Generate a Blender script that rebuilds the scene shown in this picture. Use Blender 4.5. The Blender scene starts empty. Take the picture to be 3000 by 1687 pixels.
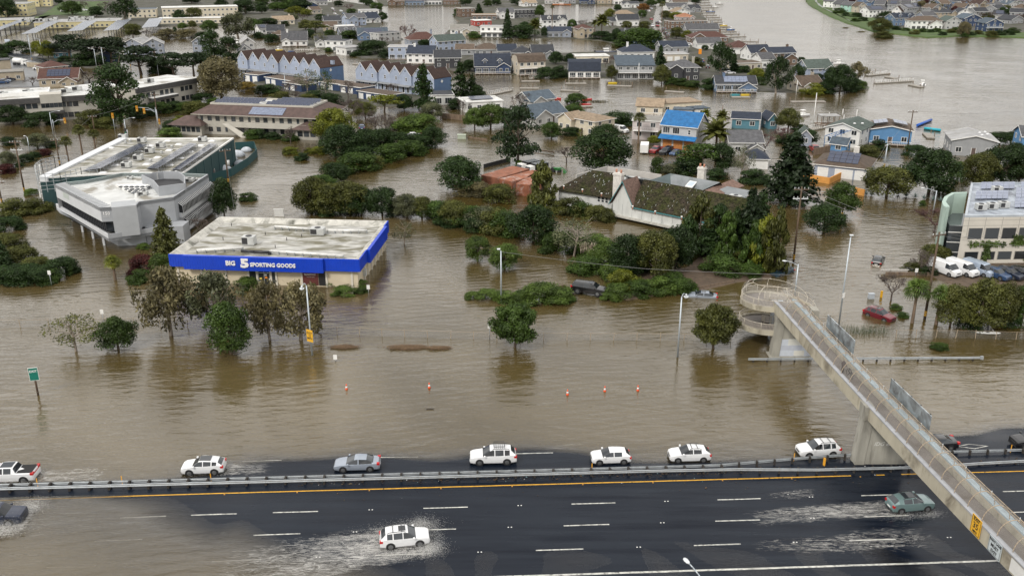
import bpy,math,random
import numpy as np
from mathutils import Vector,Matrix
random.seed(7)
R=math.radians
scene=bpy.context.scene
#  camera, sky, sun, exposure
F_PX=2700.;PITCH=R(20.7);CAM_H=52.6;CXP,CYP=1500.,843.5;KZ=750/2575.
cam=bpy.data.cameras.new('camera');camo=bpy.data.objects.new('camera',cam);scene.collection.objects.link(camo)
camo.location=(0,0,CAM_H);camo.rotation_euler=(R(90)-PITCH,0,0)
cam.sensor_width=36;cam.lens=36*F_PX/3000;cam.clip_start=1;cam.clip_end=6000
scene.camera=camo
SUN_EL,SUN_AZ=R(42),R(215)
world=bpy.data.worlds.new('World');scene.world=world;world.use_nodes=True
wn,wl=world.node_tree.nodes,world.node_tree.links
wn.clear()
wout=wn.new('ShaderNodeOutputWorld');wbg=wn.new('ShaderNodeBackground');wbg.inputs['Strength'].default_value=.1
sky=wn.new('ShaderNodeTexSky');sky.sky_type='NISHITA';sky.sun_disc=False
sky.sun_elevation=SUN_EL;sky.sun_rotation=SUN_AZ;sky.air_density=1.0;sky.dust_density=2.0
wtc=wn.new('ShaderNodeTexCoord');wsep=wn.new('ShaderNodeSeparateXYZ');wl.new(wtc.outputs['Generated'],wsep.inputs[0])
wel=wn.new('ShaderNodeMapRange');wel.inputs['From Min'].default_value=0;wel.inputs['From Max'].default_value=1
wel.inputs['To Min'].default_value=7.8;wel.inputs['To Max'].default_value=9.6;wl.new(wsep.outputs['Z'],wel.inputs[0])
wmap=wn.new('ShaderNodeMapping');wmap.inputs['Scale'].default_value=(1,1,3.2);wl.new(wtc.outputs['Generated'],wmap.inputs[0])
wnoi=wn.new('ShaderNodeTexNoise');wnoi.inputs['Scale'].default_value=2.6;wnoi.inputs['Detail'].default_value=5;wnoi.inputs['Roughness'].default_value=.55
wl.new(wmap.outputs[0],wnoi.inputs[0])
wr=wn.new('ShaderNodeMapRange');wr.inputs['From Min'].default_value=.3;wr.inputs['From Max'].default_value=.7
wr.inputs['To Min'].default_value=.55;wr.inputs['To Max'].default_value=1.45;wl.new(wnoi.outputs[0],wr.inputs[0])
wmul=wn.new('ShaderNodeMath');wmul.operation='MULTIPLY';wl.new(wel.outputs[0],wmul.inputs[0]);wl.new(wr.outputs[0],wmul.inputs[1])
wcol=wn.new('ShaderNodeCombineColor')
for i,k in enumerate((1.0,.975,.945)):
 q=wn.new('ShaderNodeMath');q.operation='MULTIPLY';q.inputs[1].default_value=k
 wl.new(wmul.outputs[0],q.inputs[0]);wl.new(q.outputs[0],wcol.inputs[i])
wmix=wn.new('ShaderNodeMix');wmix.data_type='RGBA'
wfac=wn.new('ShaderNodeMapRange');wfac.inputs['From Min'].default_value=.36;wfac.inputs['From Max'].default_value=.5
wfac.inputs['To Min'].default_value=.8;wfac.inputs['To Max'].default_value=.97;wl.new(wnoi.outputs[0],wfac.inputs[0])
wl.new(wfac.outputs[0],wmix.inputs[0]);wl.new(sky.outputs[0],wmix.inputs[6]);wl.new(wcol.outputs[0],wmix.inputs[7])
wl.new(wmix.outputs[2],wbg.inputs[0]);wl.new(wbg.outputs[0],wout.inputs[0])
sun=bpy.data.lights.new('sun','SUN');sun.energy=1.5;sun.angle=R(10);sun.color=(1,.95,.88)
suno=bpy.data.objects.new('sun',sun);scene.collection.objects.link(suno)
sd=Vector((math.sin(SUN_AZ)*math.cos(SUN_EL),math.cos(SUN_AZ)*math.cos(SUN_EL),math.sin(SUN_EL)))
suno.rotation_euler=sd.to_track_quat('Z','Y').to_euler()
vs=scene.view_settings;vs.view_transform='Standard';vs.look='None';vs.exposure=.52;vs.gamma=1.0;vs.use_curve_mapping=False
scene.cycles.max_bounces=6;scene.cycles.transparent_max_bounces=12;scene.cycles.caustics_reflective=False;scene.cycles.caustics_refractive=False
#  survey helpers: place on the flood plane seen at a spot of a photo tile
TO={c:(750*(i%4),(0,400,820,1265)[i//4])for i,c in enumerate('ABCDEFGHIJKLMNOQ')}
def gp(t,x,y,z=0.):
 o=TO[t];u=(o[0]+x*KZ-CXP)/F_PX;w=(o[1]+y*KZ-CYP)/F_PX
 k=(CAM_H-z)/(math.sin(PITCH)+w*math.cos(PITCH))
 return Vector((u*k,(math.cos(PITCH)-w*math.sin(PITCH))*k))
def mpp(t,y):
 v=TO[t][1]+y*KZ-CYP
 return KZ/(math.cos(PITCH)*(v+F_PX*math.tan(PITCH))/CAM_H)
 #  materials
MATS={}
def nodes(name):
 m=bpy.data.materials.new(name);m.use_nodes=True
 nt=m.node_tree;b=nt.nodes['Principled BSDF']
 return m,nt.nodes,nt.links,b
def noise(n,l,scale,detail=4,vec=None,rough=.55,dist=0):
 t=n.new('ShaderNodeTexNoise');t.inputs['Scale'].default_value=scale;t.inputs['Detail'].default_value=detail
 t.inputs['Roughness'].default_value=rough;t.inputs['Distortion'].default_value=dist
 if vec is not None:l.new(vec,t.inputs[0])
 return t
def rng(n,l,src,a,b,c,d):
 r=n.new('ShaderNodeMapRange');r.inputs[1].default_value=a;r.inputs[2].default_value=b;r.inputs[3].default_value=c;r.inputs[4].default_value=d
 l.new(src,r.inputs[0]);return r.outputs[0]
def math_(n,l,op,a,b):
 q=n.new('ShaderNodeMath');q.operation=op
 for i,s in enumerate((a,b)):
  if isinstance(s,(int,float)):q.inputs[i].default_value=s
  else:l.new(s,q.inputs[i])
 return q.outputs[0]
def mixc(n,l,fac,a,b,blend='MIX'):
 q=n.new('ShaderNodeMix');q.data_type='RGBA';q.blend_type=blend
 for i,s in((0,fac),(6,a),(7,b)):
  if isinstance(s,(int,float)):q.inputs[i].default_value=s
  elif isinstance(s,tuple):q.inputs[i].default_value=(*s[:3],1)
  else:l.new(s,q.inputs[i])
 return q.outputs[2]
def mat(name,col,rough=.7,metal=0.,var=.18,scale=.6,course=0.,cstr=.35,fine=0.,rand=0.,stain=None,spec=.5,coat=0.,stretch=None):
 """procedural material: noise-mottled colour, optional horizontal courses (boards, shingles), stains and grain"""
 if name in MATS:return MATS[name]
 m,n,l,b=nodes(name)
 geo=n.new('ShaderNodeNewGeometry');pos=geo.outputs['Position']
 if stretch:
  mp=n.new('ShaderNodeMapping');mp.inputs['Scale'].default_value=stretch;l.new(pos,mp.inputs[0]);pos2=mp.outputs[0]
 else:pos2=pos
 t=noise(n,l,scale,6,pos2);k=rng(n,l,t.outputs[0],.3,.7,1-var,1+var)
 if rand:
  oi=n.new('ShaderNodeObjectInfo');k=math_(n,l,'MULTIPLY',k,rng(n,l,oi.outputs['Random'],0,1,1-rand,1+rand))
 c=mixc(n,l,1.,col,k,'MULTIPLY')
 if stain:
  t2=noise(n,l,stain[1],8,pos2,.65,.6);c=mixc(n,l,rng(n,l,t2.outputs[0],stain[2],stain[3],0,1),c,stain[0])
 if course:
  sx=n.new('ShaderNodeSeparateXYZ');l.new(pos,sx.inputs[0])
  fr=math_(n,l,'FRACT',math_(n,l,'DIVIDE',sx.outputs[2],course),0)
  bp=n.new('ShaderNodeBump');bp.inputs['Strength'].default_value=cstr;bp.inputs['Distance'].default_value=course*.35
  l.new(fr,bp.inputs['Height']);l.new(bp.outputs[0],b.inputs['Normal'])
 if fine:
  t3=noise(n,l,fine,3,pos);bp2=n.new('ShaderNodeBump');bp2.inputs['Strength'].default_value=.3;bp2.inputs['Distance'].default_value=.3/fine
  l.new(t3.outputs[0],bp2.inputs['Height'])
  if course:l.new(bp.outputs[0],bp2.inputs['Normal'])
  l.new(bp2.outputs[0],b.inputs['Normal'])
 l.new(c,b.inputs['Base Color']);b.inputs['Roughness'].default_value=rough;b.inputs['Metallic'].default_value=metal
 b.inputs['Specular IOR Level'].default_value=spec
 if coat:b.inputs['Coat Weight'].default_value=coat;b.inputs['Coat Roughness'].default_value=.04
 MATS[name]=m;return m
PALETTE=dict(white=(.74,.74,.72),cream=(.62,.56,.44),paleyellow=(.60,.53,.30),tan=(.40,.34,.25),grey=(.30,.31,.32),palegrey=(.47,.47,.46),bluegrey=(.27,.30,.36),slateblue=(.12,.18,.28),navy=(.03,.055,.12),charcoal=(.045,.045,.05),brown=(.15,.10,.07),teal=(.09,.22,.28),paleblue=(.33,.38,.48),mint=(.35,.55,.48),pink=(.52,.47,.46),red=(.40,.06,.045),beige=(.48,.43,.35),olive=(.30,.31,.22),skyblue=(.10,.24,.44),stone=(.44,.42,.37))
ROOFS=dict(grey=(.085,.086,.092),darkgrey=(.040,.043,.050),navy=(.026,.034,.052),brown=(.095,.070,.052),darkbrown=(.046,.027,.022),redbrown=(.080,.038,.030),tan=(.26,.20,.14),white=(.60,.60,.58),palegrey=(.30,.30,.30),green=(.065,.085,.075),blue=(.016,.13,.33),bluegrey=(.070,.092,.115),rust=(.30,.14,.08),gravel=(.22,.21,.19))
def wallmat(c):return mat('wall_paint_'+c,PALETTE[c],.65,var=.1,scale=.8,course=.22,cstr=.25,rand=.06)
def roofmat(c):
 if c in('white','palegrey','gravel'):return mat('roof_sheet_'+c,ROOFS[c],.7,var=.2,scale=.5,stain=((.2,.19,.16),.35,.52,.75),rand=.08)
 return mat('roof_shingle_'+c,ROOFS[c],.8 if c!='blue' else.4,var=.28,scale=1.1,course=.14,cstr=.5,fine=7,rand=.12,spec=.35)
def plain(name,col,rough=.5,metal=0.,var=.06,**k):return mat(name,col,rough,metal,var,2.,**k)
def mk_glass(name,col,rough=.06):
 m,n,l,b=nodes(name);b.inputs['Base Color'].default_value=(*col,1);b.inputs['Roughness'].default_value=rough
 b.inputs['Specular IOR Level'].default_value=.7;b.inputs['IOR'].default_value=1.5
 oi=n.new('ShaderNodeObjectInfo');t=mixc(n,l,1.,col,rng(n,l,oi.outputs['Random'],0,1,.5,2.0),'MULTIPLY');l.new(t,b.inputs['Base Color'])
 MATS[name]=m;return m
GLASS=mk_glass('window_glass',(.03,.035,.04));CARGLASS=mk_glass('car_glass',(.018,.022,.026),.03)
WHITE=plain('white_paint',(.76,.76,.74));DARK=plain('dark_metal',(.03,.03,.032),.55);BLACK=plain('black_rubber',(.012,.012,.013),.8)
STEEL=mat('galvanised_steel',(.42,.45,.47),.42,.55,.16,1.5);WOOD=mat('weathered_wood',(.16,.115,.08),.85,var=.3,scale=3,stretch=(1,1,.2))
DOCK=mat('dock_boards',(.27,.25,.22),.85,var=.25,scale=3);CONC=mat('concrete',(.40,.38,.33),.85,var=.16,scale=.8,stain=((.16,.14,.11),.55,.58,.78),fine=9,stretch=(1,1,.45))
SOLAR=mat('solar_cell',(.02,.03,.065),.18,var=.25,scale=1.5,spec=.8);SOLARL=mat('solar_cell_pale',(.16,.19,.27),.22,var=.2,scale=1.2,spec=.8)
UNIT=mat('sheet_metal',(.50,.51,.50),.5,.2,.14,1.5)
#  mesh and object helpers
COL=scene.collection
class MB:
 def __init__(s):s.v=[];s.f=[];s.m=[];s.mats=[];s.sm=[]
 def mi(s,m):
  if m not in s.mats:s.mats.append(m)
  return s.mats.index(m)
 def face(s,pts,m,sm=False):
  i=len(s.v);s.v+=[tuple(p)for p in pts];s.f.append(tuple(range(i,i+len(pts))));s.m.append(s.mi(m));s.sm.append(sm)
 def hexa(s,p,m):
  i=len(s.v);s.v+=[tuple(q)for q in p];k=s.mi(m)
  for f in((3,2,1,0),(4,5,6,7),(0,1,5,4),(1,2,6,5),(2,3,7,6),(3,0,4,7)):
   s.f.append(tuple(i+a for a in f));s.m.append(k);s.sm.append(False)
 def box(s,x0,x1,y0,y1,z0,z1,m):
  s.hexa([(x0,y0,z0),(x1,y0,z0),(x1,y1,z0),(x0,y1,z0),(x0,y0,z1),(x1,y0,z1),(x1,y1,z1),(x0,y1,z1)],m)
 def cbox(s,c,sz,m,rz=0.):
  ca,sa=math.cos(rz),math.sin(rz);P=[]
  for z in(-.5,.5):
   for x,y in((-.5,-.5),(.5,-.5),(.5,.5),(-.5,.5)):
    a,b_=x*sz[0],y*sz[1];P.append((c[0]+a*ca-b_*sa,c[1]+a*sa+b_*ca,c[2]+z*sz[2]))
  s.hexa(P,m)
 def prism(s,poly,z0,z1,m,top=None,cap=True):
  n=len(poly);area=sum(poly[i][0]*poly[(i+1)%n][1]-poly[(i+1)%n][0]*poly[i][1]for i in range(n))
  if area<0:poly=list(reversed(poly))
  i=len(s.v);s.v+=[(p[0],p[1],z0)for p in poly]+[(p[0],p[1],z1)for p in poly]
  for a in range(n):
   b_=(a+1)%n;s.f.append((i+a,i+b_,i+n+b_,i+n+a));s.m.append(s.mi(m));s.sm.append(False)
  if cap:
   s.f.append(tuple(i+n+a for a in range(n)));s.m.append(s.mi(top or m));s.sm.append(False)
   s.f.append(tuple(i+n-1-a for a in range(n)));s.m.append(s.mi(m));s.sm.append(False)
 def slab(s,a,b_,c,d,th,m):
  s.hexa([(p[0],p[1],p[2]-th)for p in(a,b_,c,d)]+[a,b_,c,d],m)
 def tube(s,p0,p1,r0,r1,m,n=6,caps=True):
  p0,p1=Vector(p0),Vector(p1);d=(p1-p0)
  if d.length<1e-6:return
  d.normalize();u=d.orthogonal().normalized();w=d.cross(u);i=len(s.v);k=s.mi(m)
  for p,r in((p0,r0),(p1,r1)):
   for a in range(n):
    t=2*math.pi*a/n;s.v.append(tuple(p+(u*math.cos(t)+w*math.sin(t))*r))
  for a in range(n):
   b_=(a+1)%n;s.f.append((i+a,i+b_,i+n+b_,i+n+a));s.m.append(k);s.sm.append(n>4)
  if caps:
   s.f.append(tuple(i+n+a for a in range(n)));s.m.append(k);s.sm.append(False)
   s.f.append(tuple(i+n-1-a for a in range(n)));s.m.append(k);s.sm.append(False)
 def path(s,pts,r,m,n=6):
  for a,b_ in zip(pts,pts[1:]):s.tube(a,b_,r,r,m,n)
 def loft(s,rings,m,closed=True,caps=True,sm=True):
  n=len(rings[0]);i=len(s.v);k=s.mi(m)
  for r in rings:s.v+=[tuple(p)for p in r]
  for j in range(len(rings)-1):
   for a in range(n if closed else n-1):
    b_=(a+1)%n;s.f.append((i+j*n+a,i+j*n+b_,i+(j+1)*n+b_,i+(j+1)*n+a));s.m.append(k);s.sm.append(sm)
  if caps and closed:
   s.f.append(tuple(i+a for a in reversed(range(n))));s.m.append(k);s.sm.append(False)
   j=len(rings)-1;s.f.append(tuple(i+j*n+a for a in range(n)));s.m.append(k);s.sm.append(False)
 def mesh(s,name):
  me=bpy.data.meshes.new(name);me.from_pydata(s.v,[],s.f)
  for m in s.mats:me.materials.append(m)
  me.polygons.foreach_set('material_index',s.m);me.polygons.foreach_set('use_smooth',s.sm);me.update()
  return me
 def build(s,name,parent=None,loc=None,rz=0.):return put(name,s.mesh(name),parent,loc,rz)
def put(name,me,parent=None,loc=None,rz=0.,scale=None):
 o=bpy.data.objects.new(name,me);COL.objects.link(o)
 if parent is not None:o.parent=parent
 if loc is not None:o.location=loc
 if rz:o.rotation_euler=(0,0,rz)if isinstance(rz,(int,float))else rz
 if scale is not None:o.scale=scale
 return o
def tag(o,label,cat,group=None,kind=None):
 o['label']=label
 if cat:o['category']=cat
 if group:o['group']=group
 if kind:o['kind']=kind
 return o
def thing(name,label,cat,loc=(0,0,0),rz=0.,group=None):
 o=put(name,None,None,loc,rz);o.empty_display_size=.3;return tag(o,label,cat,group)
def struct(o,label=None):
 o['kind']='structure'
 if label:o['label']=label
 return o
def v3(p,z=0.):return(p[0],p[1],z)
def npmesh(name,V,Fq,mats,smooth=False,mi=None):
 me=bpy.data.meshes.new(name);V=np.asarray(V,'f');Fq=np.asarray(Fq,'i');k=Fq.shape[1]
 me.vertices.add(len(V));me.vertices.foreach_set('co',V.ravel())
 me.loops.add(Fq.size);me.loops.foreach_set('vertex_index',Fq.ravel())
 me.polygons.add(len(Fq));me.polygons.foreach_set('loop_start',np.arange(0,Fq.size,k,dtype='i'))
 for m in mats:me.materials.append(m)
 if mi is not None:me.polygons.foreach_set('material_index',np.asarray(mi,'i'))
 me.polygons.foreach_set('use_smooth',np.full(len(Fq),smooth));me.update(calc_edges=True);me.validate();return me
 #  flood water, freeway, land
FT=Vector((math.cos(R(2.87)),math.sin(R(2.87))));FN=Vector((-FT.y,FT.x));F0=Vector((0.,81.75))
def fw(t,n,z=0.):p=F0+FT*t+FN*n;return(p.x,p.y,z)
_rs=np.random.RandomState(3);_ph=_rs.rand(12,4)
def wob(X,Y):
 r=0
 for i,(a,b,c,d)in enumerate(_ph):r=r+np.sin(X*(a-.5)*.55*(1+i*.18)+Y*(b-.5)*1.0*(1+i*.18)+c*7)/(1+i*.35)
 return r/3
def smooth(x,a,b):t=np.clip((x-a)/(b-a),0,1);return t*t*(3-2*t)
def road_z(X,Y):
 """height of the carriageway above the flood level (negative where it lies under water)"""
 t=(X-F0.x)*FT.x+(Y-F0.y)*FT.y;n=(X-F0.x)*FN.x+(Y-F0.y)*FN.y
 w=wob(X,Y)
 near=.02-.24*smooth(-t-25+(-n-1)*1.7+w*6,0,44)-.018*smooth(-n+w*2.5,7.,12.)+.006*np.sin(t*.9+n*.4+w*4)+.006*w
 far=.045-.42*smooth(n+w*1.4,4.6+0*n,12.)-.26*smooth(-t-24+w*3,0,18)*smooth(n,2,4)-.16*smooth(t+w*3,8,22)*(1-smooth(t,38,44))*smooth(n,2.2,5)
 far=far+.2*smooth(t,41,50)*(1-smooth(n+w*1.5,5.5,9.5))
 z=np.where(n<.5,near,far)+.1*smooth(n,.4,1.3)*(1-smooth(n,2.4,3.2))*(1-smooth(-t,20,40))
 return z
def grid(xs,ys,zf,name,mats):
 X,Y=np.meshgrid(xs,ys);Z=zf(X,Y);V=np.stack([X,Y,Z],-1).reshape(-1,3);nx,ny=len(xs),len(ys)
 i=(np.arange(ny-1)[:,None]*nx+np.arange(nx-1)[None]).ravel()
 return npmesh(name,V,np.stack([i,i+1,i+nx+1,i+nx],1),mats,True)
def mk_water():
 m,n,l,b=nodes('flood_water');n.remove(b);out=n['Material Output']
 geo=n.new('ShaderNodeNewGeometry');pos=geo.outputs['Position']
 def mapped(rot,sc):
  q=n.new('ShaderNodeMapping');q.inputs['Rotation'].default_value=(0,0,R(rot));q.inputs['Scale'].default_value=sc;l.new(pos,q.inputs[0]);return q.outputs[0]
 big=noise(n,l,.022,3,pos);mask=rng(n,l,big.outputs[0],.38,.62,.25,1.)
 mid=noise(n,l,.06,3,mapped(40,(1,1,1)),.5);mask2=rng(n,l,mid.outputs[0],.35,.65,.2,1.)
 w1=noise(n,l,.9,3,mapped(8,(.34,1.25,1)),.55,.6)
 w2=noise(n,l,1.3,3,mapped(-28,(.4,1.6,1)),.6,.8)
 w3=noise(n,l,3.6,2,mapped(15,(.6,1.2,1)),.6,.3)
 w4=noise(n,l,.16,2,mapped(20,(.5,1.4,1)),.5,1.)
 h=math_(n,l,'MULTIPLY',w1.outputs[0],mask)
 h=math_(n,l,'ADD',h,math_(n,l,'MULTIPLY',math_(n,l,'MULTIPLY',w2.outputs[0],mask2),.62))
 h=math_(n,l,'ADD',h,math_(n,l,'MULTIPLY',w3.outputs[0],.14));h=math_(n,l,'ADD',h,math_(n,l,'MULTIPLY',w4.outputs[0],1.6))
 wv=n.new('ShaderNodeTexWave');wv.inputs['Scale'].default_value=.22;wv.inputs['Distortion'].default_value=7;wv.inputs['Detail'].default_value=1.5;wv.inputs['Detail Scale'].default_value=.35;l.new(mapped(75,(1,1,1)),wv.inputs[0]);h=math_(n,l,'ADD',h,math_(n,l,'MULTIPLY',math_(n,l,'MULTIPLY',wv.outputs['Fac'],mask2),.2))
 bp=n.new('ShaderNodeBump');bp.inputs['Strength'].default_value=1.;bp.inputs['Distance'].default_value=.11;l.new(h,bp.inputs['Height'])
 at=n.new('ShaderNodeAttribute');at.attribute_name='depth'
 a=math_(n,l,'SUBTRACT',1.,math_(n,l,'POWER',2.718,math_(n,l,'MULTIPLY',at.outputs['Fac'],-8.)))
 silt_glare=noise(n,l,.03,4,pos,.5,1.2)
 c=mixc(n,l,rng(n,l,silt_glare.outputs[0],.3,.7,0,1),(.060,.042,.010),(.120,.092,.045))  # silt tone; pale patches also stand in for bright sky reflections
 dif=n.new('ShaderNodeBsdfDiffuse');l.new(c,dif.inputs[0]);tr=n.new('ShaderNodeBsdfTransparent')
 body=n.new('ShaderNodeMixShader');l.new(a,body.inputs[0]);l.new(tr.outputs[0],body.inputs[1]);l.new(dif.outputs[0],body.inputs[2])
 gl=n.new('ShaderNodeBsdfGlossy');gl.inputs['Roughness'].default_value=.07;l.new(bp.outputs[0],gl.inputs['Normal'])
 fr=n.new('ShaderNodeFresnel');fr.inputs['IOR'].default_value=1.36;l.new(bp.outputs[0],fr.inputs['Normal']);gain=n.new('ShaderNodeMath');gain.operation='MULTIPLY';gain.use_clamp=True;l.new(math_(n,l,'MINIMUM',math_(n,l,'MULTIPLY',math_(n,l,'POWER',fr.outputs[0],.66),1.12),.66),gain.inputs[0]);l.new(rng(n,l,at.outputs['Fac'],0,.06,.12,1),gain.inputs[1])
 mx=n.new('ShaderNodeMixShader');l.new(gain.outputs[0],mx.inputs[0]);l.new(body.outputs[0],mx.inputs[1]);l.new(gl.outputs[0],mx.inputs[2]);l.new(mx.outputs[0],out.inputs[0])
 return m
WATER=mk_water()
xs=np.concatenate([[-2600,-1200,-600,-300,-160,-110],np.arange(-85,86,.75),[110,160,300,600,1200,2600]])
ys=np.concatenate([[-600,-100,20,40],np.arange(52,110,.75),[112,120,140,180,260,400,700,1200,2600]])
wme=grid(xs,ys,lambda X,Y:0*X,'water',[WATER])
co=np.empty(len(wme.vertices)*3,'f');wme.vertices.foreach_get('co',co);co=co.reshape(-1,3)
dep=np.where((np.abs(co[:,0])<130)&(co[:,1]>30)&(co[:,1]<112),np.clip(-road_z(co[:,0],co[:,1]),0.002,2),1.)
nn=(co[:,0]-F0.x)*FN.x+(co[:,1]-F0.y)*FN.y;dep=np.where(nn>14,1.,dep)
at=wme.attributes.new('depth','FLOAT','POINT');at.data.foreach_set('value',dep.astype('f'))
struct(put('water',wme),'brown flood water rippled by wind, covering streets and yards')
def mk_road():
 m,n,l,b=nodes('wet_asphalt')
 geo=n.new('ShaderNodeNewGeometry');pos=geo.outputs['Position']
 q=n.new('ShaderNodeMapping');q.inputs['Rotation'].default_value=(0,0,R(-2.87));q.inputs['Scale'].default_value=(.06,.7,1);l.new(pos,q.inputs[0])
 t=noise(n,l,1.2,5,q.outputs[0]);t2=noise(n,l,.12,4,pos);t3=noise(n,l,30,2,pos)
 c=mixc(n,l,rng(n,l,t.outputs[0],.3,.7,0,1),(.003,.0055,.012),(.015,.020,.029))  # tyre streaks; navy tint stands in for sky reflected in the wet surface
 wet=rng(n,l,math_(n,l,'ADD',math_(n,l,'MULTIPLY',t.outputs[0],.5),math_(n,l,'MULTIPLY',t2.outputs[0],.6)),.42,.68,.10,.42)
 l.new(c,b.inputs['Base Color']);l.new(wet,b.inputs['Roughness']);b.inputs['Specular IOR Level'].default_value=.16
 bp=n.new('ShaderNodeBump');bp.inputs['Strength'].default_value=.25;bp.inputs['Distance'].default_value=.01;l.new(t3.outputs[0],bp.inputs['Height']);l.new(bp.outputs[0],b.inputs['Normal'])
 return m
ROAD=mk_road()
rx=np.arange(-130,131,.75);ry=np.arange(-17.5,14.1,.5)
def rd(Xt,Yn):
 P0=F0.x+FT.x*Xt+FN.x*Yn;P1=F0.y+FT.y*Xt+FN.y*Yn;return road_z(P0,P1)
rme=grid(rx,ry,rd,'freeway',[ROAD])
co=np.empty(len(rme.vertices)*3,'f');rme.vertices.foreach_get('co',co);co=co.reshape(-1,3)
co[:,:2]=np.stack([F0.x+FT.x*co[:,0]+FN.x*co[:,1],F0.y+FT.y*co[:,0]+FN.y*co[:,1]],1);rme.vertices.foreach_set('co',co.ravel().astype('f'));rme.update()
freeway=struct(put('freeway',rme),'wet black asphalt freeway, partly flooded')
LINEW=mat('lane_paint_white',(.50,.50,.46),.5,var=.3,scale=2.5,stain=((.05,.05,.05),2.6,.5,.7));LINEY=mat('lane_paint_yellow',(.62,.33,.03),.5,var=.22,scale=2.,stain=((.07,.05,.02),2.2,.6,.75))
def fz(t,n):p=F0+FT*t+FN*n;return float(road_z(np.array(p.x),np.array(p.y)))
def fline(name,t0,t1,n,wd,m,cc=lambda t:0.):
 b=MB();k=max(1,int((t1-t0)/.75));ts=[t0+(t1-t0)*i/k for i in range(k+1)]
 for a,c in zip(ts,ts[1:]):
  b.face([fw(a,n-wd/2+cc(a),fz(a,n)+.006),fw(c,n-wd/2+cc(c),fz(c,n)+.006),fw(c,n+wd/2+cc(c),fz(c,n)+.006),fw(a,n+wd/2+cc(a),fz(a,n)+.006)],m)
 return b.build(name,freeway)
bow=lambda t:-.35+.0
for a,c in((-90,35.6),(38.3,39.2),(41.0,95)):fline('yellow_edge_line',a,c,-.05,.17,LINEY)
for n,ph in((-3.72,5.75),(-7.3,4.6),(-10.95,1.65)):
 for k in range(-6,7):
  t0=ph+k*14.72
  if-90<t0<92:fline('lane_dash',t0,t0+4.4,n,.15,LINEW)
fline('lane_dash',-31.6,-27.2,-3.72,.15,LINEW);fline('white_edge_line',-8,95,-14.55,.24,LINEW)
for n,ph in((6.15,.6),(9.75,-9.9)):
 for k in range(-6,7):
  t0=ph+k*14.72
  if-90<t0<92:fline('lane_dash',t0,t0+4.2,n,.15,LINEW)
b=MB();dm=[(49.3,4.9),(51.1,5.35),(53.0,4.75),(51.2,4.25)]
for(a,c),(d,e)in zip(dm,dm[1:]+dm[:1]):
 ct=51.15,4.8;s=.8
 b.face([fw(a,c,fz(a,c)+.012),fw(d,e,fz(d,e)+.012),fw(ct[0]+(d-ct[0])*s,ct[1]+(e-ct[1])*s,fz(d,e)+.012),fw(ct[0]+(a-ct[0])*s,ct[1]+(c-ct[1])*s,fz(a,c)+.012)],LINEW)
b.build('carpool_diamond',freeway)
DOT=plain('reflector_dot',(.75,.75,.72),.4);b=MB();b.box(-.06,.06,-.05,.05,0,.025,DOT);dot_me=b.mesh('road_dot');
DOTY=plain('reflector_dot_amber',(.75,.36,.05),.4);b=MB();b.box(-.06,.06,-.05,.05,0,.025,DOTY);doty_me=b.mesh('road_dot')
for n,ph in((-3.72,5.75),(-7.3,4.6),(-10.95,1.65)):
 for k in range(-3,4):
  t0=ph+k*14.72+9.4
  if-30<t0<60:put('road_dot',dot_me,freeway,fw(t0,n,fz(t0,n)),R(2.87));put('road_dot',dot_me,freeway,fw(t0+.3,n,fz(t0+.3,n)),R(2.87))
for k in range(-4,6):put('road_dot',doty_me,freeway,fw(k*7.3,-.3,fz(k*7.3,-.3)),R(2.87))
# median litter: leaves, wood chips and scraps washed against the rail
LIT=[plain('litter_%d'%i,c,.8)for i,c in enumerate(((.05,.03,.018),(.09,.05,.025),(.6,.6,.58),(.12,.09,.05),(.2,.32,.34),(.03,.022,.015)))]
b=MB();rr=random.Random(5)
for i in range(1500):
 t=rr.uniform(-22,60);n=.75+abs(rr.gauss(0,.55))*.8 if i%5 else rr.gauss(.3,1.2)-.4;a=rr.uniform(0,3.14);L=rr.uniform(.03,.13)*(2.0 if rr.random()<.12 else 1);W=L*rr.uniform(.2,.8)
 if rr.random()<.25 and not 8<t<26:continue
 p=fw(t,n,fz(t,n)+.02+rr.random()*.03);ca,sa=math.cos(a),math.sin(a)
 b.cbox(p,(L,W,.02),LIT[0 if rr.random()<.62 else rr.choice((0,1,1,2,3,3,4,5,5))],a)
tag(b.build('road_litter'),'dark leaves, wood chips and scraps strewn along the median barrier',None,kind='stuff')
SOIL=mat('muddy_soil',(.085,.06,.04),.8,var=.35,scale=1.5,fine=6);GRASS=mat('lawn_grass',(.05,.088,.018),.9,var=.35,scale=.25,fine=3,stain=((.10,.085,.04),.12,.56,.72))
YARD=mat('yard_ground',(.050,.050,.032),.9,var=.4,scale=.2,fine=3,stain=((.085,.08,.075),.09,.5,.62));PAVE=mat('wet_paving',(.11,.115,.12),.35,var=.25,scale=.25)
def land(name,pts,z,m,label):
 P=[gp(*p)for p in pts];c=sum(P,Vector((0,0)))/len(P);b=MB();n=len(P)
 Q=[]
 for i in range(n):
  a,d=P[i],P[(i+1)%n];k=max(2,int((d-a).length/6))
  for j in range(k):
   q=a.lerp(d,j/k);w=(d-a).normalized();Q.append(q+Vector((-w.y,w.x))*(0 if j==0 else random.uniform(-.7,.7)))
 n=len(Q);low=[c+(q-c)*1.0+(q-c).normalized()*1.2 for q in Q]
 for i in range(n):
  j=(i+1)%n;b.face([v3(low[i],-.3),v3(low[j],-.3),v3(Q[j],z),v3(Q[i],z)],m)
 b.face([v3(q,z)for q in Q],m);me=b.mesh(name)
 return struct(put(name,me),label)
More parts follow.
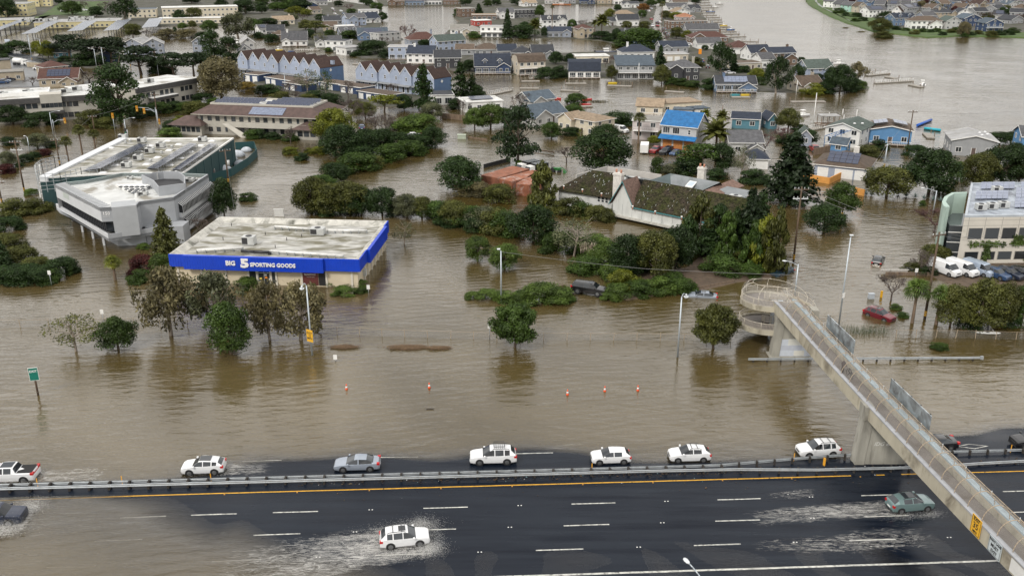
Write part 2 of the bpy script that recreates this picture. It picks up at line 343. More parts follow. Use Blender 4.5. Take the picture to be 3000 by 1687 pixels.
MUDBED=mat('flooded_bed',(.08,.06,.04),.9);b=MB();b.face([(-2600,-600,-1.5),(2600,-600,-1.5),(2600,2600,-1.5),(-2600,2600,-1.5)],MUDBED);struct(b.build('ground'),'drowned ground under the flood water')
#  barriers, footbridge, light poles
def hgt(t,xb,yb,t2,yt):
 Y=gp(t,xb,yb).y;w=(TO[t2][1]+yt*KZ-CYP)/F_PX
 return CAM_H-Y*(math.sin(PITCH)+w*math.cos(PITCH))/(math.cos(PITCH)-w*math.sin(PITCH))
def hat(Y,t2,yt):
 w=(TO[t2][1]+yt*KZ-CYP)/F_PX
 return CAM_H-Y*(math.sin(PITCH)+w*math.cos(PITCH))/(math.cos(PITCH)-w*math.sin(PITCH))
def font(txt,size,m,parent,loc,rot,ext=.02,ax='CENTER',name='lettering',bold=0.,shear=0.,spacing=1.,sx=1.):
 c=bpy.data.curves.new(name,'FONT');c.body=txt;c.size=size;c.extrude=ext;c.align_x=ax;c.align_y='CENTER';c.offset=bold;c.shear=shear;c.space_character=spacing;c.space_line=.85
 c.resolution_u=2;o=bpy.data.objects.new(name,c);COL.objects.link(o);bpy.context.view_layer.update()
 me=bpy.data.meshes.new_from_object(o.evaluated_get(bpy.context.evaluated_depsgraph_get()));bpy.data.objects.remove(o);me.materials.clear();me.materials.append(m)
 o=put(name,me,parent,loc);o.rotation_euler=rot;o.scale=(sx,1,1);return o
RAIL_PROF=[(0,-.16),(.05,-.13),(.05,-.07),(0,-.03),(0,.03),(.05,.07),(.05,.13),(0,.16)]
def wbeam(b,pts,side,z,m):
 rings=[]
 for i,p in enumerate(pts):
  d=(Vector(pts[min(i+1,len(pts)-1)])-Vector(pts[max(i-1,0)])).normalized();nrm=Vector((d.y,-d.x))*side
  rings.append([(p[0]+nrm.x*(o+.0),p[1]+nrm.y*o,z+h)for o,h in RAIL_PROF]+[(p[0]+nrm.x*(o-.02),p[1]+nrm.y*(o-.02),z+h)for o,h in reversed(RAIL_PROF)])
 b.loft(rings,m,sm=False)
def interp(tab,t):
 for(a,v),(c,w)in zip(tab,tab[1:]):
  if t<=c:return v+(w-v)*(t-a)/(c-a)
 return tab[-1][1]
front=[(-100,.95),(15,.95),(24,.8),(32,.3),(44,.25),(50,.7),(66,1.4),(100,1.4)]
back=[(-100,1.7),(15,1.7),(22,1.75),(30,2.6),(36,3.1),(46,3.2),(100,3.2)]
g=thing('median_guardrail','long galvanised steel guardrail on dark posts along the freeway median','guardrail',(0,0,0))
POSTM=mat('guardrail_post',(.035,.03,.026),.9,var=.4,scale=4)
for tab,side in((front,1),(back,-1)):
 t=-85.8
 while t<92:
  seg=[fw(t+i*.99,interp(tab,t+i*.99))[:2]for i in range(5)]
  b=MB();wbeam(b,seg,side,.62,STEEL);b.build('rail',g);t+=3.96
b=MB();b.box(-.1,.1,-.33,.33,-.3,.80,POSTM);b.box(-.07,.07,-.1,.1,-.3,.86,POSTM);post_me=b.mesh('post')
b=MB();b.box(-.08,.08,-.12,.12,-.3,.82,POSTM);post_1=b.mesh('post')
t=-84.7
while t<91:
 nf,nb=interp(front,t),interp(back,t)
 if nb-nf<.95:put('post',post_me,g,fw(t,(nf+nb)/2,0),R(2.87))
 else:put('post',post_1,g,fw(t,nf+.16),R(2.87));put('post',post_1,g,fw(t,nb-.16),R(2.87))
 t+=1.98
AMB=plain('amber_marker',(.75,.36,.03),.5)
for t in(-48.5,-40,-31,8.5,30.4,54.6):
 b=MB();b.box(-.04,.04,-.02,.02,.3,1.25,AMB);tag(b.build('marker_stake',None,fw(t,interp(back,t)+.05),0),'thin amber marker stake on the median guardrail, %s from the left'%('first','second','third','fourth','fifth','sixth')[(-48.5,-40,-31,8.5,30.4,54.6).index(t)],'stake','amber stakes along the median')
b=MB();b.cbox((0,0,.9),(.09,.3,.9),AMB);tag(b.build('object_marker',None,fw(33.2,1.4),.3),'upright yellow object marker panel before the bridge pier','sign')
# far guardrail standing in the flood
g=thing('flooded_guardrail','single guardrail standing in deep water beneath the footbridge','guardrail')
a0,a1=gp('K',2375,800,.45),gp('L',2150,785,.45);k=8
for i in range(k):
 b=MB();wbeam(b,[tuple(a0.lerp(a1,(i+j/4)/k))for j in range(5)],1,.5,STEEL);b.build('rail',g)
for i in range(17):
 p=a0.lerp(a1,(i+.4)/17);put('post',post_1,g,(p.x,p.y+.12,-.2))
b=MB();b.cbox((a1.x,a1.y,.5),(.35,.3,.45),STEEL);b.build('end_cap',g)
#  footbridge
BL0,BL1=Vector((35.3,111.4)),Vector((39.6,59.2));BD=(BL1-BL0).normalized();BN=Vector((-BD.y,BD.x))
BLEN=(BL1-BL0).length
def bz(s):q=min(1.,max(0.,s/BLEN));return 7.6-.2*q-.45*(1-(2*q-1)**2)
def bp_(s,x,z=0.):p=BL0+BD*s+BN*x;return(p.x,p.y,bz(s)+z)
br=thing('footbridge','concrete pedestrian footbridge with arched mesh cage crossing the freeway','bridge',(BL0.x,BL0.y,0))
BRC=mat('bridge_girder_concrete',(.40,.37,.29),.85,var=.14,scale=.6,stain=((.13,.11,.08),.45,.5,.72),fine=8,stretch=(1,1,.5));PIERC=mat('pier_concrete',(.31,.30,.26),.9,var=.2,scale=.7,stain=((.12,.11,.09),.5,.55,.74),fine=6,stretch=(1.4,1.4,.3))
FLOOR=mat('bridge_deck',(.175,.155,.14),.6,var=.25,scale=.5,stain=((.12,.10,.085),.35,.5,.68));CAGE=plain('cage_tube',(.36,.29,.21),.6);LEDGE=mat('ledge_blue_grey',(.33,.41,.45),.55,var=.18,scale=.8)
def mk_mesh(name,col,alpha):
 m,n,l,b=nodes(name);b.inputs['Base Color'].default_value=(*col,1);b.inputs['Roughness'].default_value=.5;b.inputs['Metallic'].default_value=.3
 geo=n.new('ShaderNodeNewGeometry');t=noise(n,l,.8,3,geo.outputs['Position']);l.new(rng(n,l,t.outputs[0],.3,.7,alpha*.7,alpha*1.3),b.inputs['Alpha']);MATS[name]=m;return m
CHAIN=mk_mesh('chain_link',(.42,.41,.39),.17);CHAIN2=mk_mesh('chain_link_fence',(.30,.29,.27),.24)
brl=br.location
def brb(b,name):o=b.build(name,br);o.location=(-brl.x,-brl.y,0);return o
SS=[i*1.5-3 for i in range(48)]
def sweep(name,prof,m,s0=-3,s1=67.5):
 b=MB();ss=[s for s in SS if s0<=s<=s1];b.loft([[bp_(s,x,z)for x,z in prof]for s in ss],m,sm=False);return brb(b,name)
for s0 in(-3,25.5,48):
 s1={-3:25.5,25.5:48,48:67.5}[s0]
 sweep('girder',[(-.18,-1.55),(.12,-1.55),(.12,-.05),(-.18,-.05)],BRC,s0,s1);sweep('girder',[(2.36,-1.55),(2.64,-1.55),(2.64,-.05),(2.36,-.05)],BRC,s0,s1)
sweep('kerb',[(-.26,-.05),(.2,-.05),(.2,.08),(-.26,.08)],mat('kerb_grey',(.33,.34,.36),.7,var=.15,scale=1));sweep('deck',[(.12,-1.1),(2.36,-1.1),(2.36,-.85),(.12,-.85)],FLOOR)
sweep('ledge',[(2.3,-.05),(2.7,-.05),(2.7,.12),(2.3,.12)],LEDGE);sweep('conduit',[(2.72,-.2),(2.95,-.2),(2.95,.05),(2.72,.05)],LEDGE)
hoop=[(.03+1.2*(1-math.cos(a)),1.45*math.sin(a))for a in[math.pi*i/14 for i in range(15)]]
b=MB();ss=[s for s in SS];b.loft([[bp_(s,x,z+.09)for x,z in hoop]for s in ss],CHAIN,closed=False,caps=False,sm=True);brb(b,'mesh_cage')
for i in range(31):
 s=1.0+i*2.17;b=MB();b.path([bp_(s,x,z+.08)for x,z in hoop],.042,CAGE,5);brb(b,'hoop')
for x,z in(hoop[5],hoop[8],hoop[11]):
 b=MB();b.path([bp_(s,x,z+.08)for s in SS],.022,CAGE,4);brb(b,'cage_rail')
b=MB();b.path([bp_(s,2.95,.45)for s in SS],.05,CAGE,5);brb(b,'outer_rail')
b=MB();b.loft([[bp_(s,2.95,.45),bp_(s,3.0,-1.0)]for s in SS],CHAIN,closed=False,caps=False);brb(b,'outer_mesh')
for i in range(16):
 s=2+i*4.1;b=MB();b.tube(bp_(s,2.95,-.9),bp_(s,2.95,.6),.04,.04,STEEL,5);brb(b,'outer_post')
 # piers
def pier(x0,x1,y,th,zt,bat,lab):
 b=MB();b.hexa([(x0-bat,y-th/2,-.3),(x1+.15,y-th/2,-.3),(x1+.15,y+th/2,-.3),(x0-bat,y+th/2,-.3),(x0,y-th/2,zt),(x1,y-th/2,zt),(x1,y+th/2,zt),(x0,y+th/2,zt)],PIERC);brb(b,'pier')
 b=MB();b.hexa([(x0-bat-.04,y-th/2-.12,-.3),(x0-bat+.95,y-th/2-.12,-.3),(x0-bat+.95,y+th/2+.12,-.3),(x0-bat-.04,y+th/2+.12,-.3),(x0-.04,y-th/2-.12,zt),(x0+.95,y-th/2-.12,zt),(x0+.95,y+th/2+.12,zt),(x0-.04,y+th/2+.12,zt)],PIERC);brb(b,'pier_edge')
 b=MB();b.box(x0-.15,x0+.85,y-th/2-.2,y+th/2+.2,zt,zt+1.6,PIERC);brb(b,'pier_cap');b=MB();b.box(x1-.6,x1+.3,y-th/2-.2,y+th/2+.2,zt,zt+1.6,PIERC);brb(b,'pier_cap')
pier(36.95,41.9,86.1,1.1,5.5,.35,'');pier(35.3,40.3,113.5,1.2,5.2,.35,'');pier(40.1,43.6,46.5,1.1,5.6,.3,'')
TEXW=plain('chalk_lettering',(.62,.62,.58),.7);f=font('IDG ex',.62,TEXW,br,(39.3-brl.x,85.54-brl.y,2.6),(R(90),0,0),.004,name='graffiti',bold=.01,shear=.3)
GP=[plain('overpaint_%d'%i,c,.7)for i,c in enumerate(((.52,.56,.62),(.60,.60,.55),(.44,.47,.53),(.63,.62,.56)))]
b=MB();y=113.5-.6
for(x0,x1,z0,z1,m,k)in((35.1,40.3,.15,2.6,0,1),(37.0,39.6,1.75,2.65,1,2),(36.0,38.9,1.0,1.7,2,2.1),(37.9,39.8,.2,.95,3,2),(39.3,40.25,.15,1.0,0,2.3)):
 b.box(x0,x1,y-.003-.006*k,y,z0,z1,GP[m])
brb(b,'overpainted_patch');b=MB();b.box(34.6,41.2,112.5,114.5,-.3,.12,PIERC);brb(b,'pier_footing')
# helix ramp
HC=Vector((36.9,118.6));RO,RI=5.0,2.0
def hx(a,r,z):return(HC.x+r*math.cos(a),HC.y+r*math.sin(a),z)
hel=thing('spiral_ramp','concrete spiral ramp with railings at the end of the footbridge','ramp',(HC.x,HC.y,0));hloc=hel.location
def hb(b,name):o=b.build(name,hel);o.location=(-HC.x,-HC.y,0);return o
NA=84;AA=[R(-78)-i*4*math.pi/NA for i in range(NA+1)];ZZ=[6.6-max(0,i-4)*6.45/(NA-4)for i in range(NA+1)]
for q in range(4):
 idx=range(q*21,q*21+22);b=MB();b.loft([[hx(AA[i],RI,ZZ[i]-.35),hx(AA[i],RO,ZZ[i]-.35),hx(AA[i],RO,ZZ[i]),hx(AA[i],RI,ZZ[i])]for i in idx],FLOOR,sm=False);hb(b,'ramp_slab')
 b=MB();b.loft([[hx(AA[i],RO,ZZ[i]-.55),hx(AA[i],RO+.22,ZZ[i]-.5),hx(AA[i],RO+.22,ZZ[i]+.18),hx(AA[i],RO,ZZ[i]+.18)]for i in idx],BRC,sm=False);hb(b,'ramp_kerb')
PALE=plain('railing_paint',(.47,.43,.36),.6)
for r,nm in((RO+.1,'outer_railing'),(RI,'inner_railing')):
 b=MB();b.path([hx(a,r,z+1.1)for a,z in zip(AA,ZZ)],.05,PALE,5);b.path([hx(a,r,z+.28)for a,z in zip(AA,ZZ)],.03,PALE,4)
 for i in range(0,NA*4):
  f_=i/4;k=int(f_);u=f_-k;a=AA[k]+(AA[min(k+1,NA)]-AA[k])*u;z=ZZ[k]+(ZZ[min(k+1,NA)]-ZZ[k])*u
  if i%16==0:b.tube(hx(a,r,z-.1),hx(a,r,z+1.2),.055,.055,PALE,5)
  elif r>3 or i%2:b.tube(hx(a,r,z+.25),hx(a,r,z+1.1),.017,.017,PALE,3,False)
 hb(b,nm)
for i in range(2,40,5):
 a,z=AA[i],ZZ[i];b=MB();b.path([hx(a,RO+.1,z),hx(a,RO+.12,z+1.5),hx(a,RO-.15,z+2.1),hx(a,RO-.8,z+2.5),hx(a,RO-1.3,z+2.6)],.05,PALE,5);hb(b,'cage_hoop')
b=MB();b.loft([[hx(AA[i],RO+.1,ZZ[i]+.2),hx(AA[i],RO+.12,ZZ[i]+1.5),hx(AA[i],RO-.15,ZZ[i]+2.1),hx(AA[i],RO-.8,ZZ[i]+2.5)]for i in range(1,40)],CHAIN,closed=False,caps=False);hb(b,'cage_mesh')
b=MB();b.path([hx(AA[i],RO-1.3,ZZ[i]+2.6)for i in range(1,40)],.03,PALE,4);b.path([hx(AA[i],RO+.1,ZZ[i]+1.1)for i in range(1,40)],.03,PALE,4);hb(b,'cage_rail')
b=MB();b.box(HC.x-.75,HC.x+.75,HC.y-.75,HC.y+.75,-.4,5.7,mat('ramp_column',(.45,.49,.52),.8));b.cbox((HC.x-.6,HC.y-2.6,1.3),(1.4,1.0,3.4),CONC);hb(b,'column')
# overhead sign panels on the far side of the bridge, seen from behind
ALU=mat('sign_back_aluminium',(.45,.50,.53),.35,.6,.35,.8,stain=((.14,.13,.12),.6,.45,.7))
for s0,L,nm in((6.2,7.8,'tarnished back of a large overhead sign beside the footbridge cage, near the ramp'),(23.2,8.4,'bluish back of a large overhead sign beside the footbridge cage, above the guardrail')):
 g=thing('overhead_sign',nm,'sign',bp_(s0,3.3,-1.2),math.atan2(BD.y,BD.x));b=MB();b.box(0,L,-.05,.05,.1,3.0,ALU);b.build('panel',g)
 for k in range(5):b=MB();x=.4+k*(L-.8)/4;b.box(x-.05,x+.05,.05,.15,.1,3.05,DARK);b.build('stiffener',g)
 b=MB();b.box(.2,L-.2,.15,.9,-.25,-.15,STEEL);b.build('catwalk',g)
 # the two signs bolted to the near face of the girder
def girder_sign(nm,lab,s,z0,z1,w,m,mt,lines):
 a=math.atan2(BD.y,BD.x);p=bp_(s,-.22);g=thing(nm,lab,'sign',(p[0],p[1],bz(s)+z0),a+0)
 b=MB();hgt_=z1-z0;b.box(-w/2,w/2,-.08,-.02,0,hgt_,m);b.build('panel',g)
 b=MB()
 for(x0,x1,q0,q1)in((-w/2+.05,w/2-.05,.05,.09),(-w/2+.05,w/2-.05,hgt_-.09,hgt_-.05),(-w/2+.05,-w/2+.09,.09,hgt_-.09),(w/2-.09,w/2-.05,.09,hgt_-.09)):b.box(x0,x1,-.085,-.08,q0,q1,mt)
 b.build('border',g)
 for txt,sz,zz in lines:font(txt,sz,mt,g,(0,-.09,zz),(R(90),0,0),.004,bold=.012)
 return g
YSIGN=plain('sign_yellow',(.72,.40,.03),.5);INK=plain('sign_black',(.015,.015,.016),.5);WSIGN=mat('sign_white_weathered',(.50,.56,.58),.5,var=.15,scale=1.5)
girder_sign('exit_speed_sign','yellow EXIT 35 MPH sign bolted to the footbridge girder',46.4,-1.35,.3,1.35,YSIGN,INK,(('EXIT',.42,1.38),('35',.78,.8),('MPH',.3,.26)))
girder_sign('lane_exit_sign','weathered white RIGHT LANE MUST EXIT sign on the footbridge girder',49.2,-1.45,0,1.7,WSIGN,INK,(('RIGHT LANE',.28,1.2),('MUST',.4,.76),('EXIT',.4,.3)))
b=MB();b.loft([[bp_(s,-.186,-1.4),bp_(s,-.186,-.2)]for s in(51.2,52.5,54,55.5,57)],plain('overpaint_white',(.66,.66,.64),.7),closed=False,caps=False);brb(b,'overpainted_strip')
#  light poles
LAMPM=plain('luminaire_grey',(.62,.65,.67),.4);GALV=mat('pole_galvanised',(.46,.51,.55),.45,.4,.12,1.2)
def light_pole(lab,base,h,arm,style='cobra',sign=None,dark=False):
 m=DARK if dark else GALV;g=thing('street_lamp',lab,'street lamp',v3(base));b=MB();b.tube((0,0,-.4),(0,0,h),.14,.085,m,8);b.build('pole',g);ax,ay=arm
 b=MB();pts=[(ax*q,ay*q,h-.25+.55*math.sin(q*1.7))for q in(0,.15,.35,.6,.85,1)]
 if style=='drop':pts=[(ax*(1-math.cos(q)),ay*(1-math.cos(q)),h-.1+.55*math.sin(q*1.25)-.55*max(0,q-.9))for q in(0,.3,.6,.9,1.2,1.57)]
 if abs(ax)+abs(ay)>.05:b.path(pts,.05,m,6);b.build('arm',g)
 e=pts[-1];b=MB();dd=Vector((ax,ay,0));dd=dd.normalized()if dd.length>.01 else Vector((1,0,0));n_=Vector((-dd.y,dd.x,0))
 if style=='drop':b.tube((e[0],e[1],e[2]+.1),(e[0],e[1],e[2]-.25),.09,.18,LAMPM,8);b.tube((e[0],e[1],e[2]-.25),(e[0],e[1],e[2]-.5),.34,.2,LAMPM,8)
 elif style=='flat':b.cbox((e[0],e[1],e[2]),(.5,.35,.12),LAMPM)
 else:
  c=Vector(e);rings=[]
  for q,w,hh in((0,.07,.06),(.18,.16,.1),(.42,.19,.12),(.62,.15,.09),(.72,.05,.04)):
   o=c+dd*q;rings.append([tuple(o+n_*w*math.cos(t)+Vector((0,0,hh*math.sin(t))))for t in[math.pi*2*i/8 for i in range(8)]])
  b.loft(rings,LAMPM)
 b.build('lamp_head',g)
 if sign:
  zs,w,hh,col,txt,rz=sign;b=MB();b.box(-w/2,w/2,-.17,-.14,-hh/2,hh/2,col);s_=put('speed_plate',b.mesh('speed_plate'),g,(0,0,zs),rz)
  if txt:font(txt,hh*.26,INK,s_,(0,-.175,0),(R(90),0,0),.003,bold=.01)
 return g
p=gp('J',565,755);light_pole('tall street lamp with drooping bell head beside the brown eucalyptus trees',p,hgt('J',565,755,'J',60),(-.55,-.3),'drop',(2.9,1.1,1.75,YSIGN,'EXIT\n15\nMPH',-.55))
light_pole('slim lamp post standing in the ivy strip at the middle of the flood',gp('J',2466,225),hgt('J',2466,225,'F',1150),(-.35,0),'flat')
light_pole('tall white lamp post in open water with its lamp hanging towards the ramp',gp('K',1665,775),hgt('K',1665,775,'K',175),(.75,.9),'drop')
light_pole('tallest grey pole behind the footbridge with small white signs',gp('L',710,468),hgt('L',710,468,'H',1015),(.12,.1),'flat',(4.9,.5,.75,WHITE,None,.5))
light_pole('lamp post rising behind the spiral ramp of the footbridge',gp('L',262,215),hgt('L',262,215,'H',1285),(-1.6,.6))
light_pole('lamp post leaning over the flooded street beside the bare red tree',gp('H',1660,770),hgt('H',1660,770,'H',545),(-2.2,.8))
q=gp('O',1780,1355,9.2);light_pole('cobra head street lamp rising from the bottom edge of the freeway',(q.x+1.1,q.y-2.6),9.2,(-1.1,2.6))
for t,x,y,t2,yt,ax,lab in(('A',430,590,'A',395,-1.9,'street lamp beside the left utility pole at the bend of the wet road'),('A',975,695,'A',495,-1.8,'street lamp with a yellow warning beacon near the clustered stone pines'),('A',1595,755,'A',575,-1.8,'street lamp behind the grey office roof beside the stone pines'),('B',1230,965,'B',860,-.1,'slim lamp post before the second blue townhouse row'),('B',300,940,'B',760,-.1,'slim lamp post before the first blue townhouse row'),('E',300,150,'E',10,-.5,'yellow-green lamp post near the palms and red shrubs')):
 light_pole(lab,gp(t,x,y),hgt(t,x,y,t2,yt),(ax,.2))
 #  house kit
def mk_window(name,w,h,fm,nx=2,ny=1,t=.09):
 b=MB();b.box(-w/2,w/2,-.02,.02,0,h,GLASS)
 for x in(-w/2,w/2-t):b.box(x,x+t,-.07,.02,0,h,fm)
 for z in(0,h-t):b.box(-w/2+t,w/2-t,-.07,.02,z,z+t,fm)
 for i in range(1,nx):x=-w/2+w*i/nx;b.box(x-.03,x+.03,-.05,-.02,t,h-t,fm)
 for i in range(1,ny):z=h*i/ny;b.box(-w/2+t,w/2-t,-.045,-.02,z-.03,z+.03,fm)
 return b.mesh(name)
DKFRAME=plain('dark_frame',(.05,.05,.055),.5)
WIN={'w':mk_window('window',1.3,1.35,WHITE),'d':mk_window('window',1.3,1.35,DKFRAME),'b':mk_window('window',2.4,1.9,WHITE,3),'n':mk_window('window',.8,1.3,WHITE,1,2),'o':mk_window('window',1.5,1.5,DKFRAME,1,1,.06),'p':mk_window('window',1.1,2.2,WHITE,1,1)}
b=MB();b.box(-1.25,1.25,-.04,.02,0,2.2,WHITE)
for i in range(4):
 for j in range(4):b.box(-1.17+i*.6,-.65+i*.6,-.06,-.04,.08+j*.53,.53+j*.53,WHITE)
GAR=b.mesh('garage_door')
b=MB();b.box(-.5,.5,-.05,.02,0,2.1,plain('door_paint',(.10,.07,.06),.5));b.box(-.6,-.5,-.07,.02,0,2.2,WHITE);b.box(.5,.6,-.07,.02,0,2.2,WHITE);DOORME=b.mesh('door')
def win(par,kind,x,y,z,rz,sx=1.,sz=1.,name='window'):return put(name,WIN[kind],par,(x,y,z),rz,(sx,1,sz))
TRIMW=WHITE
def gable_roof(b,w,d,e,rise,m,oh=.45,perp=False,th=.16,y0=0.):
 """two slabs; ridge along x (perp False) or along y (perp True)"""
 if not perp:
  k=rise/(d/2);yo,yb=y0-oh,y0+d+oh;ze=e-oh*k;ym=y0+d/2;X=w/2+oh;zr=e+rise
  b.slab((-X,yo,ze+th),(X,yo,ze+th),(X,ym,zr+th),(-X,ym,zr+th),th,m);b.slab((-X,ym,zr+th),(X,ym,zr+th),(X,yb,ze+th),(-X,yb,ze+th),th,m)
 else:
  k=rise/(w/2);X=w/2+oh;ze=e-oh*k;yo,yb=y0-oh,y0+d+oh;zr=e+rise
  b.slab((-X,yo,ze+th),(0,yo,zr+th),(0,yb,zr+th),(-X,yb,ze+th),th,m);b.slab((0,yo,zr+th),(X,yo,ze+th),(X,yb,ze+th),(0,yb,zr+th),th,m)
def wing(par,w,d,e,kind,rise,wm,rm,x0=0.,y0=0.,z0=0.,trim=True,oh=.45):
 """one block: wall mesh + roof mesh (+ rake boards); local origin at front centre"""
 b=MB();xl,xr,yb=-w/2,w/2,d;lo=-.3 if z0==0 else 0
 for(p,q)in(((xl,0),(xr,0)),((xr,0),(xr,yb)),((xr,yb),(xl,yb)),((xl,yb),(xl,0))):b.face([v3(p,lo),v3(q,lo),v3(q,e),v3(p,e)],wm)
 if kind=='g':
  for x in(xr,xl):b.face([(x,0,e),(x,yb,e),(x,yb/2,e+rise)]if x>0 else[(x,yb,e),(x,0,e),(x,yb/2,e+rise)],wm)
 if kind=='G':
  for y in(0,yb):b.face([(xl,y,e),(xr,y,e),(0,y,e+rise)]if y==0 else[(xr,y,e),(xl,y,e),(0,y,e+rise)],wm)
 if kind=='s':
  b.face([(xr,0,e),(xr,yb,e),(xr,yb,e+rise)],wm);b.face([(xl,yb,e),(xl,0,e),(xl,yb,e+rise)],wm);b.face([(xr,yb,e),(xl,yb,e),(xl,yb,e+rise),(xr,yb,e+rise)],wm)
 wo=b.build('wall',par,(x0,y0,z0));b=MB()
 if kind in 'gG':gable_roof(b,w,d,e,rise,rm,oh,kind=='G')
 elif kind=='h':
  X,yo,yt,th=w/2+oh,-oh,d+oh,.16;hd=min(w,d)/2;ze=e
  if w>=d:r0,r1=(-w/2+hd,d/2,e+rise),(w/2-hd,d/2,e+rise)
  else:r0,r1=(0,hd,e+rise),(0,d-hd,e+rise)
  c=[(-X,yo,ze),(X,yo,ze),(X,yt,ze),(-X,yt,ze)]
  if w>=d:fs=[(c[0],c[1],r1,r0),(c[1],c[2],r1),(c[2],c[3],r0,r1),(c[3],c[0],r0)]
  else:fs=[(c[0],c[1],r0),(c[1],c[2],r1,r0),(c[2],c[3],r1),(c[3],c[0],r0,r1)]
  for f_ in fs:b.face(f_,rm)
  b.face([c[3],c[2],c[1],c[0]],rm)
  for p,q in zip(c,c[1:]+c[:1]):b.face([(p[0],p[1],ze-.18),(q[0],q[1],ze-.18),q,p],WHITE if trim else rm)
 elif kind=='f':
  X=w/2+oh*.6;o2=oh*.6;b.box(-X,X,-o2,d+o2,e,e+.22,WHITE if trim else rm);b.box(-X+.2,X-.2,-o2+.2,d+o2-.2,e+.22,e+.26,rm)
 elif kind=='s':b.slab((-w/2-oh,-oh,e-oh*rise/d+.16),(w/2+oh,-oh,e-oh*rise/d+.16),(w/2+oh,d+oh,e+rise*(1+oh/d)+.16),(-w/2-oh,d+oh,e+rise*(1+oh/d)+.16),.16,rm)
 elif kind=='m':
  in_=min(1.4,d*.2);X=w/2+.3;z1=e+rise*.8;zr=e+rise
  b.slab((-X,-.35,e-.1),(X,-.35,e-.1),(X,in_,z1),(-X,in_,z1),.16,rm);b.slab((-X,in_,z1),(X,in_,z1),(X,d/2,zr),(-X,d/2,zr),.16,rm)
  b.slab((-X,d/2,zr),(X,d/2,zr),(X,d-in_,z1),(-X,d-in_,z1),.16,rm);b.slab((-X,d-in_,z1),(X,d-in_,z1),(X,d+.35,e-.1),(-X,d+.35,e-.1),.16,rm)
  for x in(-w/2,w/2):b.face([(x,0,e),(x,d,e),(x,d-in_,z1),(x,d/2,zr-.1),(x,in_,z1)],wm)
 ro=b.build('roof',par,(x0,y0,z0))
 if trim and kind in 'gG':
  b=MB();t=.22
  if kind=='G':
   k=rise/(w/2);X=w/2+oh;ze,zr=e-oh*k,e+rise
   for y in(-oh-.05,d+oh+.01):b.slab((-X,y,ze+.17),(0,y,zr+.17),(0,y+.04,zr+.17),(-X,y+.04,ze+.17),t,TRIMW);b.slab((0,y,zr+.17),(X,y,ze+.17),(X,y+.04,ze+.17),(0,y+.04,zr+.17),t,TRIMW)
  else:
   k=rise/(d/2);ze,zr=e-oh*k,e+rise
   for x in(-w/2-oh-.05,w/2+oh+.01):
    b.slab((x,-oh,ze+.17),(x+.04,-oh,ze+.17),(x+.04,d/2,zr+.17),(x,d/2,zr+.17),t,TRIMW);b.slab((x,d/2,zr+.17),(x+.04,d/2,zr+.17),(x+.04,d+oh,ze+.17),(x,d+oh,ze+.17),t,TRIMW)
   b.box(-w/2-oh,w/2+oh,-oh-.04,-oh-.01,ze-.02,ze+.16,TRIMW)
  b.build('rake_boards',par,(x0,y0,z0))
 return wo,ro
def solar_panel(par,pts,m,nx,ny,lift=.1):
 """panels laid on a sloping quad a,b,c,d (local)"""
 a,b_,c,d=[Vector(p)for p in pts];n=(b_-a).cross(d-a).normalized()
 me=None
 for i in range(nx):
  for j in range(ny):
   q=lambda u,v:(a.lerp(b_,u)).lerp(d.lerp(c,u),v)+n*lift
   u0,u1,w0,w1=(i+.03)/nx,(i+.97)/nx,(j+.03)/ny,(j+.97)/ny
   mb=MB();o=q(u0,w0);mb.slab(*[tuple(q(*uv)-o)for uv in((u0,w0),(u1,w0),(u1,w1),(u0,w1))],.05,m)
   if me is None:me=mb.mesh('solar_panel')
   put('solar_panel',me,par,o)
def chimney(ro,x,y,z0,z1,m,s=.9):
 b=MB();b.box(x-s/2,x+s/2,y-s/2,y+s/2,z0,z1,m);b.box(x-s/2-.08,x+s/2+.08,y-s/2-.08,y+s/2+.08,z1-.25,z1-.1,m);b.box(x-.2,x+.2,y-.2,y+.2,z1,z1+.25,DARK);return b.build('chimney',ro)
def frame_of(t,xl,yl,t2,xr,yr):
 a,c=gp(t,xl,yl),gp(t2,xr,yr);d=c-a;return(a+c)/2,math.atan2(d.y,d.x),d.length
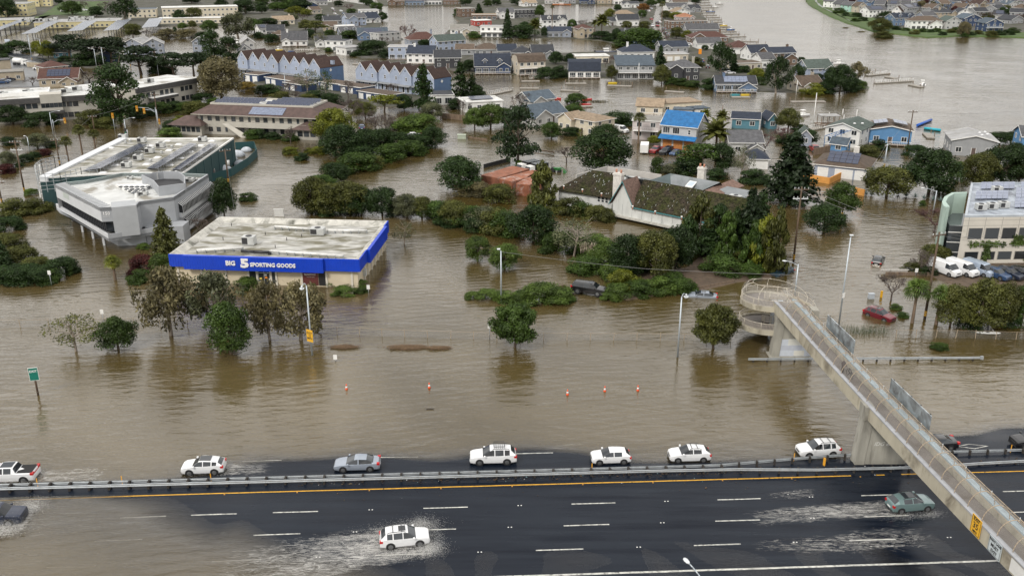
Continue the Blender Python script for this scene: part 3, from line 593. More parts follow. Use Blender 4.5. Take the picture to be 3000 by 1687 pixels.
def house(lab,t,xl,yl,xr,yr,d,e,kind,rise,wall,roof,opt='',group=None,t2=None,wings=(),cat='house',name='house'):
 """front base edge surveyed on the flood plane; depth d, eave e, roof kind/rise; opt: c chimney, C right chimney, s solar, p pale solar, D deck, B balcony, G garage, n no windows, t dark trim, r dormers, b big windows, k skylight, l no trim"""
 o,a,w=frame_of(t,xl,yl,t2 or t,xr,yr);g=thing(name,lab,cat,v3(o),a,group);wm,rm=wallmat(wall),roofmat(roof)
 wo,ro=wing(g,w,d,e,kind,rise,wm,rm,trim='l' not in opt)
 view=Vector((0,0))-o;ca,sa=math.cos(a),math.sin(a)
 st=max(1,int(round(e/2.9)));fh=e/st;wk='d' if 't' in opt else 'w'
 if 'n' not in opt:
  n=max(1,int(w/2.9))
  for s in range(st):
   for i in range(n):
    x=-w/2+w*(i+.5)/n
    if s==0 and 'G' in opt and i<2:continue
    if s==0 and i==n//2 and n>2 and 'b' not in opt:put('door',DOORME,g,(x,0,0));continue
    if s==0 and 'b' in opt:win(g,'b',x,0,s*fh+.35,0,min(1.,w/n/2.7),1.05);continue
    win(g,'w' if i%3 or wk=='d' else wk,x,0,s*fh+.95,0,min(1.15,w/n/1.7),1)
  for sgn in(1,-1):
   nx,ny=ca*sgn,sa*sgn
   if nx*view.x+ny*view.y>.12*view.length:
    k=max(1,int(d/3.4))
    for s in range(st):
     for i in range(k):win(g,wk,sgn*w/2,d*(i+.5)/k,s*fh+.95,R(90)*sgn,.85,1)
    if kind=='g' and rise>2.2:win(g,'n',sgn*w/2,d/2,e+rise*.25,R(90)*sgn)
  if kind=='G' and rise>2:win(g,'w',0,0,e+rise*.18,0,.9,.9)
 if 'G' in opt:
  k=2 if w>7 else 1
  for i in range(k):put('garage_door',GAR,g,(-w/2+w*(i+.5)/max(2,int(w/3)),0,0))
 cm=wallmat(wall)if wall!='charcoal' else CONC
 if 'c' in opt:chimney(ro,-w*.28,d*.45,e*.5,e+max(rise,.3)+1.1,cm)
 if 'C' in opt:chimney(ro,w*.36,d*.6,e*.5,e+max(rise,.3)+1.0,cm)
 if 's' in opt or 'p' in opt:
  m=SOLARL if 'p' in opt else SOLAR
  if kind in 'gsh':
   k=rise/(d/2)if kind!='s' else rise/d;y0,y1=d*.08,d*(.42 if kind!='s' else.85);solar_panel(g,[(-w*.3,y0,e+y0*k+.18),(w*.3,y0,e+y0*k+.18),(w*.3,y1,e+y1*k+.18),(-w*.3,y1,e+y1*k+.18)],m,max(3,int(w*.6/1.3)),2 if d<9 else 3)
  else:solar_panel(g,[(-w*.3,d*.2,e+.5),(w*.3,d*.2,e+.5),(w*.3,d*.7,e+.8),(-w*.3,d*.7,e+.8)],m,max(3,int(w*.6/1.2)),3)
 if 'k' in opt and kind=='g':
  k=rise/(d/2)
  for x in(-w*.2,w*.15):b=MB();b.slab((-.4,0,0),(.4,0,0),(.4,1.1,1.1*k),(-.4,1.1,1.1*k),.1,GLASS);b.build('skylight',ro,(x,d*.18,e+d*.18*k+.28))
 if 'r' in opt and kind in 'gm':
  k=rise/(d/2)if kind=='g' else 1.4
  for x in(-w*.22,w*.2):wing(g,2.0,d*.3,1.5,'G',.8,wm,rm,x,d*.1,e+d*.1*k*.6,oh=.25);win(g,'w',x,d*.1,e+d*.1*k*.6+.3,0,.8,.85)
 if 'D' in opt:
  b=MB();b.box(-w/2,w/2,-2.4,-.02,.25,.4,WOOD);b.build('deck',g);b=MB()
  b.box(-w/2,w/2,-2.42,-2.36,1.25,1.33,TRIMW);b.box(-w/2,w/2,-2.42,-2.36,.5,.56,TRIMW)
  for i in range(int(w/.45)+1):x=-w/2+i*.45;b.box(x,x+.06,-2.42,-2.36,.0 if i%4==0 else.5,1.3,TRIMW)
  b.build('railing',g)
 if 'B' in opt:
  z=fh;b=MB();b.box(-w*.46,w*.46,-1.3,-.02,z-.05,z+.08,WHITE);b.build('balcony',g);b=MB();b.box(-w*.46,w*.46,-1.3,-1.25,z+.95,z+1.02,WHITE)
  for i in range(int(w*.92/.5)+1):x=-w*.46+i*.5;b.box(x,x+.05,-1.3,-1.25,z+.08,z+.95,WHITE)
  b.build('balcony_railing',g)
 q=sum(map(ord,lab))%7
 if kind in 'gh' and w>8 and not wings and 'l' not in opt and 'n' not in opt and q<5:
  ww=w*(.32+.04*q);x0=(w-ww)/2*(1 if q%2 else-1)*.96;wings=((x0,-1.1-.25*q,0,ww,d*.5+1.1,e*(.94 if q!=3 else.62),'G',ww*.3,wall,roof),)
 for(x0,y0,z0,ww,dd,ee,kk,rr_,wc,rc)in wings:
  wing(g,ww,dd,ee,kk,rr_,wallmat(wc),roofmat(rc),x0,y0,z0)
  for i in range(max(1,int(ww/2.6))):
   if 'n' not in opt:win(g,'w',x0-ww/2+ww*(i+.5)/max(1,int(ww/2.6)),y0,z0+ee*.35,0,1,min(1,ee/3))
 return g
 #  large buildings
class Fr:
 def __init__(s,o,a):s.o=Vector(o);s.a=a;s.c,s.s=math.cos(a),math.sin(a)
 def w(s,p,z=0.):d=Vector(p[:2])-s.o;return(d.x*s.c+d.y*s.s,-d.x*s.s+d.y*s.c,z)
 def L(s,t,x,y,z=0.):return s.w(gp(t,x,y,z),z)
def inset(poly,k):
 n=len(poly);A=sum(poly[i][0]*poly[(i+1)%n][1]-poly[(i+1)%n][0]*poly[i][1]for i in range(n));sg=1 if A>0 else-1;R_=[]
 for i in range(n):
  a,b_,c=Vector(poly[i-1][:2]),Vector(poly[i][:2]),Vector(poly[(i+1)%n][:2]);d1,d2=(b_-a).normalized(),(c-b_).normalized()
  n1,n2=Vector((-d1.y,d1.x))*sg,Vector((-d2.y,d2.x))*sg;q=1+n1.dot(n2);R_.append(tuple(b_+(n1+n2)*k/max(q,.35)))
 return R_
def ring(b,poly,k,z0,z1,m):
 q=inset(poly,k);n=len(poly)
 for i in range(n):
  j=(i+1)%n;b.hexa([v3(poly[i],z0),v3(poly[j],z0),v3(q[j],z0),v3(q[i],z0),v3(poly[i],z1),v3(poly[j],z1),v3(q[j],z1),v3(q[i],z1)],m)
ROOFW=mat('membrane_roof',(.40,.395,.37),.65,var=.36,scale=.9,stain=((.14,.13,.085),.33,.45,.60),fine=3,stretch=(.5,1.2,1));ROOFW2=mat('wet_membrane_roof',(.55,.56,.55),.4,var=.2,scale=.25,stain=((.22,.20,.16),.13,.5,.6))
def ac_unit(par,x,y,z,w=1.4,d=1.0,h=1.0,rz=0.,name='roof_unit'):
 b=MB();b.box(-w/2,w/2,-d/2,d/2,.1,h,UNIT);b.box(-w/2+.06,-.04,-d/2-.02,-d/2,.25,h-.12,DARK);b.box(.04,w/2-.06,-d/2-.02,-d/2,.25,h-.12,UNIT);b.tube((0,0,h),(0,0,h+.06),d*.36,d*.36,DARK,12);b.box(-w/2+.05,w/2-.05,-d/2+.05,d/2-.05,0,.1,DARK)
 return b.build(name,par,(x,y,z),rz)
 #  sporting goods store
fo=Fr((-55.6,141.33),math.atan2(-2.72,31.36));W5,D5=31.45,21.8
g=thing('sporting_goods_store','low cream store with bright blue BIG 5 SPORTING GOODS fascia and stained flat roof','store',(-55.6,141.33,0),fo.a)
CREAM=mat('store_cream_wall',(.60,.52,.38),.75,var=.08,scale=.6,stain=((.36,.30,.20),.5,.62,.8));BLUE=mat('store_blue_metal',(.004,.05,.50),.42,var=.07,scale=.8);BLUEB=BLUE
CON2=mat('stained_parapet',(.46,.45,.41),.85,var=.22,scale=.8,stain=((.10,.10,.08),.55,.5,.68),fine=6)
b=MB();b.box(.6,W5-.6,.7,D5-.3,-.4,4.0,CREAM);b.build('wall',g)
ow=[(0,0),(W5,0),(W5,D5),(0,D5)]
b=MB();b.prism(inset(ow,1.2),3.9,4.25,CON2,ROOFW);b.build('roof',g)
b=MB();q=inset(ow,.25);q2=inset(ow,1.3)
for i in range(4):
 j=(i+1)%4;b.face([v3(q[i],5.0),v3(q[j],5.0),v3(q2[j],4.26),v3(q2[i],4.26)],CON2)
 b.face([v3(ow[i],5.0),v3(ow[j],5.0),v3(q[j],5.0),v3(q[i],5.0)],CON2)
 if i in(2,3):b.face([v3(ow[j],2.9),v3(ow[i],2.9),v3(ow[i],5.0),v3(ow[j],5.0)][::-1],CON2)
b.build('parapet',g)
def ribbed(nm,p0,p1,z0,z1,th):
 p0,p1=Vector(p0),Vector(p1);L=(p1-p0).length;a=math.atan2(p1.y-p0.y,p1.x-p0.x);b=MB();b.box(0,L,0,th,z0,z1,BLUE)
 n=int(L/.42)
 for i in range(n):x=(i+.5)*L/n;b.box(x-.05,x+.05,-.045,0,z0+.02,z1-.02,BLUE)
 return put(nm,b.mesh(nm),g,v3(p0),a)
ribbed('fascia',(0,-.02),(2.6,-.02),2.95,5.02,.2);ribbed('fascia',(2.6,-.55),(25.6,-.55),2.75,5.06,.6);ribbed('fascia',(25.6,-.02),(W5,-.02),2.95,5.02,.2)
ribbed('fascia',(W5+.02,0),(W5+.02,5),2.95,5.02,.2);ribbed('fascia',(W5+.5,5),(W5+.5,D5-3.4),2.75,5.04,.5);ribbed('fascia',(W5+.02,D5-3.4),(W5+.02,D5),2.95,5.02,.2)
SIGNW=plain('sign_letter_white',(.80,.80,.79),.4)
font('BIG',1.05,SIGNW,g,(10.5,-.66,4.0),(R(90),0,0),.06,name='letter_sign',bold=.035,sx=1.0);font('5',1.95,SIGNW,g,(12.85,-.66,4.02),(R(90),0,0),.06,name='letter_sign',bold=.1,sx=1.45);font('SPORTING GOODS',.88,SIGNW,g,(17.45,-.66,3.86),(R(90),0,0),.06,name='letter_sign',bold=.03,sx=.98)
PIL=plain('pilaster_paint',(.62,.58,.50),.7)
for x in(1.0,4.9,9.0,12.75,14.2,16.5,17.4,21.6,25.7,29.9):
 b=MB();b.box(-.16,.16,-.14,0,-.3,2.9,PIL);put('pilaster',b.mesh('pilaster'),g,(x,.7,0))
for y in range(7):b=MB();b.box(0,.28,-.14,.14,-.3,2.8,PIL);put('pilaster',b.mesh('pilaster'),g,(W5-.6,4.5+y*2.5,0))
for x0,x1,nm in((12.95,14.0,'side_light'),(16.65,17.3,'side_light')):b=MB();b.box(x0,x1,.64,.7,.3,2.7,GLASS);b.build(nm,g)
b=MB();b.box(14.4,16.35,.62,.7,0,2.75,GLASS)
for x in(14.4,15.33,16.26):b.box(x,x+.09,.58,.62,0,2.75,plain('aluminium_frame',(.45,.45,.44),.4,.5))
b.box(14.4,16.35,.58,.62,2.05,2.15,STEEL);b.build('entrance_door',g)
POST=[plain('notice_%d'%i,c,.6)for i,c in enumerate(((.8,.25,.04),(.75,.75,.72),(.7,.55,.1)))]
for x,z,m in((15.7,1.3,0),(15.65,1.75,1),(14.8,1.1,2),(14.7,.5,1),(16.1,1.0,1)):b=MB();b.box(x-.2,x+.2,.55,.575,z-.15,z+.15,POST[m]);b.build('notice',g)
BANNER=mat('maroon_banner',(.10,.022,.02),.6,var=.2,scale=2.)
b=MB();b.box(21.8,24.3,.62,.7,.2,2.7,BANNER);b.build('window_banner',g);font('BEARPAW',.42,SIGNW,g,(23.0,.6,2.0),(R(90),0,0),.004,name='banner_lettering',bold=.008);font('live life comfortably',.16,SIGNW,g,(23.1,.6,1.62),(R(90),0,0),.003,name='banner_lettering')
b=MB();b.box(24.4,25.5,.6,.7,.2,2.7,BLACK);b.build('dark_window',g);b=MB();b.box(W5-.6,W5-.1,4.0,4.7,.8,1.9,UNIT);b.build('meter_box',g)
for t,x,y,w,d,h in(('F',625,985,2.4,1.5,1.25),('E',2510,1085,2.1,1.5,1.5)):p=fo.L(t,x,y,4.25);ac_unit(g,p[0],p[1],4.25,w,d,h)
DUCT=mat('white_duct',(.62,.62,.60),.6,var=.16,scale=1.5,stain=((.25,.24,.2),1.2,.6,.75));BDUCT=plain('black_duct',(.02,.02,.022),.5)
for pts in((('F',190,905),('F',545,930)),(('F',715,945),('F',1115,945)),(('E',1980,1145),('E',2440,1120)),(('F',150,1150),('F',880,1200))):
 P=[fo.L(t,x,y,4.75)for t,x,y in pts];b=MB();b.path(P,.24,DUCT,8);b.build('duct',g);a,c=Vector(P[0]),Vector(P[1]);k=max(2,int((c-a).length/1.3))
 for i in range(k+1):q=a.lerp(c,i/k);b=MB();b.box(-.03,.03,-.3,.3,0,.55,STEEL);put('duct_stand',b.mesh('duct_stand'),g,(q.x,q.y,4.25))
P=[fo.L('E',2430,1150,4.7),fo.L('E',2560,1160,4.8),fo.L('F',130,1165,4.7),fo.L('F',140,1185,4.3)];b=MB();b.path(P,.27,BDUCT,8);b.build('black_duct',g)
for t,x,y in(('E',2245,1040),('F',120,850),('F',905,880),('F',310,1045),('F',95,990),('F',460,1010),('F',195,1120),('E',2330,900)):p=fo.L(t,x,y,4.25);b=MB();b.tube((0,0,0),(0,0,.55),.07,.07,DARK,6);put('vent_pipe',b.mesh('vent_pipe'),g,p)
#  grey three level office with street number 150
U=[gp('E',*p,8.)for p in((550,480),(1005,715),(1115,710))]+[gp('E',*p,8.)for p in((1370,690),(1400,655),(1525,640),(1745,610),(2095,380),(1850,368),(1230,365),(1060,400),(850,440),(650,460))]
o15=gp('E',1190,1100);fo=Fr(o15,0.);g=thing('grey_office','grey concrete office numbered 150 on stilts over the water with ribbon windows','office',v3(o15));U=[fo.w(p)[:2]for p in U]
G15=mat('office_grey_wall',(.33,.345,.365),.75,var=.08,scale=.5,stain=((.25,.255,.26),.3,.55,.8));G15L=mat('office_pale_lit_wall',(.52,.535,.55),.7,var=.06,scale=.5)  # pale tone paints sunlight onto the left faces; trim shares it
DGL=mk_glass('dark_ribbon_glass',(.012,.014,.016))
def quadwall(b,p,q,z0,z1,m):b.face([v3(p,z0),v3(q,z0),v3(q,z1),v3(p,z1)],m)
b=MB();Ui=inset(U,.35)
for i in range(len(U)):
 j=(i+1)%len(U);quadwall(b,U[i],U[j],5.35 if i in(0,1)else(3.3 if i==2 else(-.3 if i in(5,6,7,8,9,10,11)else 3.2)),8.0,G15L if i in(0,12)else G15)  # left walls coloured paler to carry the sun on them
b.build('wall',g)
b=MB();ring(b,U,.35,7.3,8.0,G15);b.build('parapet',g);b=MB();b.prism(Ui,7.1,7.35,G15,ROOFW2);b.build('roof',g)
MINTP=mat('parapet_mint',(.42,.55,.50),.7,var=.1,scale=.6);b=MB()
for i in(7,8,9,10,11):p,q=Vector(Ui[i]),Vector(Ui[(i+1)%len(U)]);d=(q-p).normalized()*.05;b.face([v3(p,7.36),v3(q,7.36),v3(q,8.05),v3(p,8.05)],MINTP)
b.build('parapet_lining',g)
Wd=inset(U,.7);b=MB();quadwall(b,Wd[0],Wd[1],3.3,5.35,DGL);quadwall(b,Wd[1],Wd[2],3.3,5.35,DGL);b.build('ribbon_window',g)
p,q=Vector(Wd[0]),Vector(Wd[1]);n=26;mm=None
for i in range(n+1):
 if mm is None:b=MB();b.box(-.04,.04,-.12,0,0,2.05,DKFRAME);mm=b.mesh('mullion')
 c=p.lerp(q,i/n);put('mullion',mm,g,v3(c,3.3),math.atan2(q.y-p.y,q.x-p.x))
 # terraced slab with planter edge, the block, columns
S=[fo.L('E',560,675,3.4),fo.L('E',1085,985,3.4),fo.L('E',1560,915,3.4)];S=[s[:2]for s in S];Sp=[S[0],S[1],S[2],U[5],U[3],U[2],U[0]]
b=MB();b.prism(Sp,2.15,2.6,G15);b.build('terrace_slab',g);b=MB()
for i in(0,1):a,c=Vector(S[i]),Vector(S[i+1]);d=(c-a).normalized();nr=Vector((-d.y,d.x))*.25;b.hexa([v3(a,2.1),v3(c,2.1),v3(c+nr,2.1),v3(a+nr,2.1),v3(a,3.4),v3(c,3.4),v3(c+nr,3.4),v3(a+nr,3.4)],G15L if i==0 else G15)  # left run of parapet painted paler, as if sunlit
b.build('terrace_parapet',g)
b=MB();blk=[fo.L('E',1120,715,8)[:2],fo.L('E',1370,690,8)[:2]];d=Vector(blk[1])-Vector(blk[0]);nn=Vector((-d.y,d.x)).normalized();a0_=Vector(blk[0])-nn*.5;c0_=Vector(blk[1])-nn*.5
b.prism([tuple(a0_),tuple(c0_),tuple(c0_+nn*4),tuple(a0_+nn*4)],2.6,8.12,mat('office_block_wall',(.37,.385,.40),.75,var=.07));b.build('stair_block',g)
for f_ in(.42,.62,.82):
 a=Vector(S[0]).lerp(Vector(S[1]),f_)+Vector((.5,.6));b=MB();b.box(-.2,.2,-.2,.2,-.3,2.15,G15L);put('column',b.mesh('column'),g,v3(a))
b=MB();gnd=[(0,0),fo.L('E',1475,1090)[:2],(fo.L('E',1475,1090)[0]+.2,5),U[6],U[7],U[8],(-12,14),(-3.2,3.3)];b.prism(gnd,-.3,2.15,mat('office_base_wall',(.40,.42,.44),.75,var=.08));b.build('base_wall',g)
b=MB();e0=fo.L('E',1480,1085)[:2];b.prism([(e0[0]+.1,e0[1]-.1),(e0[0]+6.8,e0[1]+.6),(e0[0]+6.8,e0[1]+4),(e0[0]+.1,e0[1]+4)],-.3,3.35,G15);b.build('entrance_wall',g)
# two sloping glazed bands on the long side
A_,B_=Vector(U[6]),Vector(U[7]);ang=math.atan2(B_.y-A_.y,B_.x-A_.x);L_=(B_-A_).length
FRW=plain('glazing_bar_pale',(.55,.56,.56),.5)
for z0,z1,f0,f1 in((4.5,6.4,.1,1.02),(1.4,3.0,.2,1.0)):
 h_=put('window_band',None,g,v3(A_.lerp(B_,f0),0),ang);LL=L_*(f1-f0);b=MB();b.box(0,LL,-.75,0,z0,z1-.6,DGL);b.hexa([(0,-.75,z1-.6),(LL,-.75,z1-.6),(LL,0,z1-.6),(0,0,z1-.6),(0,-.7,z1-.58),(LL,-.7,z1-.58),(LL,0,z1),(0,0,z1)],DGL);b.build('glazing',h_)
 n=int(LL/.62)
 for i in range(n+1):
  x=i*LL/n;b=MB();b.box(-.05,.05,-.79,-.72,z0,z1-.6,FRW);b.slab((-.09,-.76,z1-.55),(.09,-.76,z1-.55),(.09,0,z1+.04),(-.09,0,z1+.04),.05,FRW);put('glazing_bar',b.mesh('glazing_bar'),h_,(x,0,0))
 b=MB();b.box(-.3,LL+.2,-.5,0,z0-.9,z0,G15L);b.build('spandrel',h_)
P=Vector(U[0]).lerp(Vector(U[1]),.18);q_=(Vector(U[1])-Vector(U[0]));aa=math.atan2(q_.y,q_.x)
b=MB();b.box(0,3.0,-.05,0,6.2,7.3,plain('faded_sign',(.42,.46,.43),.6));put('faded_sign_panel',b.mesh('faded_sign_panel'),g,v3(P),aa)
for i in range(22):c=Vector(U[0]).lerp(Vector(U[1]),(i+.5)/22);b=MB();b.box(-.06,.06,.02,1.9,7.9,8.12,G15L);put('skylight_rib',b.mesh('skylight_rib'),g,v3(c),aa)
p,q=Vector(U[1]),Vector(U[2]);c=p.lerp(q,.5);font('150',.85,SIGNW,g,(c.x,c.y-.06,6.85),(R(90),0,math.atan2(q.y-p.y,q.x-p.x)),.02,name='street_number',bold=.01);font('BELLAM BLVD',.2,SIGNW,g,(c.x,c.y-.06,6.3),(R(90),0,math.atan2(q.y-p.y,q.x-p.x)),.01,name='street_number',sx=.9)
pent=[fo.L('E',*p,9.2)[:2]for p in((1420,385),(1640,350),(1800,352),(1860,395),(1862,470),(1590,505),(1535,440))]
b=MB();pi_=inset(pent,.2);ring(b,pent,.2,7.3,9.2,G15);b.build('plant_screen',g);b=MB();b.prism(pi_,7.36,7.7,DARK);b.build('plant_deck',g)
for x,y in((1560,400),(1740,385)):p=fo.L('E',x,y,8.3);ac_unit(g,p[0],p[1],7.7,1.6,1.2,1.3)
tri=[fo.L('E',*p,7.5)[:2]for p in((1165,497),(1530,497),(1375,600))];b=MB();b.prism(tri,7.36,7.75,WHITE);ring(b,tri,.25,7.7,7.85,WHITE);b.build('skylight_frame',g)
for k,(n,y)in enumerate(((6,508),(4,532),(3,552),(2,570))):
 for i in range(n):x=1360-(n-1)*27+i*54+(k-1.5)*6;p=fo.L('E',x,y,7.8);b=MB();b.tube((0,0,0),(0,0,.22),.5,.32,GLASS,10);put('skylight_dome',b.mesh('skylight_dome'),g,(p[0],p[1],7.76))
for x,y,s in((1450,585,1.0),(1310,425,.8),(1910,455,1.1),(1960,440,.7)):p=fo.L('E',x,y,7.4);ac_unit(g,p[0],p[1],7.36,s*1.4,s,s*.7)
#  gym with roof solar arrays
ZG=6.4;RG=[gp('E',395,412,ZG),gp('E',1240,362,ZG),gp('E',1845,362,ZG),gp('E',2352,12,ZG),gp('E',1215,16,ZG)];og=RG[0];fo=Fr(og,0.);P=[fo.w(p)[:2]for p in RG]
g=thing('gym_building','dark green gym with white edged roof carrying three solar arrays','gym',v3(og));GRN=mat('gym_green_wall',(.018,.055,.058),.7,var=.12,scale=.6)
b=MB();b.prism(P,-.3,ZG-.3,GRN,cap=False)
b.build('wall',g);b=MB();b.prism(inset(P,.3),ZG-.7,ZG-.35,GRN,ROOFW);b.build('roof',g);b=MB();ring(b,P,.35,ZG-.4,ZG,WHITE);b.build('parapet',g)
a,c=Vector(P[4]),Vector(P[0]);dn=(c-a).normalized();nr=Vector((-dn.y,dn.x));b=MB();b.hexa([v3(a,ZG-.9),v3(c,ZG-.9),v3(c+nr*1.6,ZG-.9),v3(a+nr*1.6,ZG-.9),v3(a,ZG+.25),v3(c,ZG+.25),v3(c+nr*1.6,ZG+.05),v3(a+nr*1.6,ZG+.05)],mat('white_coping',(.62,.64,.66),.6,var=.08));b.build('wide_coping',g)
for i in range(7):f_=(i+.5)/7;c=Vector(P[2]).lerp(Vector(P[3]),f_);b=MB();b.box(-.15,.15,-.1,0,-.3,ZG-.4,plain('gym_pilaster',(.03,.07,.08),.6));d=Vector(P[3])-Vector(P[2]);put('pilaster',b.mesh('pilaster'),g,v3(c),math.atan2(d.y,d.x))
for f_ in(.25,.52):c=Vector(P[2]).lerp(Vector(P[3]),f_);d=Vector(P[3])-Vector(P[2]);put('door',DOORME,g,v3(c,.4),math.atan2(d.y,d.x))
for(x0,y0),(x1,y1),(x2,y2),(x3,y3)in(((825,345),(1010,320),(1495,75),(1390,70)),((1470,322),(1590,318),(1985,75),(1905,62)),((1725,335),(1815,330),(2185,78),(2115,66))):
 z=ZG-.3;A0,B0,C0,D0=[Vector(fo.L('E',*p,z+h))for p,h in(((x0,y0),.15),((x1,y1),1.1),((x2,y2),1.1),((x3,y3),.15))]
 h_=put('solar_array',None,g,(0,0,0));k=16
 for i in range(k):
  for j in range(2):
   u0,u1,w0,w1=i/k+.004,(i+1)/k-.004,j/2+.01,j/2+.49
   q=lambda u,w:A0.lerp(D0,u).lerp(B0.lerp(C0,u),w)
   b=MB();o_=q(u0,w0);b.slab(*[tuple(q(*uv)-o_)for uv in((u0,w1),(u1,w1),(u1,w0),(u0,w0))],.05,SOLAR);put('solar_panel',b.mesh('solar_panel'),h_,o_)
 for i in range(k+1):
  c=B0.lerp(C0,i/k);b=MB();b.tube((0,0,0),(0,0,c.z-z),.04,.04,STEEL,4)
  if i<k:c2=B0.lerp(C0,(i+1)/k);b.tube((0,0,.1),tuple(c2-c+Vector((0,0,c.z-z-.1))),.025,.025,STEEL,3)
  put('rack_strut',b.mesh('rack_strut'),h_,(c.x,c.y,z))
for x,y in((1430,60),(1620,110),(1510,165),(1395,235),(1275,310),(2040,50),(1240,25)):p=fo.L('E',x,y,ZG-.3);ac_unit(g,p[0],p[1],ZG-.3,1.9,1.5,1.2)
b=MB();b.box(-.75,.75,-.6,.6,0,.15,WHITE);b.hexa([(-.68,-.52,.15),(.68,-.52,.15),(.68,.52,.15),(-.68,.52,.15),(-.45,-.3,.34),(.45,-.3,.34),(.45,.3,.34),(-.45,.3,.34)],plain('skylight_dome_white',(.66,.67,.68),.3));sk=b.mesh('skylight')
for x,y in((1115,120),(1035,370),(1365,355),(1160,295),(1265,225),(1400,155),(1515,100),(1685,50),(1585,215),(1475,285),(1700,145),(1795,85),(1815,225),(1915,160),(2020,95),(2130,50),(1710,295),(1975,40)):p=fo.L('E',x,y,ZG-.35);put('skylight',sk,g,(p[0],p[1],ZG-.35))
for x,y in((1310,55),(1625,170),(1515,255),(1730,115),(1265,70)):p=fo.L('E',x,y,ZG-.3);b=MB();b.tube((0,0,0),(0,0,.45),.4,.3,UNIT,10);b.tube((0,0,.45),(0,0,.7),.45,.1,UNIT,10);put('roof_fan',b.mesh('roof_fan'),g,(p[0],p[1],ZG-.35))
# open steel screen and sign at the gym's corner
sc=thing('steel_screen','open grid steel screen curving round the gym corner','screen',v3(gp('E',430,610)));so=sc.location
pts=[gp('E',x,y,5.)for x,y in((380,480),(365,400),(430,345),(560,310),(690,300))];pts2=[gp('E',x,y,5.)for x,y in((395,500),(620,480),(830,430),(990,412))]
for Q in(pts,pts2):
 for z in(4.2,5.0,5.8,6.6,7.4):b=MB();b.path([(p.x-so.x,p.y-so.y,z)for p in Q],.06,STEEL,4);b.build('screen_rail',sc)
 for p,q in zip(Q,Q[1:]):
  k=max(2,int((q-p).length/1.1))
  for i in range(k+1):c=p.lerp(q,i/k);b=MB();b.box(-.05,.05,-.05,.05,3.6,7.5,STEEL);put('screen_post',b.mesh('screen_post'),sc,(c.x-so.x,c.y-so.y,0))
p=gp('E',410,610);c=gp('E',455,610)
for q in(p,c):b=MB();b.box(-.12,.12,-.12,.12,-.3,7.2,WHITE);put('tower_leg',b.mesh('tower_leg'),sc,(q.x-so.x,q.y-so.y,0))
for z in(.7,1.5,2.3,3.1):b=MB();b.box(p.x-so.x,c.x-so.x,-.05,.05,z,z+.12,WHITE);b.build('tower_rung',sc)
p0,p1=gp('E',425,478,3.9),gp('E',640,478,3.9);a=math.atan2(p1.y-p0.y,p1.x-p0.x);sg=thing('gym_sign','black and white FITNESS sign on the steel screen','sign',v3(p0,3.6),a);LL=(p1-p0).length
b=MB();b.box(0,LL*1.02,0,.3,0,1.15,INK);b.box(-.05,LL*1.04,-.02,.3,1.15,1.3,plain('sign_red',(.55,.08,.05),.5));b.box(-.05,LL*.99,-.02,.3,-.15,0,plain('sign_red',(.55,.08,.05),.5));b.build('panel',sg)
font('FITNESS',.78,SIGNW,sg,(LL*.40,-.03,.58),(R(90),0,0),.01,bold=.02,sx=1.0);font('SF',.78,plain('sign_red',(.55,.08,.05),.5),sg,(LL*.9,-.03,.58),(R(90),0,0),.01,bold=.02,sx=.8)
#  boarded restaurant with mossy shake roofs
def mk_moss():
 m,n,l,b=nodes('mossy_shakes');geo=n.new('ShaderNodeNewGeometry');pos=geo.outputs['Position'];t=noise(n,l,.5,6,pos);t2=noise(n,l,2.5,4,pos);oi=n.new('ShaderNodeAttribute');oi.attribute_name='tone'
 c=mixc(n,l,rng(n,l,t.outputs[0],.35,.62,0,1),(.048,.038,.028),(.036,.040,.013));c=mixc(n,l,rng(n,l,t2.outputs[0],.5,.7,0,.8),c,(.022,.019,.013))
 c=mixc(n,l,1.,c,rng(n,l,oi.outputs['Fac'],0,1,.55,1.5),'MULTIPLY');l.new(c,b.inputs['Base Color']);b.inputs['Roughness'].default_value=.95;b.inputs['Specular IOR Level'].default_value=.2;return m
MOSS=mk_moss();BRICKR=mat('brown_shakes',(.15,.095,.075),.9,var=.4,scale=2.5,course=.14,fine=6);GREYM=mat('grey_membrane',(.19,.205,.215),.6,var=.15,scale=.5,stain=((.10,.12,.12),.25,.5,.68));WBOARD=mat('white_boards',(.58,.59,.57),.75,var=.12,scale=1.,stain=((.30,.31,.28),.8,.6,.78),stretch=(1,1,.3))
def shakes(nm,par,a,b_,c,d,cw=.34,ch=.27,seed=1):
 """individual shakes laid in courses on quad a,b (eave) c,d (ridge)"""
 a,b_,c,d=[Vector(p)for p in(a,b_,c,d)];n=(b_-a).cross(d-a).normalized();rs=random.Random(seed);V,Fq,T=[],[],[];nr=max(3,int((d-a).length/ch))
 for r in range(nr):
  v0,v1=r/nr,min(1,(r+1.35)/nr);e0,e1=a.lerp(d,v0),b_.lerp(c,v0);f0,f1=a.lerp(d,v1),b_.lerp(c,v1);k=max(1,int((e1-e0).length/cw));off=rs.random()*.5
  for i in range(k):
   u0,u1=(i+off*.9)/k,min(1,(i+off*.9+.93)/k);lift=rs.uniform(.05,.10);jit=rs.uniform(-.05,.05);tn=rs.random()
   dn=(d-a).normalized()*jit;p=[e0.lerp(e1,u0)+dn+n*lift,e0.lerp(e1,u1)+dn+n*lift,f0.lerp(f1,u1)+n*.02,f0.lerp(f1,u0)+n*.02,e0.lerp(e1,u0)+dn,e0.lerp(e1,u1)+dn]
   z=len(V);V+=[tuple(x)for x in p];Fq+=[(z,z+1,z+2,z+3),(z+4,z+5,z+1,z)];T+=[tn]*6
 me=npmesh(nm,V,Fq,[MOSS]);at=me.attributes.new('tone','FLOAT','POINT');at.data.foreach_set('value',np.array(T,'f'));o=put(nm,me,par);o['kind']='stuff';return o
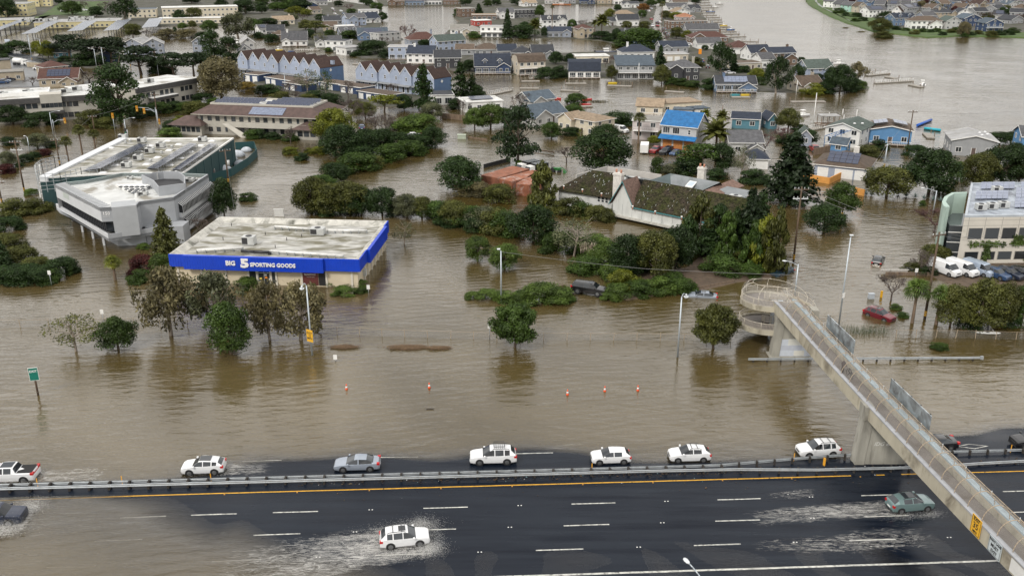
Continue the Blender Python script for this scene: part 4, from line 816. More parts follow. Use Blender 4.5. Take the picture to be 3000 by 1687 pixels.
e0,e1=gp('G',1010,815,.0),gp('G',1720,970,.0)
fo=Fr(e0,math.atan2((e1-e0).y,(e1-e0).x));g=thing('boarded_restaurant','boarded white restaurant with mossy shake roofs, chimneys and a courtyard of grey roofs','restaurant',v3(e0),fo.a)
ML=28.5;DW=9.5;ZE,ZR=3.3,7.6
# main wing along the water
b=MB();b.box(0,ML,0,DW,.35,ZE,WBOARD);b.face([(0,0,ZE),(0,DW,ZE),(0,DW/2,ZR)],WBOARD);b.face([(ML,0,ZE),(ML,DW,ZE),(ML,DW/2,ZR)],WBOARD);b.build('wall',g)
for i in range(11):b=MB();b.box(i*2.3-.04,i*2.3+.04,-.05,0,.9,ZE-.1,plain('batten_grey',(.38,.40,.39),.7));b.build('batten',g)
b=MB();b.box(-.3,ML*.8,-.7,0,.55,.9,mat('old_ledge',(.46,.45,.41),.85,var=.2,scale=2));b.build('ledge',g)
TEALT=plain('teal_trim',(.06,.22,.24),.6)
b=MB();b.slab((4.6,-.5,ZE-.1),(ML+.5,-.5,ZE-.1),(ML+.5,DW/2,ZR+.05),(4.6,DW/2,ZR+.05),.12,MOSS);b.slab((-.5,DW/2,ZR+.05),(ML+.5,DW/2,ZR+.05),(ML+.5,DW+.3,ZE+.3),(-.5,DW+.3,ZE+.3),.12,GREYM);b.box(4.6,ML+.4,-.56,-.5,ZE-.32,ZE-.12,TEALT);ro=b.build('roof',g)
shakes('shakes',ro,(4.6,-.5,ZE-.1),(ML+.5,-.5,ZE-.1),(ML+.5,DW/2,ZR+.05),(4.0,DW/2,ZR+.05),seed=2)
GW=4.9;b=MB();b.face([(0,-.02,ZE),(GW,-.02,ZE),(GW/2,-.02,ZR+.3)],WBOARD);b.face([(0,-.03,.9),(GW,-.03,.9),(GW,-.03,ZE),(0,-.03,ZE)],WBOARD);b.build('gable_wall',g)
b=MB();b.slab((GW/2,-.7,ZR+.5),(GW+.5,-.7,ZE-.3),(GW+.5,DW/2-.5,ZE-.3),(GW/2,DW/2,ZR+.5),.15,BRICKR);b.slab((-.6,-.7,ZE-.3),(GW/2,-.7,ZR+.5),(GW/2,DW/2,ZR+.5),(-.6,DW/2,ZE-.3),.15,BRICKR);b.build('gable_roof',g)
b=MB();b.slab((-.6,-.74,ZE-.32),(GW/2,-.74,ZR+.5),(GW/2,-.7,ZR+.5),(-.6,-.7,ZE-.32),.25,TEALT);b.slab((GW/2,-.74,ZR+.5),(GW+.5,-.74,ZE-.32),(GW+.5,-.7,ZE-.32),(GW/2,-.7,ZR+.5),.25,TEALT);b.build('rake_boards',g)
# left wing
q0,q1=fo.L('G',468,680),fo.L('G',1000,770);LX,LY=q0[0],q0[1];a2=math.atan2(q1[1]-q0[1],q1[0]-q0[0]);L2=math.hypot(q1[0]-q0[0],q1[1]-q0[1])
h_=put('left_wing',None,g,(LX,LY,0),a2);b=MB();b.box(0,L2,0,8,-.3,3.4,WBOARD);b.build('wall',h_)
for i in range(4):win(h_,'n',9.6+i*.9,0,1.9,0,.9,.9);win(h_,'n',12.2+i*.75,0,1.9,0,.8,.9)
b=MB();b.slab((-.6,-.6,3.2),(L2+.3,-.6,3.2),(L2+.3,5.2,7.0),(5.0,5.2,7.0),.12,MOSS);b.slab((5.0,5.2,7.0),(L2+.3,5.2,7.0),(L2,8,3.5),(3,8,3.5),.12,GREYM);b.slab((-.6,8,3.2),(-.6,-.6,3.2),(5,5.2,7),(3,8,3.5),.12,GREYM);b.build('roof',h_)
shakes('shakes',h_,(-.6,-.6,3.2),(L2+.3,-.6,3.2),(L2+.3,5.2,7.0),(5.0,5.2,7.0),seed=5)
WCH=mat('whitewashed_brick',(.60,.58,.54),.85,var=.15,scale=2,stain=((.3,.26,.22),1.5,.6,.75));CLAY=plain('clay_pot',(.42,.20,.13),.8)
for t,x,y,zb,zt,s in(('G',1065,600,3.2,9.0,1.9),('G',1905,420,4.,7.4,1.6)):
 p=fo.L(t,x,y,zb+.5);b=MB();b.box(-s/2,s/2,-s*.3,s*.3,zb-1,zt-.4,WCH);b.box(-s/2-.12,s/2+.12,-s*.3-.12,s*.3+.12,zt-.9,zt-.65,WCH);b.build('chimney',g,(p[0],p[1],0))
 for k in(-.3,.3):b=MB();b.tube((k*s,0,zt-.4),(k*s,0,zt+.25),.22,.2,CLAY,8);b.build('chimney_pot',g,(p[0],p[1],0))
PALEW=mat('pale_parapet',(.42,.40,.37),.8,var=.12,scale=.6)
Z4=5.6
for A,B in(((650,385),(960,300)),((960,300),(1500,385))):
 p,q=Vector(fo.L('G',*A,Z4)[:2]),Vector(fo.L('G',*B,Z4)[:2]);d=(q-p).normalized()*.25;nr=Vector((-d.y,d.x));b=MB();b.prism([tuple(p),tuple(q),tuple(q+nr),tuple(p+nr)],-.3,Z4,PALEW);b.build('parapet_wall',g)
pp=[fo.L('G',*P_,Z4)[:2]for P_ in((650,385),(960,300),(1500,385),(1330,470),(1060,430))];b=MB();b.prism(pp,3.2,4.3,GREYM);b.build('flat_roof',g)
RB=[fo.L('G',1300,468,6.2),fo.L('G',1592,372,7.6),fo.L('G',2095,462,7.6),fo.L('G',1840,575,5.0),fo.L('G',1600,530,5.0)]
b=MB();b.face([RB[0],RB[4],RB[1]],mat('dark_green_membrane',(.07,.095,.10),.55,var=.2));b.face([RB[1],RB[4],RB[3],RB[2]],GREYM);rb2=[(RB[1][0],RB[1][1]+6,3.2),(RB[2][0],RB[2][1]+6,3.2)];b.face([RB[1],RB[2],rb2[1],rb2[0]],MOSS);b.face([RB[0],RB[1],rb2[0]],MOSS);b.build('rear_roof',g)
b=MB();b.prism([RB[0][:2],RB[4][:2],RB[3][:2],RB[2][:2],rb2[1][:2],rb2[0][:2]],-.3,3.3,PALEW);b.build('rear_wall',g)
b=MB();r0,r1=Vector(fo.L('G',1840,580,5.6)),Vector(fo.L('G',2215,430,7.6));b.slab(tuple(r0),tuple(r0+Vector((3,-1,-.6))),tuple(r1+Vector((3.2,-1,-.6))),tuple(r1),.2,BRICKR);b.build('ridge_strip',g)
b=MB();r=[fo.L('G',1950,590,5.2),fo.L('G',2165,500,7.0),fo.L('G',2400,545,7.0),fo.L('G',2330,660,5.2)];b.face([r[0],r[3],r[2],r[1]],GREYM);b.face([r[0],r[1],(r[1][0]-.5,r[1][1],3)],MATS['dark_green_membrane']);b.build('court_roof',g)
for x,y in((1690,525),(1805,545)):p=fo.L('G',x,y,5.6);ac_unit(g,p[0],p[1],5.4,1.1,.8,.6)
p=fo.L('G',2250,620,5.6);ac_unit(g,p[0],p[1],5.2,2.4,1.2,1.0);p=fo.L('G',1800,490,6.4);b=MB();b.slab((-.8,-.9,.2),(.8,-.9,.2),(.8,.9,.95),(-.8,.9,.95),.2,WHITE);b.slab((-.65,-.7,.32),(.65,-.7,.32),(.65,.7,.9),(-.65,.7,.9),.1,plain('pale_glass',(.45,.52,.58),.2));b.build('skylight',g,(p[0],p[1],p[2]-.3))
P=[fo.L('G',*q,6.4)for q in((1120,415),(1255,455),(1285,420),(1180,410),(1100,440))];b=MB();b.path(P,.3,UNIT,8);b.build('duct',g)
for x,y in((520,515),(708,550),(900,590)):p=fo.L('G',x,y,4.4);b=MB();b.tube((0,0,0),(0,0,.6),.12,.12,CLAY,6);b.tube((0,0,.6),(0,0,.75),.22,.18,WHITE,8);put('roof_vent',b.mesh('roof_vent'),g,(p[0],p[1],4.1))
for x,y in((1212,715),(1440,765),(1706,820)):p=fo.L('G',x,y,4.);b=MB();b.tube((0,0,0),(0,0,.6),.12,.12,CLAY,6);b.tube((0,0,.6),(0,0,.75),.22,.18,WHITE,8);put('roof_vent',b.mesh('roof_vent'),g,(p[0],p[1],3.6))
rs=random.Random(9)
PATCH=plain('bare_batten',(.36,.38,.37),.7)
for k in range(42):
 u,w=rs.uniform(.02,.8),rs.uniform(.1,.95);z=ZE-.1+w*(ZR-ZE+.1);b=MB();b.slab((-.04,-.13,-.1),(.04,-.13,-.1),(.04,.13,.12),(-.04,.13,.12),.03,PATCH);o=put('slipped_shake',b.mesh('slipped_shake'),ro,(5+u*(ML-6),-.5+w*(DW/2+.5),z+.16));o.scale=(rs.uniform(.4,1.),rs.uniform(.5,1.3),1);
for k in range(26):
 u,w=rs.uniform(.05,.98),rs.uniform(.1,.95);x=-.6+5.6*w+u*(L2+.9-5.6*w);b=MB();b.slab((-.045,-.14,-.1),(.045,-.14,-.1),(.045,.14,.1),(-.045,.14,.1),.03,PATCH);put('slipped_shake',b.mesh('slipped_shake'),h_,(x,-.6+w*5.8,3.2+w*3.8+.16))
b=MB();b.face([fo.L('G',2110,740,4),fo.L('G',2160,830,4),fo.L('G',2110,900,1)],WBOARD);b.build('far_gable_wall',g)
#  cream office at the right with mint corner tower and ivy
o_=gp('H',1890,1290);r_=gp('H',2900,1275);fo=Fr(o_,math.atan2((r_-o_).y,(r_-o_).x));ZT=hgt('H',1890,1290,'H',815)
g=thing('cream_office','cream concrete office with dark square windows, mint corner tower and roof solar panels','office',v3(o_),fo.a);WO,DO=30.,17.
OW=mat('office_cream_panel',(.55,.52,.46),.75,var=.07,scale=.5,stain=((.36,.34,.28),.4,.6,.8));DO=22.;SKW=.57
ow=[(0,0),(WO,0),(WO+SKW*DO,DO),(SKW*DO,DO)];b=MB();b.prism(ow,-.3,ZT,OW);b.build('wall',g)
b=MB();ring(b,ow,.4,ZT,ZT+.35,mat('steel_coping',(.42,.46,.50),.5,.3));b.build('parapet',g);b=MB();b.prism(inset(ow,.41),ZT,ZT+.03,mat('bluegrey_roof',(.34,.38,.43),.5,var=.3,scale=.6,stain=((.12,.13,.16),.25,.5,.68)));b.build('roof',g)
SEAM=plain('panel_joint',(.25,.24,.22),.8)
for z in(ZT-.55,ZT-1.5,ZT-3.6):b=MB();b.box(.02,WO,-.012,0,z,z+.05,SEAM);b.build('panel_joint',g)
for i in range(10):b=MB();b.box(-.03,.03,-.014,0,ZT-3.6,ZT,SEAM);b.build('panel_joint',g,(.9+i*2.95,0,0))
b=MB();b.box(-1.15,1.15,-.03,.02,0,1.9,GLASS);b.box(-1.22,-1.15,-.08,0,-.05,1.95,SEAM);b.box(1.15,1.22,-.08,0,-.05,1.95,SEAM);b.box(-1.22,1.22,-.08,0,1.9,1.97,SEAM);wo_=b.mesh('window')
for i in range(10):
 x=2.35+i*2.95;put('window',wo_,g,(x,0,ZT-3.85));put('window',wo_,g,(x,0,ZT-7.6),0,(1,1,.75))
MINTW=mat('mint_wall',(.36,.46,.41),.75,var=.08,scale=.5);b=MB();tp=[(-1.6,3.4),(-1.7,4.2),(-.6,7.0),(1.4,10.2),(4.2,13.0),(7.2,13.3),(6.9,12.8),(4.4,12.4),(1.9,9.8),(.0,6.8),(-.9,3.6)];b.prism(tp,-.3,ZT+.9,MINTW);b.build('curved_wall',g)
b=MB();b.prism([(-.9,2.6),(1.2,2.2),(5.6,9.9),(3.4,10.2),(.6,6.8)],-.3,ZT-2.2,GLASS);b.build('stair_glazing',g)
for z in(ZT-3.4,ZT-5.2,ZT-7):b=MB();b.prism([(-.95,2.5),(1.2,2.1),(1.2,2.2),(-.95,2.62)],z,z+.12,WHITE);b.build('transom',g)
for x0,y0,x1,y1 in((2.0,17.4,8.6,20.6),(1.3,10.4,7.4,14.4),(8.8,11.0,15.2,16.4),(8.6,4.6,15.2,9.2),(9.8,17.2,16,20.6),(16.4,5,22,9),(16.8,11,22.4,16)):s0,s1=SKW*y0,SKW*y1;solar_panel(g,[(x0+s0,y0,ZT+.3),(x1+s0,y0,ZT+.3),(x1+s1,y1,ZT+.75),(x0+s1,y1,ZT+.75)],SOLARL,max(5,int((x1-x0))),3)
for x,y in((4.6,5.0),(5.2,16),(12.8,19.8),(6.6,5.6),(2.6,4.4)):ac_unit(g,x+SKW*y,y,ZT+.03,1.7,1.2,1.1)
#  two grey offices upper left
DKF=mat('dark_shingle_fascia',(.075,.073,.072),.8,var=.2,scale=1.,course=.3);STU=mat('office_stucco',(.44,.42,.37),.8,var=.08,scale=.5)
def office(lab,t,xl,yl,t2,xr,yr,d,ht,segs,rows=2,fas=1.5):
 o,a,w=frame_of(t,xl,yl,t2,xr,yr);g=thing('office_building',lab,'office',v3(o),a)
 b=MB();b.box(-w/2,w/2,0,d,-.3,ht,STU);b.build('wall',g);b=MB();b.box(-w/2-.5,w/2+.5,-.6,-.05,ht-fas,ht+.1,DKF);b.box(w/2+.02,w/2+.5,-.05,d,ht-fas,ht+.1,DKF);b.build('fascia',g)
 b=MB();b.box(-w/2-.55,w/2+.55,-.65,d+.3,ht+.1,ht+.3,WHITE);b.build('roof_edge',g);b=MB();b.box(-w/2,w/2,-.1,d,ht+.3,ht+.34,ROOFW2);b.build('roof',g)
 for f0,f1 in segs:
  n=max(1,int((f1-f0)*w/1.7))
  for r in range(rows):
   for i in range(n):win(g,'o',-w/2+w*(f0+(f1-f0)*(i+.5)/n),0,.8+r*3.2,0,1.0,1.0)
 return g,w
g,w=office('grey two-storey office wing with dark fascia at the left edge, behind the traffic lights','A',-250,1265,'A',995,1185,15,7.2,((.1,.27),(.37,.52),(.65,.85)));
b=MB();b.box(1.6,7.6,-1.2,4,-.3,8.2,STU);b.build('entrance_block',g)
for i in range(5):win(g,'o',2.2+i*1.2,-1.2,4.2,0,.75,.9);win(g,'o',2.2+i*1.2,-1.2,.6,0,.75,1.)
b=MB();b.box(1.2,8,-2.6,-1.2,2.6,3.3,DKF);b.build('entrance_canopy',g)
for x,y in((-9,6),(-2,8),(9,5),(12,9),(-13,10)):ac_unit(g,x,y,7.54,3,1.6,1.3)
b=MB();b.box(-w/2-.4,4,4,14,7.5,8.4,WHITE);b.box(-w/2,3.6,4.4,13.6,8.4,8.44,ROOFW2);b.build('upper_roof',g)
g,w=office('grey two-storey office wing with dark fascia beside the big dark tree','A',1400,1125,'A',2000,1005,14,7.4,((.05,.3),(.35,.6),(.7,.92)))
b=MB();b.box(-9,2,-2.5,-.6,3.0,3.8,DKF);b.box(-9,2,-2.5,0,3.8,3.95,WHITE);b.build('low_roof',g)
for x,y in((-8,7),(-3,5)):ac_unit(g,x,y,7.74,3,1.6,1.3)
g,w=office('grey office link roof behind the big dark tree','A',900,1130,'A',1420,1060,14,6.6,((.1,.9),))
# hipped office with solar roof
BRN='darkbrown'
o,a,w=frame_of('A',2010,1345,'B',640,1395);g=thing('hip_roof_office','beige two-storey office with brown hipped roofs and rows of solar panels','office',v3(o),a);HW=wallmat('stone');HR=mat('brown_clay_shingle',(.085,.055,.048),.8,var=.3,scale=.8,course=.16,fine=6)
b=MB();b.box(-w/2,w/2,0,17,-.3,6.2,HW);b.build('wall',g);b=MB();X=w/2+1.4;c0=[(-X,-1.4,5.9),(X,-1.4,5.9),(X,18.4,5.9),(-X,18.4,5.9)];c1=[(-X+4,3.0,8.0),(X-4,3.0,8.0),(X-4,14,8.0),(-X+4,14,8.0)]
for i in range(4):j=(i+1)%4;b.face([c0[i],c0[j],c1[j],c1[i]],HR);b.face([(*c0[i][:2],5.7),(*c0[j][:2],5.7),c0[j],c0[i]],STU)
b.face(c0[::-1],STU);ro=b.build('roof',g);b=MB();b.prism([p[:2]for p in c1],7.9,8.05,STU,ROOFW2);ring(b,[p[:2]for p in c1],.3,8.0,8.5,STU);b.build('flat_roof',g)
solar_panel(g,[(-w*.06,-.8,6.25),(w*.22,-.8,6.25),(w*.22,2.4,7.75),(-w*.06,2.4,7.75)],SOLARL,14,4)
for k in range(4):solar_panel(g,[(1+k*.4,4+k*2.5,8.3),(w/2-4,4+k*2.5,8.3),(w/2-4,5.6+k*2.5,9.0),(1+k*.4,5.6+k*2.5,9.0)],SOLAR,12,1)
for k in range(2):solar_panel(g,[(-w/2+3,5+k*4,8.3),(-1.5,5+k*4,8.3),(-1.5,6.6+k*4,9.0),(-w/2+3,6.6+k*4,9.0)],SOLAR,12,1)
for r in range(2):
 for i in range(15):win(g,'o',-w/2+w*(i+.5)/15,0,.8+r*3.1,0,.85 if i%3 else.5,.9)
b=MB();b.box(-w*.25,w*.42,-1.8,0,2.6,3.9,STU);b.build('gallery_parapet',g);b=MB();b.slab((-w*.1,-3.4,.2),(-w*.02,-3.4,.2),(-w*.22,-1.9,3.6),(-w*.27,-1.9,3.6),.3,STU);b.build('staircase',g)
h_=put('low_wing',None,g,(-w/2-3.2,-2.4,0));b=MB();b.box(-4,5.2,0,8,-.3,3.0,HW);b.build('wall',h_);b=MB()
for c0,c1 in(([(-5.2,-1.2,2.9),(6,-1.2,2.9),(6,9,2.9),(-5.2,9,2.9)],[(-1.5,3.4,4.8),(3,3.4,4.8),(3,4.4,4.8),(-1.5,4.4,4.8)]),):
 for i in range(4):j=(i+1)%4;b.face([c0[i],c0[j],c1[j],c1[i]],HR)
 b.face(c1,HR)
b.build('roof',h_)
for i in range(6):win(h_,'o',-3.3+i*1.5,0,.9,0,.8,1.)
h_=put('end_wing',None,g,(w/2-3.0,-2.6,0));b=MB();b.box(-3,4.2,0,6,-.3,3.0,HW);b.build('wall',h_);b=MB();c0,c1=[(-4,-1.1,2.9),(5.2,-1.1,2.9),(5.2,7,2.9),(-4,7,2.9)],[(-.5,2.5,4.7),(1.5,2.5,4.7),(1.5,3.2,4.7),(-.5,3.2,4.7)]
for i in range(4):j=(i+1)%4;b.face([c0[i],c0[j],c1[j],c1[i]],HR)
b.face(c1,HR);b.build('roof',h_)
for i in range(3):win(h_,'o',-1.6+i*1.9,0,.9,0,1.,1.)
#  two rows of blue townhouses
TW=wallmat('paleblue');TE=mat('wall_paint_mid_blue',(.10,.17,.30),.65,var=.1,scale=.8,course=.22,cstr=.25);TR=roofmat('darkbrown')  # darker blue puts the shade of the end walls into their colour
def townrow(lab,L0,L1,L2,n,ee,step):
 a,c,d=gp(*L0),gp(*L1),gp(*L2);ang=math.atan2((c-a).y,(c-a).x);W=(c-a).length;dep=(d-c).length;g=thing('townhouse_row',lab,'townhouses',v3(a),ang);uw=W/n
 for i in range(n):
  off=step[i%len(step)];h_=put('townhouse',None,g,(uw*(i+.5),off,0));wing(h_,uw,dep-off,ee,'G',uw*.52,TE if i==n-1 else TW,TR,oh=.12)
  if i==n-1:b=MB();b.face([(-uw/2,-.01,0),(uw/2,-.01,0),(uw/2,-.01,ee),(0,-.01,ee+uw*.52),(-uw/2,-.01,ee)],TW);b.build('front_cladding',h_);b=MB();ww=MB();b.cbox((0,0,0),(.9,.06,.9),WHITE);o_=b.build('diamond_window',h_,(uw/2+.03,dep*.45,ee-1.2));o_.rotation_euler=(0,R(45),R(90))  # front sheet keeps the unshaded blue over the darkened end unit
  win(h_,'n',uw*.08,0,ee-2.1,0,1.1,1.1);win(h_,'p',-uw*.2,0,.3,0,1,1);win(h_,'p',uw*.2,0,.3,0,1,1);b=MB();b.tube((0,-.03,ee+uw*.27),(0,.02,ee+uw*.27),.28,.28,GLASS,10);b.build('round_vent',h_)
  b=MB();b.slab((-uw/2,-1.4,2.7),(uw/2,-1.4,2.7),(uw/2,0,3.1),(-uw/2,0,3.1),.12,mat('porch_roof_grey',(.22,.23,.24),.8));b.build('porch_roof',h_)
  if i%2==1:b=MB();b.box(-.7,.7,-.5,.5,0,1.5,TW);b.box(-.6,.6,-.4,.4,1.5,1.62,DARK);b.build('chimney',h_,(uw*.5,dep*.55,ee+.8))
 return g,W,dep
townrow('row of pale blue gabled townhouses with brown roofs, the longer one left of the redwoods',('B',-170,760),('B',655,868),('B',930,838),8,6.7,(0,.9,.9,.3,1.2,1.2,.5,0))
townrow('row of pale blue gabled townhouses with brown roofs, behind the tall redwoods',('B',1010,880),('B',1795,985),('B',1945,950),7,6.5,(0,0,.9,.9,.3,1.2,0))
for i,(x0,y0,x1,y1)in enumerate(((-120,815,30,830),(95,850,380,895),(280,905,460,935),(640,900,860,930),(845,935,1060,965),(1020,995,1175,1020),(1180,1020,1340,1045))):
 house('dark blue garage, %s before the blue townhouses'%('leftmost','second from the left','third from the left','fourth from the left','third from the right','second from the right','rightmost')[i],'B',x0,y0,x1,y1,7,2.7,'f',0,'navy','brown','Gn','garages of the blue townhouses',cat='garage',name='garage')
 #  land above the flood
land('right_shore',[('D',330,-60),('D',420,60),('D',620,170),('D',800,240),('D',960,290),('D',1060,325),('D',1300,350),('D',1600,385),('D',1900,370),('D',2300,375),('D',2800,395),('D',3400,200),('D',3000,-75),('D',1200,-85)],.6,GRASS,'grassy shore with a neighbourhood beyond the lagoon')
land('shore_neighbourhood',[('D',640,60),('D',900,140),('D',1200,230),('D',1300,290),('D',1760,308),('D',2400,335),('D',3300,330),('D',3300,100),('D',2900,-70),('D',1000,-80),('D',640,-40)],.63,YARD,'dark garden ground between the right shore houses')
land('shore_path',[('D',440,-20),('D',520,70),('D',680,150),('D',830,225),('D',860,240),('D',770,190),('D',600,115),('D',500,40),('D',480,-20)],.64,PAVE,'wet grey footpath along the grassy shore')
land('school_ground',[('A',-500,330),('A',350,300),('A',1230,285),('A',1500,270),('A',2560,260),('B',200,190),('B',400,-70),('A',-500,-80)],.35,YARD,'school grounds above the flood')
land('school_lawn',[('A',290,250),('A',340,180),('A',520,160),('A',900,165),('A',1000,140),('A',1100,20),('A',620,25)],.39,GRASS,'green lawn between the school buildings')
land('works_yard',[('A',-400,880),('A',380,880),('A',780,860),('A',740,690),('A',500,640),('A',330,590),('A',60,540),('A',-400,520)],.3,PAVE,'wet paved works yard')
land('bend_road',[('A',60,560),('A',200,585),('A',450,650),('A',700,690),('A',720,665),('A',480,610),('A',300,565),('A',90,540)],.42,ROAD,'wet road bending past the works yard')
land('pine_ground',[('A',330,600),('A',600,640),('A',900,690),('A',1150,680),('A',1250,560),('A',900,500),('A',500,480)],.3,YARD,'ground beneath the stone pines')
LZ=.2
for nm,pts,lab in(('north_bank',[('B',0,345),('B',560,470),('B',700,500),('B',1060,590),('B',1290,590),('B',1330,470),('B',1480,400),('B',1240,270),('B',1290,160),('B',1250,75),('B',900,20),('B',200,40)],'bank of houses west of the lagoon'),('middle_bank',[('B',1320,610),('B',1800,690),('B',2240,745),('C',60,755),('C',560,780),('C',1050,790),('C',1560,815),('C',2050,905),('D',60,930),('D',540,940),('D',960,900),('D',940,820),('D',600,690),('D',300,640),('D',-60,500),('C',2380,480),('C',2000,300),('C',1880,60),('C',1560,30),('C',1500,230),('C',1560,400),('C',1740,540),('C',1250,470),('C',1000,520),('B',2400,560),('B',1900,480),('B',1540,460)],'low bank of houses along the channel'),('spit',[('C',-120,385),('C',600,392),('C',930,420),('C',1120,470),('C',1440,440),('C',1400,250),('C',1450,60),('C',1080,60),('C',930,210),('C',600,260),('C',300,190),('C',330,80),('C',-40,-20),('B',2080,60),('B',2000,190),('B',2060,215),('B',1900,340),('B',2230,380)],'spit of houses between the two lagoons'),('town_bank',[('B',-80,900),('B',620,1000),('B',1150,1070),('B',1500,1080),('B',1960,1000),('B',1780,980),('B',1000,900),('B',0,800)],'ground before the blue townhouses'),('far_bank',[('B',1250,65),('B',2080,58),('C',330,45),('C',1100,48),('C',1500,35),('C',1980,5),('C',1980,-90),('B',1200,-90)],'far bank at the head of the lagoon')):
 LZ+=.012;land(nm,pts,LZ,YARD,lab)
land('ivy_island',[('K',1160,200),('K',1820,110),('K',2240,20),('G',2575,1430),('H',100,1300),('G',2500,1180),('G',1900,1200),('G',1750,1330),('G',1300,1330),('G',950,1420),('K',980,130)],.16,SOIL,'muddy island under the cypress trees')
land('office_verge',[('H',1480,1330),('H',1700,1420),('H',2100,1560),('H',2900,1560),('H',2900,1280),('H',1780,1220),('H',1640,1180)],.2,SOIL,'muddy verge and car park before the cream office')
